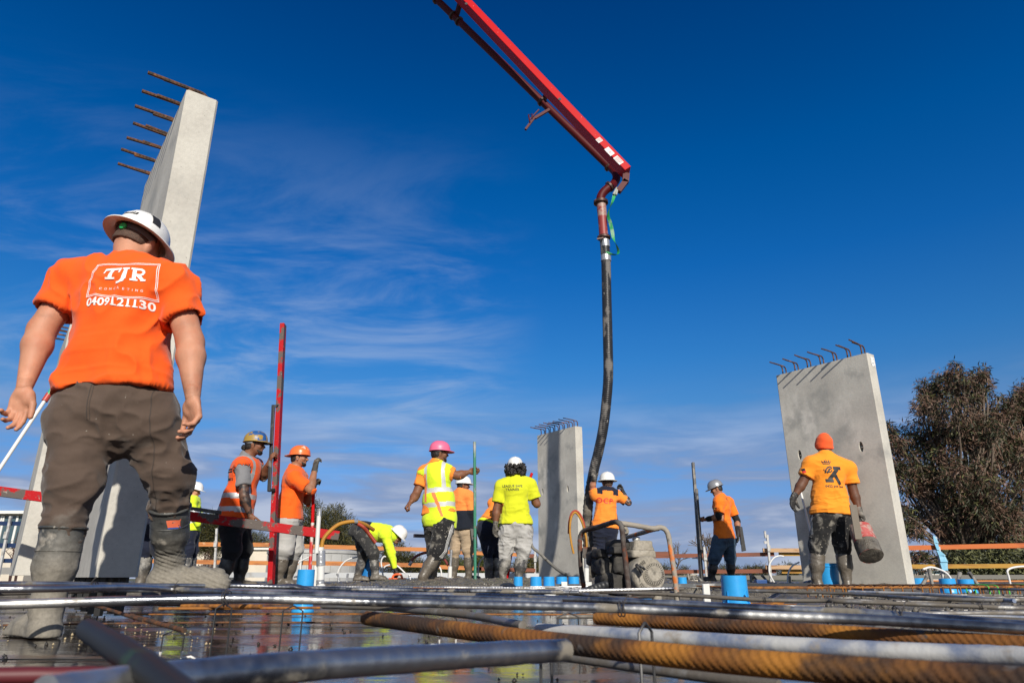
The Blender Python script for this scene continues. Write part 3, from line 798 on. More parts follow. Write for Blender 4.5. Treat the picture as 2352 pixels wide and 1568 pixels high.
# ------------------------------------------------------------------ precast wall panels
M_pan = mat('precast_concrete', (.55, .53, .475), .8, layers=(((.46, .44, .395), 1.6, .42, .62, 6), ((.67, .64, .58), 2.6, .52, .70, 6, (1, 1, .4)), ((.34, .335, .31), 2.2, .50, .68, 9), ((.36, .35, .32), 1.4, .60, .78, 6, (1, 1, .25)), ((.10, .095, .085), 130, .72, .74, 2)), bump=(50, .0016, 5), fine=(40, .05))
M_rust = mat('rusted_rebar', (.12, .048, .018), .75, layers=(((.045, .028, .018), 26, .45, .6, 4), ((.26, .10, .025), 14, .55, .7, 4)), rib=(14, .0016), bump=(200, .0008))
BR = V((-.597, .802, 0)).normalized()      # along the breadth of the panels
TH = V((BR.y, -BR.x, 0))                  # along their thickness
def slot_cut(o, boxes):
    for c, sz, ax in boxes:
        m2 = MB(); 
        m2.lathe([(1, -1), (1, 1)], c, (ax[0] * sz[0] / 2, ax[1] * sz[1] / 2, ax[2] * sz[2] / 2), 14)
        k = m2.build('cut', M_pan, smooth=False); md = o.modifiers.new('b', 'BOOLEAN'); md.operation = 'DIFFERENCE'; md.object = k; md.solver = 'EXACT'
        dg = bpy.context.evaluated_depsgraph_get(); dg.update(); me = bpy.data.meshes.new_from_object(o.evaluated_get(dg)); o.modifiers.remove(md); o.data = me; bpy.data.objects.remove(k)

def panel(c0, Ltop, label, zb=.10, zt=3.1, th=.19, hook=.26, slots=(), hooks=7, dirt=None, sticker=False, hk=None, name='wall_panel', rise=.14, br=.0095):
    """c0: the near front-left bottom corner (x, y) of the narrow face; the narrow face runs along TH, the broad face along BR"""
    c0 = V((c0[0], c0[1], 0)); o = thing(name, label, 'wall panel', (c0.x, c0.y, zb), 'precast wall panels standing on the slab')
    ch = .012; up = V((0, 0, 1)); mb = MB()
    poly = [(ch, 0), (th - ch, 0), (th, ch), (th, Ltop - ch), (th - ch, Ltop), (ch, Ltop), (0, Ltop - ch), (0, ch)]
    mb.prism(poly, c0 + up * zb, (TH, BR, up), zt - zb)
    # prism expects right-handed axes; recompute the normals
    p = mb.build('panel_body', M_pan, o, smooth=False)
    bm = bmesh.new(); bm.from_mesh(p.data); bmesh.ops.recalc_face_normals(bm, faces=bm.faces[:])
    bm.to_mesh(p.data); bm.free()
    if slots:
        slot_cut(p, [(c0 + BR * s + up * z + TH * .02, (.055, .11, .17), (BR, up, TH)) if False else (c0 + BR * s + up * z + TH * .015, (.055, .135, .11), (BR, up, TH)) for s, z in slots])
        for s, z in slots:
            m3 = MB(); m3.tube([c0 + BR * (s - .03) + up * z + TH * .045, c0 + BR * (s + .03) + up * z + TH * .045], .012, 10); m3.build('lifting_pin', mat('galv', (.52, .53, .54), .38, metal=.7, layers=(((.36, .37, .38), 8, .45, .6, 4),)), o)
    hd_ = (-TH).normalized() if hk is None else hk
    for i in range(hooks):
        s = .09 + (Ltop - .18) * i / (hooks - 1)
        for j, t in enumerate((th * .25, th * .75)):
            b = c0 + TH * t + BR * s + up * (zt - .05); r = .05; jx = V((random.uniform(-.01, .01), random.uniform(-.01, .01), 0)); top = .05 + rise + random.uniform(-.006, .006)
            pts = [b, b + up * (top - r + .0)] + [b + up * (top - r + r * math.sin(a)) + hd_ * (r - r * math.cos(a)) for a in (.3, .7, 1.1, 1.4)] + [b + up * top + hd_ * r + jx * .2, b + up * (top + random.uniform(-.008, .012)) + hd_ * (hook + .04) + jx]
            m4 = MB(); m4.tube(pts, br, 8); m4.build('starter_bar', M_rust, o)
    return o, p
# A: tall at the left; B: behind it; C: right; D: centre
panA, pA = panel((-2.045, 3.542), 1.41, 'tall lit precast panel right behind the orange-shirted man, bars bent left at its top', zb=.20, rise=.075, hook=.225, br=.0115)
panB, pB = panel((-5.33, 7.72), 1.35, 'precast panel at the far left mostly hidden behind the man and the tall panel', zb=.22)
D_s = []
def on_broad(c0, u, v):
    c0 = V((c0[0], c0[1], 0)); n = TH; x, z = ray(u, v); d = V((x, 1, z)); k = c0.dot(n) / d.dot(n) if abs(d.dot(n)) > 1e-6 else 1
    P = V((0, 0, H)) + d * ((c0 - V((0, 0, 0))).dot(n) / (V((x, 1, 0)).dot(n))); return (P - c0).dot(BR), P.z
cC = (4.856 * .955, 8.874 * .955); cD = (1.287, 13.66)
panC, pC = panel(cC, 1.34, 'precast panel on the right behind the man in the orange beanie, two slots and bars bent left on top', slots=[on_broad(cC, 1837, 1044), on_broad(cC, 1978, 1025.5)], zt=.2 + 2.9 * .955, th=.18, hook=.24)
panD, pD = panel(cD, 1.25, 'precast panel in the centre crossed by the shadow of the hose', zb=.08, slots=[on_broad(cD, 1304, 1122), on_broad(cD, 1246, 1129)], hooks=8)
mb = MB(); c = V((cC[0], cC[1], 2.87)) - BR * .003; mb.add([c + TH * .06 - V((0, 0, .07)), c + TH * .165 - V((0, 0, .07)), c + TH * .165 + V((0, 0, .06)), c + TH * .06 + V((0, 0, .06))], [(0, 1, 2, 3)])
mb.build('paper_label', mat('paper', (.75, .75, .74), .6, layers=(((.1, .1, .1), 40, .62, .64, 2),)), panC)
for c0, zb, L_ in ((V((-2.045, 3.542, 0)), .20, 1.41),):
    for s in (.06, .30, .6, .9, 1.2):
        for t in (.05, .14):
            m5 = MB(); b = c0 + BR * s + TH * t; m5.box(b + V((0, 0, (zb + .02) / 2)), (.03, .03, zb - .02)); m5.build('packer', mat('black_packer', (.015, .015, .015), .6), panA)
for c0, L_, pn in ((V((*cC, 0)), 1.34, panC), (V((*cD, 0)), 1.25, panD)):
    m5 = MB(); m5.box(c0 + BR * L_ / 2 + TH * .095 + V((0, 0, .045)), (L_ + .02, .21, .075), (BR, TH, V((0, 0, 1)))); m5.build('footing_strip', mat('black_packer', (.015, .015, .015), .6), pn)

# ------------------------------------------------------------------ reinforcement
M_bar = mat('wet_steel_bar', (.34, .35, .375), .32, metal=.9, layers=(((.66, .65, .62), 3.0, .46, .62, 7, (1, 1, 1), .5), ((.12, .13, .155), 4, .50, .62, 5, (1, 1, 1), .26), ((.36, .33, .28), 8, .58, .66, 6, (1, 1, 1), .9)), bump=(60, .0010), rib=(18, .0003))
M_barm = mat('muddy_steel_bar', (.27, .27, .275), .42, metal=.6, layers=(((.19, .17, .145), 5, .42, .54, 6, (1, 1, 1), .8), ((.50, .49, .46), 9, .60, .70, 5, (1, 1, 1), .5)), bump=(60, .0015))
M_barp = mat('pale_smeared_bar', (.50, .50, .49), .45, metal=.1, layers=(((.16, .20, .30), 9, .50, .66, 6), ((.34, .30, .25), 14, .6, .7, 5)), bump=(80, .001))
M_orust = mat('orange_rust', (.30, .115, .018), .75, layers=(((.12, .050, .018), 20, .45, .62, 5), ((.46, .20, .03), 12, .6, .75, 4)), rib=(14, .0012), bump=(160, .001))
def bar(pts, dia, m, label, name='reinforcing_bar', group='steel bars of the slab mesh', n=6, seg=10, rough=.0):
    P = spline(pts, n) if len(pts) > 2 else [V(pts[0]) * (1 - k / 8) + V(pts[1]) * k / 8 for k in range(9)]
    if rough: P = [p + V((0, 0, random.uniform(-rough, rough))) for p in P]
    o_ = P[len(P) // 2]; mb = MB(); mb.tube(P, [dia / 2 * random.uniform(.96, 1.05) for _ in P], seg); ob = mb.build(name, m, None, loc=o_); return tag(ob, label, 'steel bar', group)
def pds(L): return [pd(*q) for q in L]
bar(pds([(-90, 1391, 1.05), (0, 1387.5, 1.1), (520, 1374, 1.22), (851, 1382, 1.3), (1177, 1389.5, 1.25), (1427, 1397, 1.2), (1776, 1414, 1.12), (2026, 1424, 1.05), (2450, 1450, .9)]), .0155, M_bar, 'long silver bar running the whole width just in front of the engine feet', n=14, seg=14)
bar(pds([(520, 1356, 2.1), (632, 1358, 2.2), (976, 1365, 2.0), (1177, 1370, 1.85), (1476, 1382, 1.6), (1776, 1397, 1.4), (2060, 1412, 1.25), (2450, 1443, 1.05)]), .0145, M_bar, 'dark wet bar passing right under the engine and falling to the right', n=12)
bar(pds([(-90, 1353, 1.5), (130, 1351, 1.6), (300, 1348, 1.9), (404, 1353, 2.1), (563, 1360, 1.9), (760, 1366, 1.8), (1040, 1374, 1.6), (1290, 1384, 1.5)]), .016, M_bar, 'silver bar just below the raised gumboot', n=10)
bar(pds([(-90, 1341, 2.0), (110, 1340, 2.2), (300, 1343, 2.5), (560, 1345, 2.8), (800, 1352, 2.8), (1100, 1357, 2.7), (1330, 1360, 2.6)]), .016, M_bar, 'silver bar behind the heel of the raised gumboot', n=10)
bar(pds([(1380, 1358, 3.4), (1562, 1366, 3.2), (1755, 1377, 3.0), (1895, 1379, 2.9), (1952, 1381, 2.8), (2420, 1399, 2.5)]), .017, M_barm, 'muddy grey bar passing in front of the wide blue sleeve', n=8)
bar(pds([(1540, 1360, 3.8), (1640, 1369, 3.5), (1700, 1374, 3.4)]), .015, M_barm, 'short muddy bar sloping down to the wide blue sleeve')
bar(pds([(1720, 1356, 4.2), (1952, 1363, 3.8), (2120, 1374, 3.3), (2260, 1377, 3.1), (2440, 1377, 3.0)]), .018, M_barm, 'concrete-caked bar along the front of the orange cage', rough=.001)
bar(pds([(1950, 1358, 4.1), (2120, 1364, 3.7), (2330, 1379, 3.0)]), .018, M_barp, 'pale smeared bar crossing right of the orange cage')
bar(pds([(2110, 1409, 2.1), (2440, 1406, 2.1)]), .016, M_barm, 'short grey bar at the right edge above the pale one')
bar(pds([(2090, 1424, 1.9), (2250, 1418, 1.9), (2440, 1424, 1.8)]), .016, M_barp, 'pale speckled bar low at the right edge')
bar(pds([(1300, 1360, 3.0), (1560, 1388, 2.2), (1900, 1403, 1.95), (2130, 1416, 1.8), (2440, 1430, 1.6)]), .016, M_barm, 'grey bar between the two long bars on the right', n=8)
bar(pds([(742, 1390, 1.9), (900, 1396, 1.75), (1075, 1412, 1.5), (1200, 1436, 1.25)]), .016, M_barm, 'grey bar curving down behind the dark end of the big rusty bar', n=8)
bar(pds([(1237, 1446, 1.30), (1450, 1459, 1.15), (1676, 1474, 1.03), (2026, 1494, .9), (2226, 1503, .84), (2450, 1514, .76)]), .024, M_barp, 'whitish smeared bar between the two big rusty bars', n=8, seg=14)
bar(pds([(1290, 1506, 1.1), (1527, 1540, .95), (1790, 1575, .82)]), .015, M_barm, 'speckled bar under the big rusty bar at the bottom edge')
bar(pds([(100, 1600, .40), (420, 1556, .50), (750, 1525, .60), (1100, 1503, .72), (1300, 1492, .80)]), .025, M_bar, 'thick blurred blue-grey bar across the bottom left', n=8, seg=16)
bar(pds([(200, 1444, .66), (300, 1508, .50), (470, 1640, .36)]), .020, mat('dark_bar', (.012, .012, .012), .6, layers=(((.02, .05, .02), 10, .6, .7, 3),)), 'blurred black bar end poking up at the bottom left')
bar(pds([(-120, 1553, .50), (160, 1549, .52), (420, 1552, .53)]), .012, mat('dull_red_bar', (.10, .015, .02), .5), 'blurred dull red rod in the bottom left corner')
bar(pds([(-100, 1490, .95), (250, 1480, 1.0)]), .008, M_rust, 'thin rusty rod under water at the left boot') if False else None
for (a, b, dd, lab) in (((364, 1397, 2.2), (735, 1395, 2.4), .009, 'thin orange rusty bar under the silver bar in the middle left'), ((417, 1391, 2.3), (600, 1392, 2.2), .014, 'orange rusty bar whose cut end shows right of the black chair legs'), ((740, 1352, 2.9), (1010, 1358, 2.9), .012, 'orange bar lying right of the taped white pipe'),
                        ((300, 1413, 1.9), (423, 1447, 1.6), .012, 'dark bar slanting down into the puddle'), ((220, 1390, 2.1), (330, 1424, 1.8), .010, 'dark bar slanting down beside the left gumboot'), ((950, 1350, 3.6), (1090, 1355, 3.4), .013, 'short orange bar in front of the pink-helmet man'),
                        ((560, 1354, 3.0), (690, 1357, 2.9), .010, 'orange bar behind the narrow blue sleeve'), ((1600, 1345, 5.0), (1790, 1350, 4.6), .010, 'rusty bar between the wide blue sleeve and the steel channel')):
    bar([pd(*a), pd(*b)], dd, M_orust if 'dark' not in lab else M_rust, lab, group='rusty bars lying on the deck')
# rows of the far mesh
for i, (Y, xa, xb, zz) in enumerate(((3.35, -3.4, .75, .145), (3.9, -4.2, .8, .14), (4.45, -4.6, .2, .135), (5.1, -5.2, 1.2, .13), (5.8, -6, 1.1, .125), (6.6, -6.6, 2.0, .115), (7.3, -7.5, 2.2, .105))):
    n = 9; P = [V((xa + (xb - xa) * k / n, Y + .05 * math.sin(k + i), zz + random.uniform(-.010, .008))) for k in range(n + 1)]
    bar(P, .016, M_bar if i % 2 == 0 else M_barm, ['third', 'fourth', 'fifth', 'sixth', 'seventh', 'eighth', 'last'][i] + ' bar back from the raised gumboot, lying across the deck', n=4, seg=8)
for i, x in enumerate((-2.9, -2.45, -1.15, -.75, -.1, .35, 1.6, 2.3, 3.2)):
    y0 = (3.2, 3.2, 3.4, 3.6, 3.6, 4.6, 5.4, 4.6, 4.2)[i]
    bar([V((x, y0, .125)), V((x + .3, y0 + 2, .12)), V((x + .55, 7.4, .10))], .014, M_barm, ['leftmost', 'second', 'third', 'fourth', 'fifth', 'sixth', 'seventh', 'eighth', 'rightmost'][i] + ' of the bars pointing away from the camera under the mesh', n=4, seg=8)
# the two big ribbed rusty bars in front
M_big = mat('big_rusty_bar', (.20, .075, .014), .75, layers=(((.045, .026, .016), 5, .46, .60, 9), ((.38, .155, .02), 8, .48, .66, 7), ((.10, .09, .085), 30, .62, .72, 4)), bump=(120, .0012, 5))
def ribbed(pts, dia, label, pitch=.0112, seg=24, slant=1.0):
    P = spline(pts, 10); L = [0]
    for i in range(1, len(P)): L.append(L[-1] + (P[i] - P[i - 1]).length)
    tot = L[-1]; n = int(tot / .0016); Q = []
    for i in range(n + 1):
        s = tot * i / n; k = max(j for j in range(len(L)) if L[j] <= s + 1e-9); k = min(k, len(P) - 2); t = (s - L[k]) / max(L[k + 1] - L[k], 1e-9); Q.append(lerp(P[k], P[k + 1], min(t, 1)))
    vs = []; fs = []
    for i, p in enumerate(Q):
        T = (Q[min(i + 1, n)] - Q[max(i - 1, 0)]).normalized(); N = T.cross(V((0, 0, 1))).normalized(); B = N.cross(T)
        s = tot * i / n
        for k in range(seg):
            a = 2 * math.pi * k / seg; ph = (s + slant * .0115 * math.sin(a) + (0 if math.cos(a) > 0 else pitch / 2)) / pitch
            rr = max(0, math.cos(2 * math.pi * ph)) ** 1.5 * .00135 * min(1, abs(math.cos(a)) * 3 + .1); rr = max(rr, .0012 * (abs(math.cos(a)) < .12))
            e = min(1, (i + .6) / 3)
            vs.append(p + (N * math.cos(a) + B * math.sin(a)) * (dia / 2 + rr) * e)
    for i in range(n):
        for k in range(seg): k2 = (k + 1) % seg; fs.append((i * seg + k, i * seg + k2, (i + 1) * seg + k2, (i + 1) * seg + k))
    o = arr_mesh('reinforcing_bar', vs, fs, M_big); me = o.data
    bm = bmesh.new(); bm.from_mesh(me)
    bm.verts.ensure_lookup_table(); bm.faces.new([bm.verts[k] for k in range(seg)][::-1]); bmesh.ops.recalc_face_normals(bm, faces=bm.faces[:]); bm.to_mesh(me); bm.free()
    me.polygons.foreach_set('use_smooth', [True] * len(me.polygons))
    return tag(o, label, 'steel bar', 'big ribbed bars close to the camera')
ribbed(pds([(1366, 1419, 1.5), (1676, 1437, 1.27), (2026, 1461, 1.07), (2460, 1490, .88)]), .0235, 'big ribbed rusty bar, the farther of two, its end beside the engine')
ribbed(pds([(838, 1418, 1.36), (1176, 1462, 1.02), (1427, 1492, .86), (1676, 1517, .75), (2026, 1545, .64), (2500, 1582, .52)]), .0245, 'big ribbed rusty bar crossing the bottom right corner, nearest of all')
for i, (Y, xa, xb, zz) in enumerate(((2.45, .15, 2.3, .075), (2.95, .3, 2.9, .075), (3.45, .9, 3.4, .07), (3.75, 1.7, 3.6, .085), (4.35, 1.9, 4.2, .085), (4.9, 2.0, 4.6, .09))):
    bar([V((xa + (xb - xa) * k / 5, Y - .10 * k / 5 + random.uniform(-.02, .02), zz + random.uniform(-.008, .006))) for k in range(6)], .013, M_barm, '%s of the muddy cross bars on the right side between engine and cage' % ('nearest', 'second nearest', 'third nearest', 'fourth nearest', 'fifth nearest', 'farthest')[i], n=4, seg=8)
# lower layer: thin rusty bars close to the deck
for i, (Y, xa, xb, zz, sl) in enumerate(((2.9, -2.0, -.55, .022, .10), (3.6, -1.9, .9, .028, -.05), (4.7, -2.6, 1.2, .03, .05))):
    bar([V((xa, Y, zz)), V(((xa + xb) / 2, Y + sl, zz + .004)), V((xb, Y + sl * 1.6, zz))], .008, M_rust if i != 1 else M_orust, 'thin rusty bar low over the wet deck, %s row back' % ('first', 'second', 'third')[i], group='rusty bars lying on the deck', seg=7)
# wire chairs that carry the bars
M_wire = mat('chair_wire', (.05, .05, .052), .45, metal=.5); M_tip = mat('chair_white_tip', (.62, .60, .56), .5)
def chair(p, hgt, label, wd=.05, rot=0.0):
    o = thing('bar_chair', label, 'bar chair', p, 'wire chairs under the bars'); ax = V((math.cos(rot), math.sin(rot), 0)); ay = V((-ax.y, ax.x, 0)); p = V(p)
    for s in (-1, 1):
        a = p + ax * s * wd / 2; mb = MB(); mb.tube([a + V((0, 0, .014)), a + V((0, 0, hgt)), p + V((0, 0, hgt + .012))], .0021, 6); mb.build('leg', M_wire, o)
        mb = MB(); mb.tube([a + V((0, 0, .022)), a + V((0, 0, .006)), a + ax * s * .022 + V((0, 0, .008)) + ay * .004, a + ax * s * .034 + V((0, 0, .002))], .0034, 6); mb.build('foot', M_tip, o)
for (u, v, d, h_, w_, r_, lab) in ((670, 1431, 1.72, .12, .050, 0, 'two-legged wire chair standing in the puddle in front of the narrow blue sleeve'), (508, 1445, 1.60, .13, .035, .3, 'black wire chair where the silver bar is tied'), (400, 1452, 1.75, .06, .05, .3, 'low wire chair under the dark slanting bar'),
                            (1305, 1413, 2.0, .09, .06, .1, 'wire chair left of the farther big rusty bar'), (1255, 1545, 1.0, .10, .05, 1.2, 'near wire chair under the big rusty bar'), (1875, 1436, 1.9, .08, .05, .2, 'wire chair on the muddy concrete at the right'), (2150, 1432, 1.7, .07, .05, .6, 'rightmost wire chair standing in the concrete'),
                            (1030, 1404, 2.1, .08, .05, .2, 'wire chair behind the dark tip of the big rusty bar'), (1490, 1578, .9, .13, .03, .8, 'blurred wire chair at the bottom edge')):
    q = pd(u, v, d); chair((q.x, q.y, max(0.0, zc_(q.x, q.y)) if q.y > 1.7 else 0), max(h_, .145 - max(0, q.z) * 0) if False else h_, lab, w_, r_)
M_tie = mat('tie_wire', (.10, .09, .085), .5, metal=.5)
def tie(u, v, d, label, r=.012, ang=0):
    c = pd(u, v, d); mb = MB()
    for k in (-1, 1): mb.tube([c + V((k * .003 + .002 * math.sin(a * 2), math.cos(a) * r, math.sin(a) * r)) for a in [i * math.pi / 6 for i in range(12)]], .0011, 5, closed=True)
    mb.tube([c + V((0, -r, 0)), c + V((.004, -r - .006, .014)), c + V((.012, -r - .004, .026))], .0010, 5)
    tag(mb.build('wire_tie', M_tie, None, loc=c), label, 'wire tie', 'wire ties twisted round the bars')
for i, (u, v, d) in enumerate(((520, 1374, 1.22), (1427, 1397, 1.2), (215, 1348, 1.75), (404, 1353, 2.1), (1075, 1366, 2.0), (1755, 1377, 3.0), (1900, 1403, 1.95), (2250, 1391, 2.6), (1300, 1378, 1.75), (2060, 1412, 1.25))):
    tie(u, v, d, 'twisted wire tie, number %s from the left on the bars' % ('first', 'sixth', 'second', 'third', 'fourth', 'eighth', 'ninth', 'tenth', 'fifth', 'next')[i] if False else ['wire tie where the long silver bar meets the chair legs', 'wire tie on the long bar just below the engine', 'wire tie left of the raised gumboot', 'wire tie under the raised gumboot heel', 'wire tie in front of the pink-helmet man', 'wire tie right of the wide blue sleeve', 'wire tie on the grey bar below the beanie man', 'wire tie near the right edge on the muddy bar', 'wire tie left below the engine frame', 'wire tie low between the right-hand bars'][i], r=.013)

# orange ligature cage
o = thing('ligature_cage', 'orange rusty cage of bars and hoops in front of the man in the beanie', 'reinforcement cage', pd(1900, 1372, 5.0))
def cg(s, t, z): return V((1.95 + s * 2.1, 4.7 + s * .55 + t * .26, z))
for t, z in ((0, .135), (1, .135), (0, .035), (1, .035), (.5, .138)):
    mb = MB(); mb.tube([cg(-.25, t, z), cg(1.05, t, z)], .006, 8); mb.build('long_bar', M_orust, o)
for i in range(26):
    s = .02 + i * .037 + random.uniform(-.006, .006); k = .012
    P = [cg(s, -.02, .02), cg(s + .003, -.03, .10), cg(s + .003, 0.02, .142), cg(s + k, .5, .150), cg(s + k, .98, .144), cg(s + k, 1.04, .09), cg(s + k, 1.02, .02)]
    mb = MB(); mb.tube(spline(P, 3), .0045, 7); h_ = mb.build('hoop', M_orust if i not in (17, 18, 22) else mat('green_marker', (.10, .55, .08), .5), o)

# ------------------------------------------------------------------ pipe sleeves, pipes, conduits
M_blue = mat('sky_blue_plastic', (.03, .33, .74), .32, layers=(((.045, .40, .80), 6, .5, .7, 3),), bump=(40, .0006), fine=(30, .04))
M_pvc = mat('white_pvc', (.68, .68, .66), .35, layers=(((.42, .38, .32), 12, .64, .74, 6),))
M_duct = mat('silver_tape', (.42, .43, .45), .30, metal=.5, bump=(45, .004))
def sleeve(u, v_base, Y, r, h_, label, zb=None, fins=True, rt=None):
    q = pt(u, v_base, Y); zb = q.z if zb is None else zb; c = V((q.x, q.y, zb)); rt = rt or r * .93
    o = thing('pipe_sleeve', label, 'pipe sleeve', c, 'blue plastic pipe sleeves cast into the slab'); mb = MB()
    mb.lathe([(r * 1.0, 0), (rt, h_), (rt - .003, h_ + .001), (rt - .0045, h_), (r - .006, .004)], c, seg=36); mb.build('tube', M_blue, o)
    mb = MB(); mb.lathe([(r * 1.22, 0), (r * 1.22, .003), (r * 1.10, .03), (r * .99, .04)], c, seg=30); mb.build('flange', M_blue, o)
    if fins:
        for k in range(12):
            a = 2 * math.pi * k / 12 + .2; dx = V((math.cos(a), math.sin(a), 0)); mb = MB(); t_ = V((-dx.y, dx.x, 0)); hh = h_ * .55 if k % 3 == 1 else .045
            mb.prism([(r * .9, .002), (r * 1.2, .002), (r * 1.0, hh), (r * .9, hh)], c - t_ * .001, (dx, V((0, 0, 1)), t_), .002); mb.build('fin', M_blue, o, smooth=False)
    return o
sleeve(695, 1404, 4.52, .056, .245, 'narrow tall blue sleeve beside the taped white pipes', zb=0)
sleeve(1690, 1380, 4.6, .084, .20, 'widest blue sleeve, standing on the deck in front of the jeans-wearing man', zb=0.01)
sleeve(1190, 1350, 7.0, .046, .13, 'blue sleeve half sunk under the lime-shirted man', zb=.075, fins=False)
for i, (u, l) in enumerate(((1231, 'blue sleeve at the left foot of the central panel'), (1261, 'blue sleeve above the white floor drain'), (1290, 'third blue sleeve from the left along the central panel'), (1318, 'blue sleeve nearest the engine frame'))):
    sleeve(u, 1345, 7.1 + .05 * i, .058, .13, l, zb=.075, fins=False)
sleeve(2179, 1352, 5.8, .062, .11, 'blue sleeve with a white hoop rising from it right of the tall right panel', zb=.08, fins=False)
sleeve(2221, 1352, 5.9, .062, .105, 'mud-spotted blue sleeve farthest right', zb=.08, fins=False)
sleeve(2112, 1342, 8.6, .07, .10, 'small blue sleeve at the right foot of the right panel', zb=.09, fins=False)
sleeve(1567, 1334, 7.6, .05, .10, 'blue sleeve just right of the engine frame', zb=.10, fins=False)
for i, (u, Y, l) in enumerate(((1397, 5.3, 'left blue sleeve seen under the engine'), (1480, 5.0, 'right blue sleeve seen under the engine'))): sleeve(u, 1370, Y, .055, .06, l, zb=.0)
# taped white pipes
def tubething(name, cat, label, parts, group=None, base=None):
    o = thing(name, label, cat, base or parts[0][1][0], group)
    for nm, P, r, m in parts:
        mb = MB(); mb.tube(spline(P, 6) if len(P) > 2 else P, r, 14); mb.build(nm, m, o)
    return o
Yp = 4.75
tubething('drain_pipe', 'pipe', 'white plastic pipe wrapped in silver tape, thin pipe rising from it', [
    ('lower_pipe', [pt(736, 1356, Yp), pt(737, 1300, Yp)], .024, M_pvc), ('elbow', [pt(748, 1358, Yp), pt(738, 1352, Yp), pt(736, 1344, Yp)], .031, M_pvc), ('tape_wrap', [pt(735.5, 1340, Yp), pt(735.5, 1331, Yp)], .027, M_duct),
    ('tape_wrap', [pt(737, 1298, Yp), pt(737, 1264, Yp)], .030, M_duct), ('upper_pipe', [pt(735, 1266, Yp), pt(736, 1256, Yp)], .025, M_pvc), ('thin_pipe', [pt(727, 1270, Yp - .03), pt(733, 1176, Yp - .03)], .0145, M_pvc), ('steel_cap', [pt(733, 1184, Yp - .03), pt(734, 1168, Yp - .03)], .0155, M_duct),
    ('side_pipe', [pt(722, 1358, Yp), pt(725, 1298, Yp)], .013, M_pvc)])
M_cy = mat('amber_conduit', (.50, .24, .03), .4, rib=(45, .0016), layers=(((.35, .13, .03), 8, .5, .7, 3),)); M_cr = mat('red_conduit', (.42, .06, .03), .4, rib=(45, .0016)); M_cw = mat('white_conduit', (.70, .70, .69), .45)
tubething('flexible_conduit', 'conduit', 'amber conduit arching from the taped pipes to the bending man', [('hose', [pt(739, 1260, 4.8), pt(742, 1240, 4.8), pt(757, 1220, 4.8), pt(780, 1203, 4.85), pt(812, 1197, 4.9), pt(836, 1203, 5.0), pt(858, 1216, 5.1)], .0135, M_cy), ('tape', [pt(811, 1196.5, 4.9), pt(820, 1198, 4.92)], .0155, M_duct)], 'ribbed conduits arching out of the slab')
tubething('flexible_conduit', 'conduit', 'red conduit running down in front of the bending man', [('hose', [pt(816, 1199, 4.93), pt(832, 1208, 4.95), pt(845, 1222, 5.0), pt(862, 1245, 5.05)], .0135, M_cr)], 'ribbed conduits arching out of the slab')
Yq = 8.2
tubething('flexible_conduit', 'conduit', 'red conduit arch in front of the central panel', [('hose', [pt(1306, 1225, Yq), pt(1307.5, 1198, Yq), pt(1313, 1178.6, Yq), pt(1321.7, 1172.6, Yq), pt(1331, 1178.6, Yq), pt(1338.5, 1194, Yq), pt(1343, 1212, Yq), pt(1345, 1240, Yq), pt(1345, 1281, Yq)], .0125, M_cr)], 'ribbed conduits arching out of the slab')
tubething('flexible_conduit', 'conduit', 'amber conduit arch in front of the central panel, its free end low', [('hose', [pt(1317.6, 1271, Yq - .05), pt(1311.8, 1244.6, Yq - .05), pt(1309, 1215, Yq - .05), pt(1312, 1188, Yq - .05), pt(1320, 1176.5, Yq - .05), pt(1328, 1182, Yq - .05), pt(1336.5, 1198, Yq - .05), pt(1342, 1216, Yq - .05), pt(1347, 1240, Yq - .05), pt(1348.5, 1285, Yq)], .0125, M_cy)], 'ribbed conduits arching out of the slab')
tubething('drain_pipe', 'pipe', 'white pipe with a taped top at the right foot of the central panel', [('lower_pipe', [pt(1347, 1335, Yq), pt(1347, 1304, Yq)], .030, M_pvc), ('tape_wrap', [pt(1347, 1306, Yq), pt(1347, 1280, Yq)], .028, M_duct)])
tubething('flexible_conduit', 'conduit', 'dark red conduit arching behind the pink-helmet man', [('hose', [pt(941, 1296, 10.5), pt(951, 1280, 10.5), pt(975, 1269, 10.5), pt(1000, 1269, 10.5), pt(1016, 1278, 10.5), pt(1030, 1298, 10.5)], .020, mat('dark_red_conduit', (.20, .04, .03), .4, rib=(45, .0016))), ('tape', [pt(940, 1298, 10.5), pt(946, 1288, 10.5)], .024, M_duct)], 'ribbed conduits arching out of the slab')
tubething('drain_pipe', 'pipe', 'thin pipe with a white taped foot between pink-helmet and khaki men', [('lower_pipe', [pt(1033, 1331, 10.3), pt(1034, 1300, 10.3)], .030, M_pvc), ('thin_pipe', [pt(1034, 1305, 10.3), pt(1037, 1262, 10.3)], .017, M_duct)])
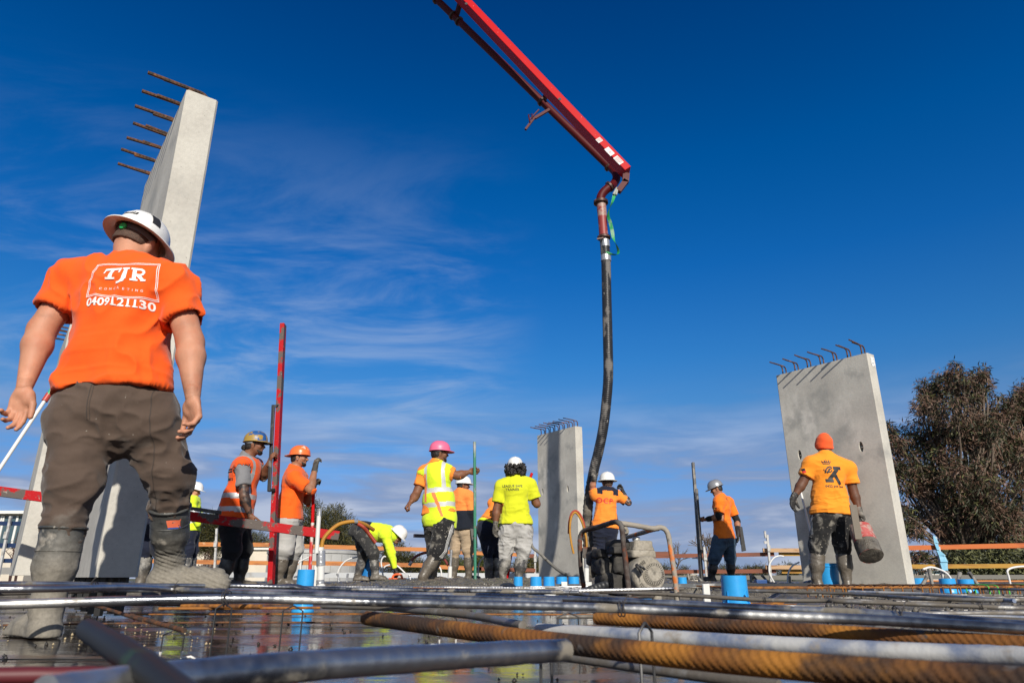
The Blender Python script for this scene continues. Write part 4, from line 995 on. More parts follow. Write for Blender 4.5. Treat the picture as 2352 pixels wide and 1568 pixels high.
hoops = (('left of the taped pipes', 12, [(672, 1330), (675, 1308), (686, 1291), (713, 1277)]), ('between taped pipes and bending man', 12, [(774, 1326), (779, 1306), (795, 1287), (821, 1278), (832, 1278)]), ('lower one under the bending man\'s arm', 12.8, [(878, 1310), (885, 1300), (900, 1296), (914, 1300), (931, 1316)]),
         ('upright one behind the bending man\'s knee', 12.8, [(880, 1322), (877, 1303), (875.6, 1288), (881, 1278), (890, 1277.7)]), ('behind the pink-helmet man\'s leg', 12, [(1004, 1297), (1012, 1306), (1015, 1324)]), ('right of the green pole', 12.5, [(1098, 1324), (1099, 1300), (1104, 1286), (1113, 1278)]),
         ('taller one left of the right panel', 11.5, [(1779, 1338), (1768, 1318), (1767, 1297), (1777, 1281), (1789, 1276), (1800, 1277)]), ('shorter one touching the right panel', 10.5, [(1809, 1338), (1810, 1318), (1819, 1300), (1836, 1290)]), ('in the blue sleeve at the right', 6.0, [(2120, 1306.6), (2139, 1302), (2165, 1310), (2180, 1322), (2188, 1338)]),
         ('at the right edge', 7.0, [(2321, 1342), (2317, 1324), (2314, 1310), (2326, 1303), (2352, 1300), (2385, 1302)]), ('thin one over the jeans-wearing man\'s screed', 14, [(1590, 1281), (1601, 1281), (1611, 1286)]), ('grey upright by the left rail', 13, [(690, 1320), (691, 1290), (696, 1252)]))
for lab, Y, P in hoops: tubething('white_hoop', 'conduit', 'thin white conduit hoop ' + lab, [('hose', [pt(u, v, Y) for u, v in P], .013 * (Y / 12) ** .6, M_cw)], 'white conduit hoops standing out of the slab')
# grout-tube stubs
for i, (u, Y, h_) in enumerate(((1585, 10.5, .15), (1598, 11, .12), (1617, 11.5, .13), (1655, 11, .14), (1668, 11, .14), (1724, 11, .16), (1747, 11, .12), (1768, 10.5, .13), (1814, 10.5, .12), (2113, 7.5, .17), (2139, 7.2, .18), (2160, 7.5, .16), (2194, 7.4, .15), (2246, 7.2, .15), (780, 12, .16), (797, 12, .16), (946, 12.5, .14), (1052, 11.8, .10))):
    x, z = ray(u, 1330); c = V((x * Y, Y, .10)); mb = MB(); k = random.uniform(-.03, .03)
    mb.tube([c + V((k * j, 0, h_ * j / 4)) for j in range(5)], [.017, .019, .016, .018, .019], 9, wob=.12)
    tag(mb.build('void_former_stub', mat('cement_stub', (.26, .25, .23), .8, layers=(((.08, .08, .08), 12, .5, .6, 4),), bump=(60, .004)) if i < 14 else M_duct, None, loc=c), ['short cement-caked stub %s' % s for s in ('just right of the engine frame', 'second right of the engine frame', 'left of the dark screed foot', 'right of the jeans-wearing man\'s front boot', 'behind the wide blue sleeve at its left', 'behind the wide blue sleeve at its right', 'two hands right of the wide blue sleeve', 'at the foot of the galvanised post', 'left against the right panel foot',
        'nearest right of the right panel', 'leaning one right of the right panel', 'under the blue-wrapped post', 'behind the hooped blue sleeve', 'rightmost behind the last blue sleeve', 'foil-wrapped by the tank, left', 'foil-wrapped by the tank, right', 'foil-wrapped right of the orange float', 'foil-wrapped at the khaki man\'s feet')][i], 'stub', 'short stubs standing out of the slab')
# steel channel with white stands, floor drain
o = thing('steel_channel', 'galvanised channel lying on white stands behind the engine and the wide blue sleeve', 'channel', pt(1560, 1341, 5.9)); Mg = MATS['galv']
for a, b in (((1275, 1342, 6.1), (1668, 1341, 5.9)),):
    mb = MB(); mb.bar(pt(*a), pt(*b), .06, .012); mb.bar(pt(a[0], a[1] + 2.5, a[2] - .06), pt(b[0], b[1] + 2.5, b[2] - .06), .012, .024); mb.build('rail', mat('channel_steel', (.10, .105, .11), .5, metal=.2, layers=(((.42, .42, .41), 6, .55, .68, 6),)), o, smooth=False)
mb = MB(); mb.bar(pt(1715, 1341, 5.9), pt(1862, 1340, 5.8), .06, .012, ); mb.bar(pt(1715, 1344, 5.84), pt(1862, 1343, 5.74), .012, .024); mb.build('rail', mat('dark_steel', (.05, .05, .055), .4, metal=.6), o, smooth=False)
for u, Y in ((1296, 6.0), (1621, 5.2), (1352, 5.8)):
    q = pt(u, 1345, Y); mb = MB(); mb.box((q.x, q.y, .08), (.050, .02, .17 if u != 1621 else .15)); mb.box((q.x - .018, q.y - .012, .08), (.008, .008, .15)); mb.box((q.x, q.y, .004), (.07, .06, .008)); mb.build('stand', M_pvc, o, smooth=False, bevel=.002)
o = thing('floor_drain', 'white round floor drain on a flanged foot in front of the central panel', 'floor drain', (*pt(1263, 1356, 5.6).xy, 0)); c = V(o.location)
mb = MB(); mb.lathe([(.045, .0), (.045, .125), (.043, .126)], c, seg=28); mb.build('drain_body', M_pvc, o)
mb = MB(); mb.lathe([(.085, .126), (.085, .131), (.04, .134)], c, seg=28); mb.build('flange', M_pvc, o)
mb = MB(); mb.lathe([(.30, .002), (.30, .006), (.05, .012)], c, seg=30, sy=.6); mb.build('base_disc', M_pvc, o)
# clay-white sheets and black hose on deck
tubething('vibrator_hose', 'hose', 'black hose looping over the bars below the lime-shirted man', [('hose', [pt(1150, 1352, 5.2), pt(1160, 1346, 5.1), pt(1174, 1347, 4.9), pt(1183, 1358, 4.7), pt(1194, 1372, 4.4)], .024, mat('black_rubber', (.012, .012, .013), .45, rib=(22, .002)))])
tubething('vibrator_hose', 'hose', 'muddy grey hose sloping from the lime-shirted man\'s hip past the central panel', [('hose', [pt(1214, 1195, 10.55), pt(1222, 1215, 10.5), pt(1220, 1240, 10.4), pt(1224, 1257, 10.3), pt(1240, 1270, 10.2), pt(1256, 1286, 10.1), pt(1278, 1305, 9.8), pt(1298, 1318, 9.5), pt(1330, 1332, 9.0)], .021, mat('muddy_rubber', (.20, .19, .17), .7, layers=(((.04, .04, .04), 8, .5, .62, 4),), bump=(60, .003)))])
o = thing('plastic_strap', 'black webbing strap curled over the bars beside the raised gumboot', 'strap', pd(620, 1346, 2.8)); mb = MB(); P = spline([pd(590, 1352, 2.7), pd(640, 1343, 2.75), pd(668, 1343, 2.75), pd(700, 1352, 2.65), pd(735, 1362, 2.5)], 8)
for i in range(len(P) - 1): mb.add([P[i], P[i + 1], P[i + 1] + V((.01, .045, .004)), P[i] + V((.01, .045, .004))], [(0, 1, 2, 3)])
mb.build('webbing', mat('webbing', (.03, .03, .035), .5, layers=(((.18, .17, .16), 30, .6, .7, 3),)), o)
# ---- the foreground worker seen from behind
C_or = cloth('orange_cotton', (.86, .105, .008), .04, sc=3)
C_brown = cloth('brown_trackpants', (.092, .064, .049), .12, dirt=((.18, .165, .145), 5, .58, .76), sc=4, extra=(((.30, .28, .24), 60, .74, .78, 2),))
B_p1 = mat('muddy_gumboot', (.040, .043, .044), .45, layers=(((.075, .075, .07), 6, .45, .7, 6), (MUDDRY, 8, .58, .66, 9), (MUDDRY, 34, .68, .73, 4)), bump=(50, .002, 6),
           zl=((.22, .20, .165), .16, .40, 9, .22, .8), fine=(90, .15))
def worker_one():
    o, J = person('biggest man, seen from behind in orange t-shirt and brown pants, one gumboot on the bars', 2.6, dict(
        nk=(305, 624, .04), hd=(317, 560, .10), sa=(170, 652, .03), sb=(402, 664, .03), ea=(97, 757, -.02), wa=(56, 890, -.08), eb=(437, 785, 0), wb=(443, 912, -.06),
        pl=(256, 925, .04), ha=(198, 948, .02), hb=(325, 948, .06), ka=(168, 1112, -.02), na=(108, 1392, -.02), kb=(391, 1090, .14), nb=(391, 1288, .30)),
        face=(0.1, 1), hface=(.16, .94, -.28), hup=(.20, .30, .93), g=1.12, belly=.98, h=.0075, ng=1.12, gz=.0)
    ax = J['axes']
    hA = hand(J['wa'], (-.02, .02, -1), (.15, -1, 0), (1, .15, 0), curl=((.28, .35, .25), (.42, .45, .3), (.6, .6, .4), (.75, .8, .45)), thumb=(.45, .9, .1), tcurl=.15, sc=1.03)
    hB = hand(J['wb'], (.22, .10, -1), (-.62, -.78, 0), (-.78, .62, 0), curl=((.4, .5, .3), (.55, .55, .35), (.65, .6, .4), (.75, .65, .4)), thumb=(.35, .95, .15), tcurl=.2, sc=1.03)
    body(o, J, SKM['fair'], (hA, hB))
    sh = shirt(o, J, C_or, sleeve=.60, hem=.93, inf=.016, h=.0065, collar=False, sl_r=(.063, .071), skirt=.028, tail=(.05, 0),
               disp=lambda v: folds(.013, (7, 7, 5), 2, .8)(v) + folds(.012, (3, 3, 15), 12, .4)(v) * np.clip((1.15 - v[:, 2]) / .3, .15, 1) + .003 * np.abs(fbm(v * (26, 26, 18), 9, 2) - .5))
    tr = trousers(o, J, C_brown, inf=.011, bag=.010, h=.0062, cutf=.5, crot=.03, disp=lambda v: folds(.011, (8, 8, 11), 5, .6)(v) + .006 * np.abs(fbm(v * (22, 22, 30), 6, 3) - .5) + folds(.010, (4, 4, 18), 15, .3)(v) * np.clip((.75 - v[:, 2]) / .3, 0, 1))
    # gumboots
    boots(o, J, B_p1, top=.36, toes=[(-.80, .60, 0), (.97, .16, .05)], sole=[.004, J['nb'].z - .108], h=.0058, L=.185, rt=.074, g=.94,
          disp=lambda v: folds(.003, (10, 10, 30), 7)(v) + .004 * (fbm(v * 34, 3, 3) - .5) + .0028 * np.sin(v[:, 2] * 420 + v[:, 0] * 160) * (v[:, 2] < .30) * (v[:, 0] > -1.44) * np.clip((v[:, 0] + 1.44) / .04, 0, 1))
    for q, c0 in (('a', .36), ('b', .36)):
        kn, an = J['k' + q], J['n' + q]; d = (an - kn).normalized(); s_ = d.cross(V((0, 1, 0))).normalized(); f_ = s_.cross(d)
        for t, w_, r_ in ((.372, .009, .0740), (.56, .006, .0700)):
            c = lerp(kn, an, t); mb = MB(); n = 30
            ring = [c + (s_ * math.cos(2 * math.pi * k / n) + f_ * math.sin(2 * math.pi * k / n)) * r_ for k in range(n)]
            mb.tube(ring, w_ * .7, 6, closed=True); mb.build('boot_rim', B_p1, o, auto=False)
    # sticker on the right boot, eyelet on the left
    kn, an = J['kb'], J['nb']; c = lerp(kn, an, .62); bs = surf([x for x in o.children if x.name.startswith('boot')][1])
    M_stk = mat('orange_sticker', (.80, .17, .08), .5, layers=(((.4, .35, .3), 60, .6, .75, 3),)); M_stb = mat('blue_sticker', (.05, .12, .45), .5)
    cc = hitpt(bs, 404, 1208); printed('boot_label', [shift(rectpoly(-.026, -.004, .026, .022), 0, 0)], o, bs, cc, (1, 0, .12), (-.12, 0, 1), M_stk, .002)
    printed('boot_label', [shift(rectpoly(-.026, -.009, .026, -.0045), 0, 0)], o, bs, cc, (1, 0, .12), (-.12, 0, 1), M_stb, .002)
    # seams on the trousers
    M_seam = mat('brown_seam', (.045, .034, .028), .8); bt = surf(tr); cb_ = J['pl'] - V((0, .3, 0))
    printed('seam', [strokepoly([(.0, .10), (.004, .0), (.010, -.10)], .003), strokepoly([(.008, .10), (.012, .0), (.018, -.10)], .0018)], o, bt, cb_, (1, 0, 0), (0, 0, 1), M_seam, .002, .012)
    printed('seam', [strokepoly([(.075, .10), (.09, -.02), (.10, -.16), (.095, -.30), (.09, -.42)], .003)], o, bt, J['hb'] - V((0, .3, 0)), (1, 0, 0), (0, 0, 1), M_seam, .002, .012)
    # print on the back
    bv = surf(sh); cT = hitpt(bv, 277, 641); ux = ax[0]; uy = ax[2]
    def slab(ps, x, s=1.0): return [shift(p, x, 0, s) for p in ps]
    Tg = [rectpoly(-.034, .044, .034, .056), rectpoly(-.0075, 0, .0075, .05), rectpoly(-.018, 0, .018, .008), rectpoly(-.034, .030, -.028, .056), rectpoly(.028, .030, .034, .056)]
    Jg = [rectpoly(-.004, .048, .022, .056), rectpoly(.003, .004, .016, .052), strokepoly([(.0095, .008), (.006, -.006), (-.004, -.014), (-.016, -.015)], .010)]
    Rg = [rectpoly(-.022, 0, .004, .008), rectpoly(-.016, .004, -.003, .050), rectpoly(-.022, .048, .006, .056), strokepoly([(-.004, .0515), (.012, .0515), (.020, .046), (.022, .039), (.018, .031), (.010, .0265), (-.004, .0265)], .0095),
          strokepoly([(.002, .026), (.012, .016), (.022, .004)], .0125), rectpoly(.014, 0, .034, .008)]
    W = []
    W += [shift(p, -.045, .002) for p in Tg] + [shift(p, -.002, .002) for p in Jg] + [shift(p, .048, .002) for p in Rg]
    def wavy(y, amp, w_=.0022): return strokepoly([(-.125 + .25 * i / 24, y + amp * math.sin(i / 24 * 2 * math.pi * 1.35 + .6)) for i in range(25)], w_)
    for dd in (0, .0055): W += [wavy(.082 - dd, .0035, .0022), wavy(-.073 + dd, .0035, .0022), strokepoly([(-.125 + dd, .084 - dd), (-.125 + dd, -.073 + dd)], .0022), strokepoly([(.125 - dd, .080 - dd), (.125 - dd, -.073 + dd)], .0022)]
    W.append(shift(text_mesh('CONCRETING', .0135, 0.0, 2.1), 0, -.043))
    printed('shirt_print', W, o, bv, cT, ux, uy, M_print_w, .0035, .014)
    dg = [shift(text_mesh('0409121130', .046, .0011, 1.02, 1.0), 0, 0)]
    xs_ = [x for x, y in dg[0][0]]; p_ = (max(xs_) - min(xs_)) / 10
    for i in (4, 6, 7): x = min(xs_) + p_ * (i + .56); dg.append(rectpoly(x - .008, -.0005, x + .009, .0038))
    printed('shirt_print', dg, o, bv, hitpt(bv, 268, 702), ux, uy, M_print_w, .0035, .014)
    # helmet, cropped hair
    hair(o, J, M_stub, low=-.042, thick=.002, fr=.012, h=.005)
    band = mat('helmet_band', (.10, .10, .10), .6)
    hh, (c, hs_, hf, hu, rx, ry, rz) = hardhat(o, J, M_hatw, 'full', .90, .036, band=band)
    kb = MB(); kc = c - hf * .104 - hu * .034; kb.lathe([(.016, 0), (.016, .008), (.012, .012)], kc, (hs_, hu, -hf), 18); kb.build('ratchet_knob', mat('green_knob', (.02, .45, .12), .4), hh)
    hb = surf(hh); st = [rectpoly(-.036, -.009, .036, .009)]
    cS = c - hf * .115 + hu * .040
    printed('sticker', st, hh, hb, cS, hs_, hu, M_print_k, .0015, .01, (hf * .97 - hu * .2).normalized())
    printed('sticker', [text_mesh('CFMEU-1', .016, .0006)], hh, hb, cS - hu * .005, hs_, hu, M_print_w, .003, .01, (hf * .97 - hu * .2).normalized())
    printed('sticker', [rectpoly(-.018, -.026, .018, .026)], hh, hb, c - hf * .05 + hu * .055 + hs_ * .10, hf, hu, M_print_k, .0015, .01, (-hs_).normalized())
    printed('sticker', [strokepoly([(.014 * math.cos(a * .52), .010 * math.sin(a * .52)) for a in range(13)], .004), rectpoly(-.006, -.002, .006, .002)], hh, hb, c - hf * .05 + hu * .14, hs_, hf, M_print_k, .002, .01, (-hu).normalized())
worker_one()

# ---- the crew
Y_OR = (.90, .125, .010); FL_OR = (.93, .27, .035)
C_vest = cloth('orange_vest', (.82, .10, .012), .1, sc=6); C_grey = cloth('grey_marl', (.20, .20, .21), .12)
C_blk = cloth('black_trackpants', (.014, .014, .015), .1, dirt=((.23, .215, .185), 7, .53, .68), sc=6, extra=((MUDDRY, 38, .64, .70, 3),))
C_blk2 = cloth('black_workpants', (.011, .012, .015), .1, dirt=((.10, .095, .085), 9, .62, .8))
C_navy = cloth('navy_drill', (.010, .014, .032), .1, dirt=((.12, .11, .10), 10, .66, .82)); C_sweat = cloth('grey_sweatpants', (.42, .415, .40), .1, dirt=((.17, .15, .125), 3.2, .55, .68), sc=4)
C_khaki = cloth('khaki_drill', (.43, .33, .225), .1); C_jean = cloth('blue_denim', (.055, .10, .155), .22, sc=8, dirt=((.02, .035, .06), 5, .5, .7))
C_lime = cloth('lime_polyester', (.62, .66, .02), .05); C_limev = cloth('lime_hi_vis', (.68, .88, .03), .06, sc=5)
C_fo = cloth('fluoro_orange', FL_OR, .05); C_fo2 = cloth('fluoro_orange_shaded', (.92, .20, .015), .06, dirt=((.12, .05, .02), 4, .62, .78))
C_dk = cloth('dark_charcoal_pants', (.035, .035, .036), .1, dirt=((.22, .21, .19), 9, .54, .70), extra=((MUDDRY, 40, .66, .72, 3),))
C_slv = cloth('black_undersleeve', (.015, .015, .016), .1)
B_mud = mat('wet_mud_boot', MUD, .38, layers=(((.15, .132, .108), 8, .45, .7, 6), ((.07, .06, .05), 16, .55, .75, 5), ((.27, .25, .21), 20, .66, .74, 6)), bump=(34, .005, 6), zl=(MUD, .05, .20, 7, .2, .35), fine=(70, .2))
B_cem = mat('cement_boot', (.06, .06, .062), .5, layers=(((.24, .23, .21), 7, .46, .58, 8), ((.36, .34, .30), 26, .60, .68, 6)), bump=(34, .003, 6), zl=(MUD, .06, .22, 7, .2, .5), fine=(70, .2))
B_blk = boot_mat('black_boot', (.013, .013, .014), .02, .12, dry=False)

def gripz(w_, to, palm, r=0.0, sc=1.0, tight=1.25):
    "a hand at wrist w_ closing round an upright bar at 'to'"
    D = (to - w_); D.z *= .6; D.normalize()
    return hand(w_, D, palm, (0, 0, 1), curl=((.75, tight, .9), (.75, tight, .9), (.75, tight, .9), (.75, tight, .9)), r=r, thumb=(.25, .75, .75), tcurl=.8, sc=sc)

def glove(o, J, q, hp, m, h=.0042, cuff=.05):
    a = J['w' + q]; e = J['e' + q]; d = (e - a).normalized()
    P = hp + [P_cone(a + d * cuff, a - d * .02, .040, .034, .01)]
    return field_obj('glove', P, h, m, o, disp=lambda v: .0015 * (fbm(v * 60, 4, 2) - .5))

def w_vest():          # orange vest, blue and yellow helmet, holding the upright screed
    o, J = person('man in orange reflective vest and worn blue and yellow helmet gripping the upright red screed', 7.9, dict(
        nk=(566, 1050, 0), hd=(586, 1021, 0), sa=(585, 1070, .17), sb=(556, 1072, -.17), ea=(604, 1094, .22), wa=(618, 1062, .06), eb=(561, 1138, -.26), wb=(574, 1183, -.22),
        pl=(542, 1190, 0), ka=(560, 1262, .12), na=(549, 1327, .10), kb=(532, 1264, -.12), nb=(512, 1325, -.12)), face=(1, .25), hface=(1, .12), g=1.12, ng=1.15)
    J['axes'] = basis(J['nk'] - J['pl'], J['sb'] - J['sa'])
    hp = gripz(J['wa'], pt(622, 1048, 7.94), (1, .1, 0)); hb = hand(J['wb'], (.45, 0, -1), (.5, .85, 0), (.9, -.4, .3), curl=(.7, .9, .6))
    tat = mat('tattooed_skin', (.06, .035, .025), .5, layers=(((.02, .018, .02), 26, .45, .55, 5), ((.14, .07, .045), 12, .5, .6, 3)))
    e, wr = np.array(J['eb']), np.array(J['wb'])
    def mf(p, m):
        t = ((p - e) @ (wr - e)) / ((wr - e) @ (wr - e)); d = np.linalg.norm(p - e - np.outer(t, wr - e), axis=1); m[(t > -.9) & (t < .92) & (d < .09)] = 3; return m
    body(o, J, SKM['brown'], (hp, hb), extra_mats=[tat], matfn=mf); hair(o, J, low=-.07, thick=.012); beard(o, J)
    c, (hs_, hf, hu) = J['hd'], J['hax']
    field_obj('hair_bun', [P_ell(c - hf * .115 - hu * .035, (.035, .04, .035), None, 0)], .007, M_hair, o, disp=lambda v: .012 * (vnoise(v * 90, 1) - .5))
    shirt(o, J, C_grey, 'tee', sleeve=.68, hem=.94, inf=.008, sl_r=(.066, .072), skirt=0)
    tt = torso_t(J)
    ax = J['axes']
    def mf2(p):
        t, s, f = tt(p); m = ((t > .62) & (t < .70)) | ((t > .83) & (t < .91)) | ((np.abs(np.abs(s) - .105) < .022) & (t < .62)); return np.where(m, 1, 0)
    f_ = folds(.006, (7, 7, 9), 2)
    P = torso(J, J['g'], .036, .05) + [P_cone(lerp(J['nk'], J['pl'], .7) - ax[1] * .01, lerp(J['nk'], J['pl'], 1.2) - ax[1] * .05, .175, .205, .05)]
    P[4:] = [P_ell(lerp(J['nk'], J['pl'], .18) + ax[1] * 0, (.17, .13, .13), ax, .04)] + P[-1:]
    cuts = [plane_cut(lerp(J['nk'], J['pl'], 1.0), J['pl'] - J['nk']), region_cut(lerp(J['nk'], J['hd'], .05), J['hd'] - J['nk'], J['hd'], .17), arm_cut(J['sa'], J['ea'], -.02, .088), arm_cut(J['sb'], J['eb'], -.02, .092)]
    field_obj('vest', P, .0105, [C_vest, M_tape], o, cuts=cuts, disp=f_, matfn=mf2)
    v_ = o.children[-1]; ve = [x for x in o.children if x.name.startswith('vest')][0]; bv = surf(ve)
    cc = hitpt(bv, 528, 1085)
    printed('vest_print', [rectpoly(-.09, .03, .08, .045), rectpoly(-.09, 0, .06, .018), rectpoly(-.09, -.09, -.04, -.03), rectpoly(-.03, -.09, .03, -.06)], o, bv, cc, ax[0], ax[2], M_print_k, .004, .03)
    trousers(o, J, C_blk2, bag=.022, cutf=.42); boots(o, J, B_blk, toes=[(1, .1, 0), (1, -.1, 0)], top=.30)
    hat = mat('yellow_blue_hat', (.36, .23, .045), .4, layers=(((.02, .09, .28), 5.5, .47, .51, 3), ((.35, .22, .06), 20, .55, .7, 4)), bump=(30, .001))
    hh, (c, hs_, hf, hu, rx, ry, rz) = hardhat(o, J, hat, 'peak', .98, .045, band=mat('grey_band', (.25, .26, .28), .5))
    return o
w_vest()

def w_orange():        # orange tee and helmet, holding the red pole
    o, J = person('man in orange tee, orange helmet and light grey sweatpants holding a red pole', 8.9, dict(
        nk=(676, 1076, 0), hd=(688, 1050, 0), sa=(690, 1097, .18), sb=(676, 1099, -.17), ea=(706, 1150, .20), wa=(720, 1118, .06), eb=(713, 1124, -.24), wb=(724, 1073, -.12),
        pl=(664, 1190, 0), ka=(676, 1262, .12), na=(661, 1326, .12), kb=(652, 1262, -.12), nb=(640, 1323, -.10)), face=(1, .1), hface=(1, .05), g=1.15, ng=1.15)
    J['axes'] = basis(J['nk'] - J['pl'], J['sb'] - J['sa'])
    hb = hand(J['wb'], (.1, .1, 1), (.5, .85, 0), (-.85, .5, 0), curl=(.75, 1.0, .7), r=.003)
    body(o, J, SKM['tan'], ()); hair(o, J, low=-.065, thick=.009); beard(o, J)
    glove(o, J, 'b', hb, M_gloveg)
    ha = gripz(J['wa'], pt(722, 1112, 8.98), (0, -1, 0), r=.003); glove(o, J, 'a', ha, M_gloveg)
    shirt(o, J, cloth('orange_tee', Y_OR, .05), sleeve=.82, hem=1.03, sl_r=(.070, .074), belly=None) if False else shirt(o, J, cloth('orange_tee', Y_OR, .05), sleeve=.82, hem=1.03, sl_r=(.070, .074))
    trousers(o, J, C_sweat, bag=.034, cutf=.30); boots(o, J, B_mud, toes=[(1, .1, 0), (1, -.1, 0)], top=.34)
    hat = mat('orange_hat', (.85, .17, .04), .3, layers=(((.65, .5, .4), 14, .60, .66, 4),))
    J['hax'] = (-J['hax'][0], -J['hax'][1], J['hax'][2])          # helmet worn back to front
    hardhat(o, J, hat, 'peak', .98, .042)
    J['hax'] = (-J['hax'][0], -J['hax'][1], J['hax'][2])
    mb = MB(); mb.lathe([(0, -.006), (.007, -.004), (.007, .004), (0, .006)], J['hd'] + J['hax'][0] * .095 - J['hax'][2] * .04, seg=10); mb.build('ear_stud', mat('silver_stud', (.8, .8, .8), .2, metal=.8), o)
w_orange()

def w_bend():          # bending in lime hoodie
    o, J = person('man in lime hoodie bending down, pressing an orange float into the concrete', 11.6, dict(
        nk=(893, 1222, -.02), hd=(912, 1229, -.03), sa=(888, 1234, .17), sb=(885, 1228, -.18), ea=(893, 1268, .22), wa=(905, 1300, .16), eb=(899, 1268, -.22), wb=(907, 1304, -.20),
        pl=(829, 1219, 0), ha=(826, 1222, .10), hb=(830, 1222, -.10), ka=(836, 1270, .12), na=(822, 1318, .12), kb=(858, 1272, -.12), nb=(862, 1316, -.12)),
        face=(1, 0), hface=(.75, -.05, -.66), hup=(.6, 0, .8), g=1.0)
    J['axes'] = basis(J['nk'] - J['pl'], (0, -1, 0)); J['bent'] = True
    hb = hand(J['wb'], (.5, 0, -.85), (-.6, .2, -.7), (.1, 1, 0), curl=(.6, .8, .5), r=.004); ha = hand(J['wa'], (.5, 0, -.85), (-.6, .2, -.7), (.1, -1, 0), curl=(.6, .8, .5), r=.004)
    body(o, J, SKM['tan'], ()); glove(o, J, 'b', hb, M_glove); glove(o, J, 'a', ha, M_glove)
    tt = torso_t(J)
    def mf(p):
        t, s, f = tt(p); return np.where((t > .60), 1, 0)
    shirt(o, J, [C_limev, cloth('navy_fleece', (.008, .012, .022), .1)], 'hoodie', long=True, hem=1.02, inf=.03, matfn=mf, skirt=.02)
    c, (hs_, hf, hu) = J['hd'], J['hax']
    field_obj('hood', [P_ell(c - hf * .03 - hu * .01, (.105, .10, .115), (hs_, hf, hu), .02), P_cone(c - hu * .06 - hf * .03, J['nk'], .085, .10, .03)], .010, C_limev, o,
              cuts=(plane_cut(c + hf * .045, hf),), disp=folds(.008, (12, 12, 12), 9))
    trousers(o, J, C_dk, bag=.026, cutf=.30, k=.06); boots(o, J, B_cem, toes=[(1, .1, 0), (1, -.1, 0)], top=.30, L=.15)
    hardhat(o, J, M_hatw, 'full', 1.0, .05)
    mb = MB(); b = o.location   # rag of orange wool in the back pocket
    return o
w_bend()

def w_pink():          # pink helmet, lime vest, arms spread
    o, J = person('man in pink helmet, lime reflective vest and striped black pants, arm out to a pole', 8.9, dict(
        nk=(1003, 1064, 0), hd=(1010, 1040, .02), sa=(975, 1087, .03), sb=(1029, 1086, -.03), ea=(955, 1137, -.02), wa=(943, 1153, -.16), eb=(1052, 1092, -.03), wb=(1077, 1083.5, .02),
        pl=(1009, 1192, 0), ha=(998, 1203, .06), hb=(1021, 1203, -.05), ka=(1000, 1262, .10), na=(993, 1318, .16), kb=(1006, 1266, -.14), nb=(971, 1324, -.22)),
        face=(.45, .9), hface=(.96, .28), g=1.18, ng=1.15)
    hb = gripz(J['wb'], pt(1090, 1082, 8.94), (-.1, -1, 0), sc=1.05); ha = hand(J['wa'], (-.55, -.3, -.7), (.3, .5, -.4), (.3, -.9, .1), curl=(1.2, 1.5, 1.0), sc=1.05)
    body(o, J, SKM['brown'], (hb, ha)); hair(o, J, low=-.075, thick=.013); beard(o, J)
    shirt(o, J, C_fo, 'tee', sleeve=.60, hem=.9, sl_r=(.068, .074))
    tt = torso_t(J); ax = J['axes']
    def mf(p):
        t, s, f = tt(p); m = ((t > .46) & (t < .545)) | ((t > .72) & (t < .80)) | ((np.abs(np.abs(s) - .115) < .021) & (t < .46))
        sp = (np.abs(s + .02 - (t - .5) * .22) < .022 + .03 * (vnoise(p * 20, 3) - .5)) & (t > .55) & (t < .98) | (np.abs(s + .125) < .016) & (t > .2) & (t < .7)
        return np.where(sp, 2, np.where(m, 1, 0))
    P = torso(J, J['g'], .036, .05) + [P_cone(lerp(J['nk'], J['pl'], .8) - ax[0] * .05, lerp(J['nk'], J['pl'], 1.25) - ax[0] * .06, .15, .155, .05), P_cone(lerp(J['nk'], J['pl'], .8) + ax[0] * .05, lerp(J['nk'], J['pl'], 1.25) + ax[0] * .06, .15, .155, .05)]
    P[4:7] = []; P.insert(0, P_ell(lerp(J['nk'], J['pl'], .14), (.175, .12, .12), ax, .04)); P.append(P_cone(J['nk'], lerp(J['nk'], J['hd'], .35), .078, .076, .02))
    cuts = [plane_cut(lerp(J['nk'], J['pl'], 1.14), J['pl'] - J['nk'] - ax[0] * .10), region_cut(lerp(J['nk'], J['hd'], .30), J['hd'] - J['nk'], J['hd'], .16), arm_cut(J['sa'], J['ea'], 0, .088), arm_cut(J['sb'], J['eb'], 0, .092)]
    field_obj('vest', P, .0095, [C_limev, mat('pale_tape', (.55, .56, .56), .4, bump=(60, .001)), cloth('orange_spray', (.9, .25, .09), .1)], o, cuts=cuts, disp=folds(.006, (6, 6, 7), 3), matfn=mf)
    tr = trousers(o, J, C_blk, bag=.030, cutf=.22); bv = surf(tr)
    strp = [(J['hb'], J['kb'], 0.05, 1.0), (J['kb'], J['nb'], 0.0, .25)]
    for a, b, t0, t1 in strp:
        d = (b - a).normalized(); out_ = V((.80, -.6, 0)); sx = d.cross(out_).normalized()
        for k in (-1, 0, 1):
            shp = strokepoly([(k * .019, -i * (t1 - t0) * (b - a).length / 12) for i in range(13)], .0085)
            printed('stripe', [shp], o, bv, lerp(a, b, t0) + out_ * .0, (sx if sx.x > 0 else -sx), -d, M_print_w, .003, .03, (-out_).normalized())
    boots(o, J, B_mud, toes=[(.8, .5, 0), (.9, .2, 0)], top=.14, L=.18)
    hardhat(o, J, mat('pink_hat', (.80, .15, .27), .4), 'peak', 1.0, .042, band=M_print_k)
w_pink()

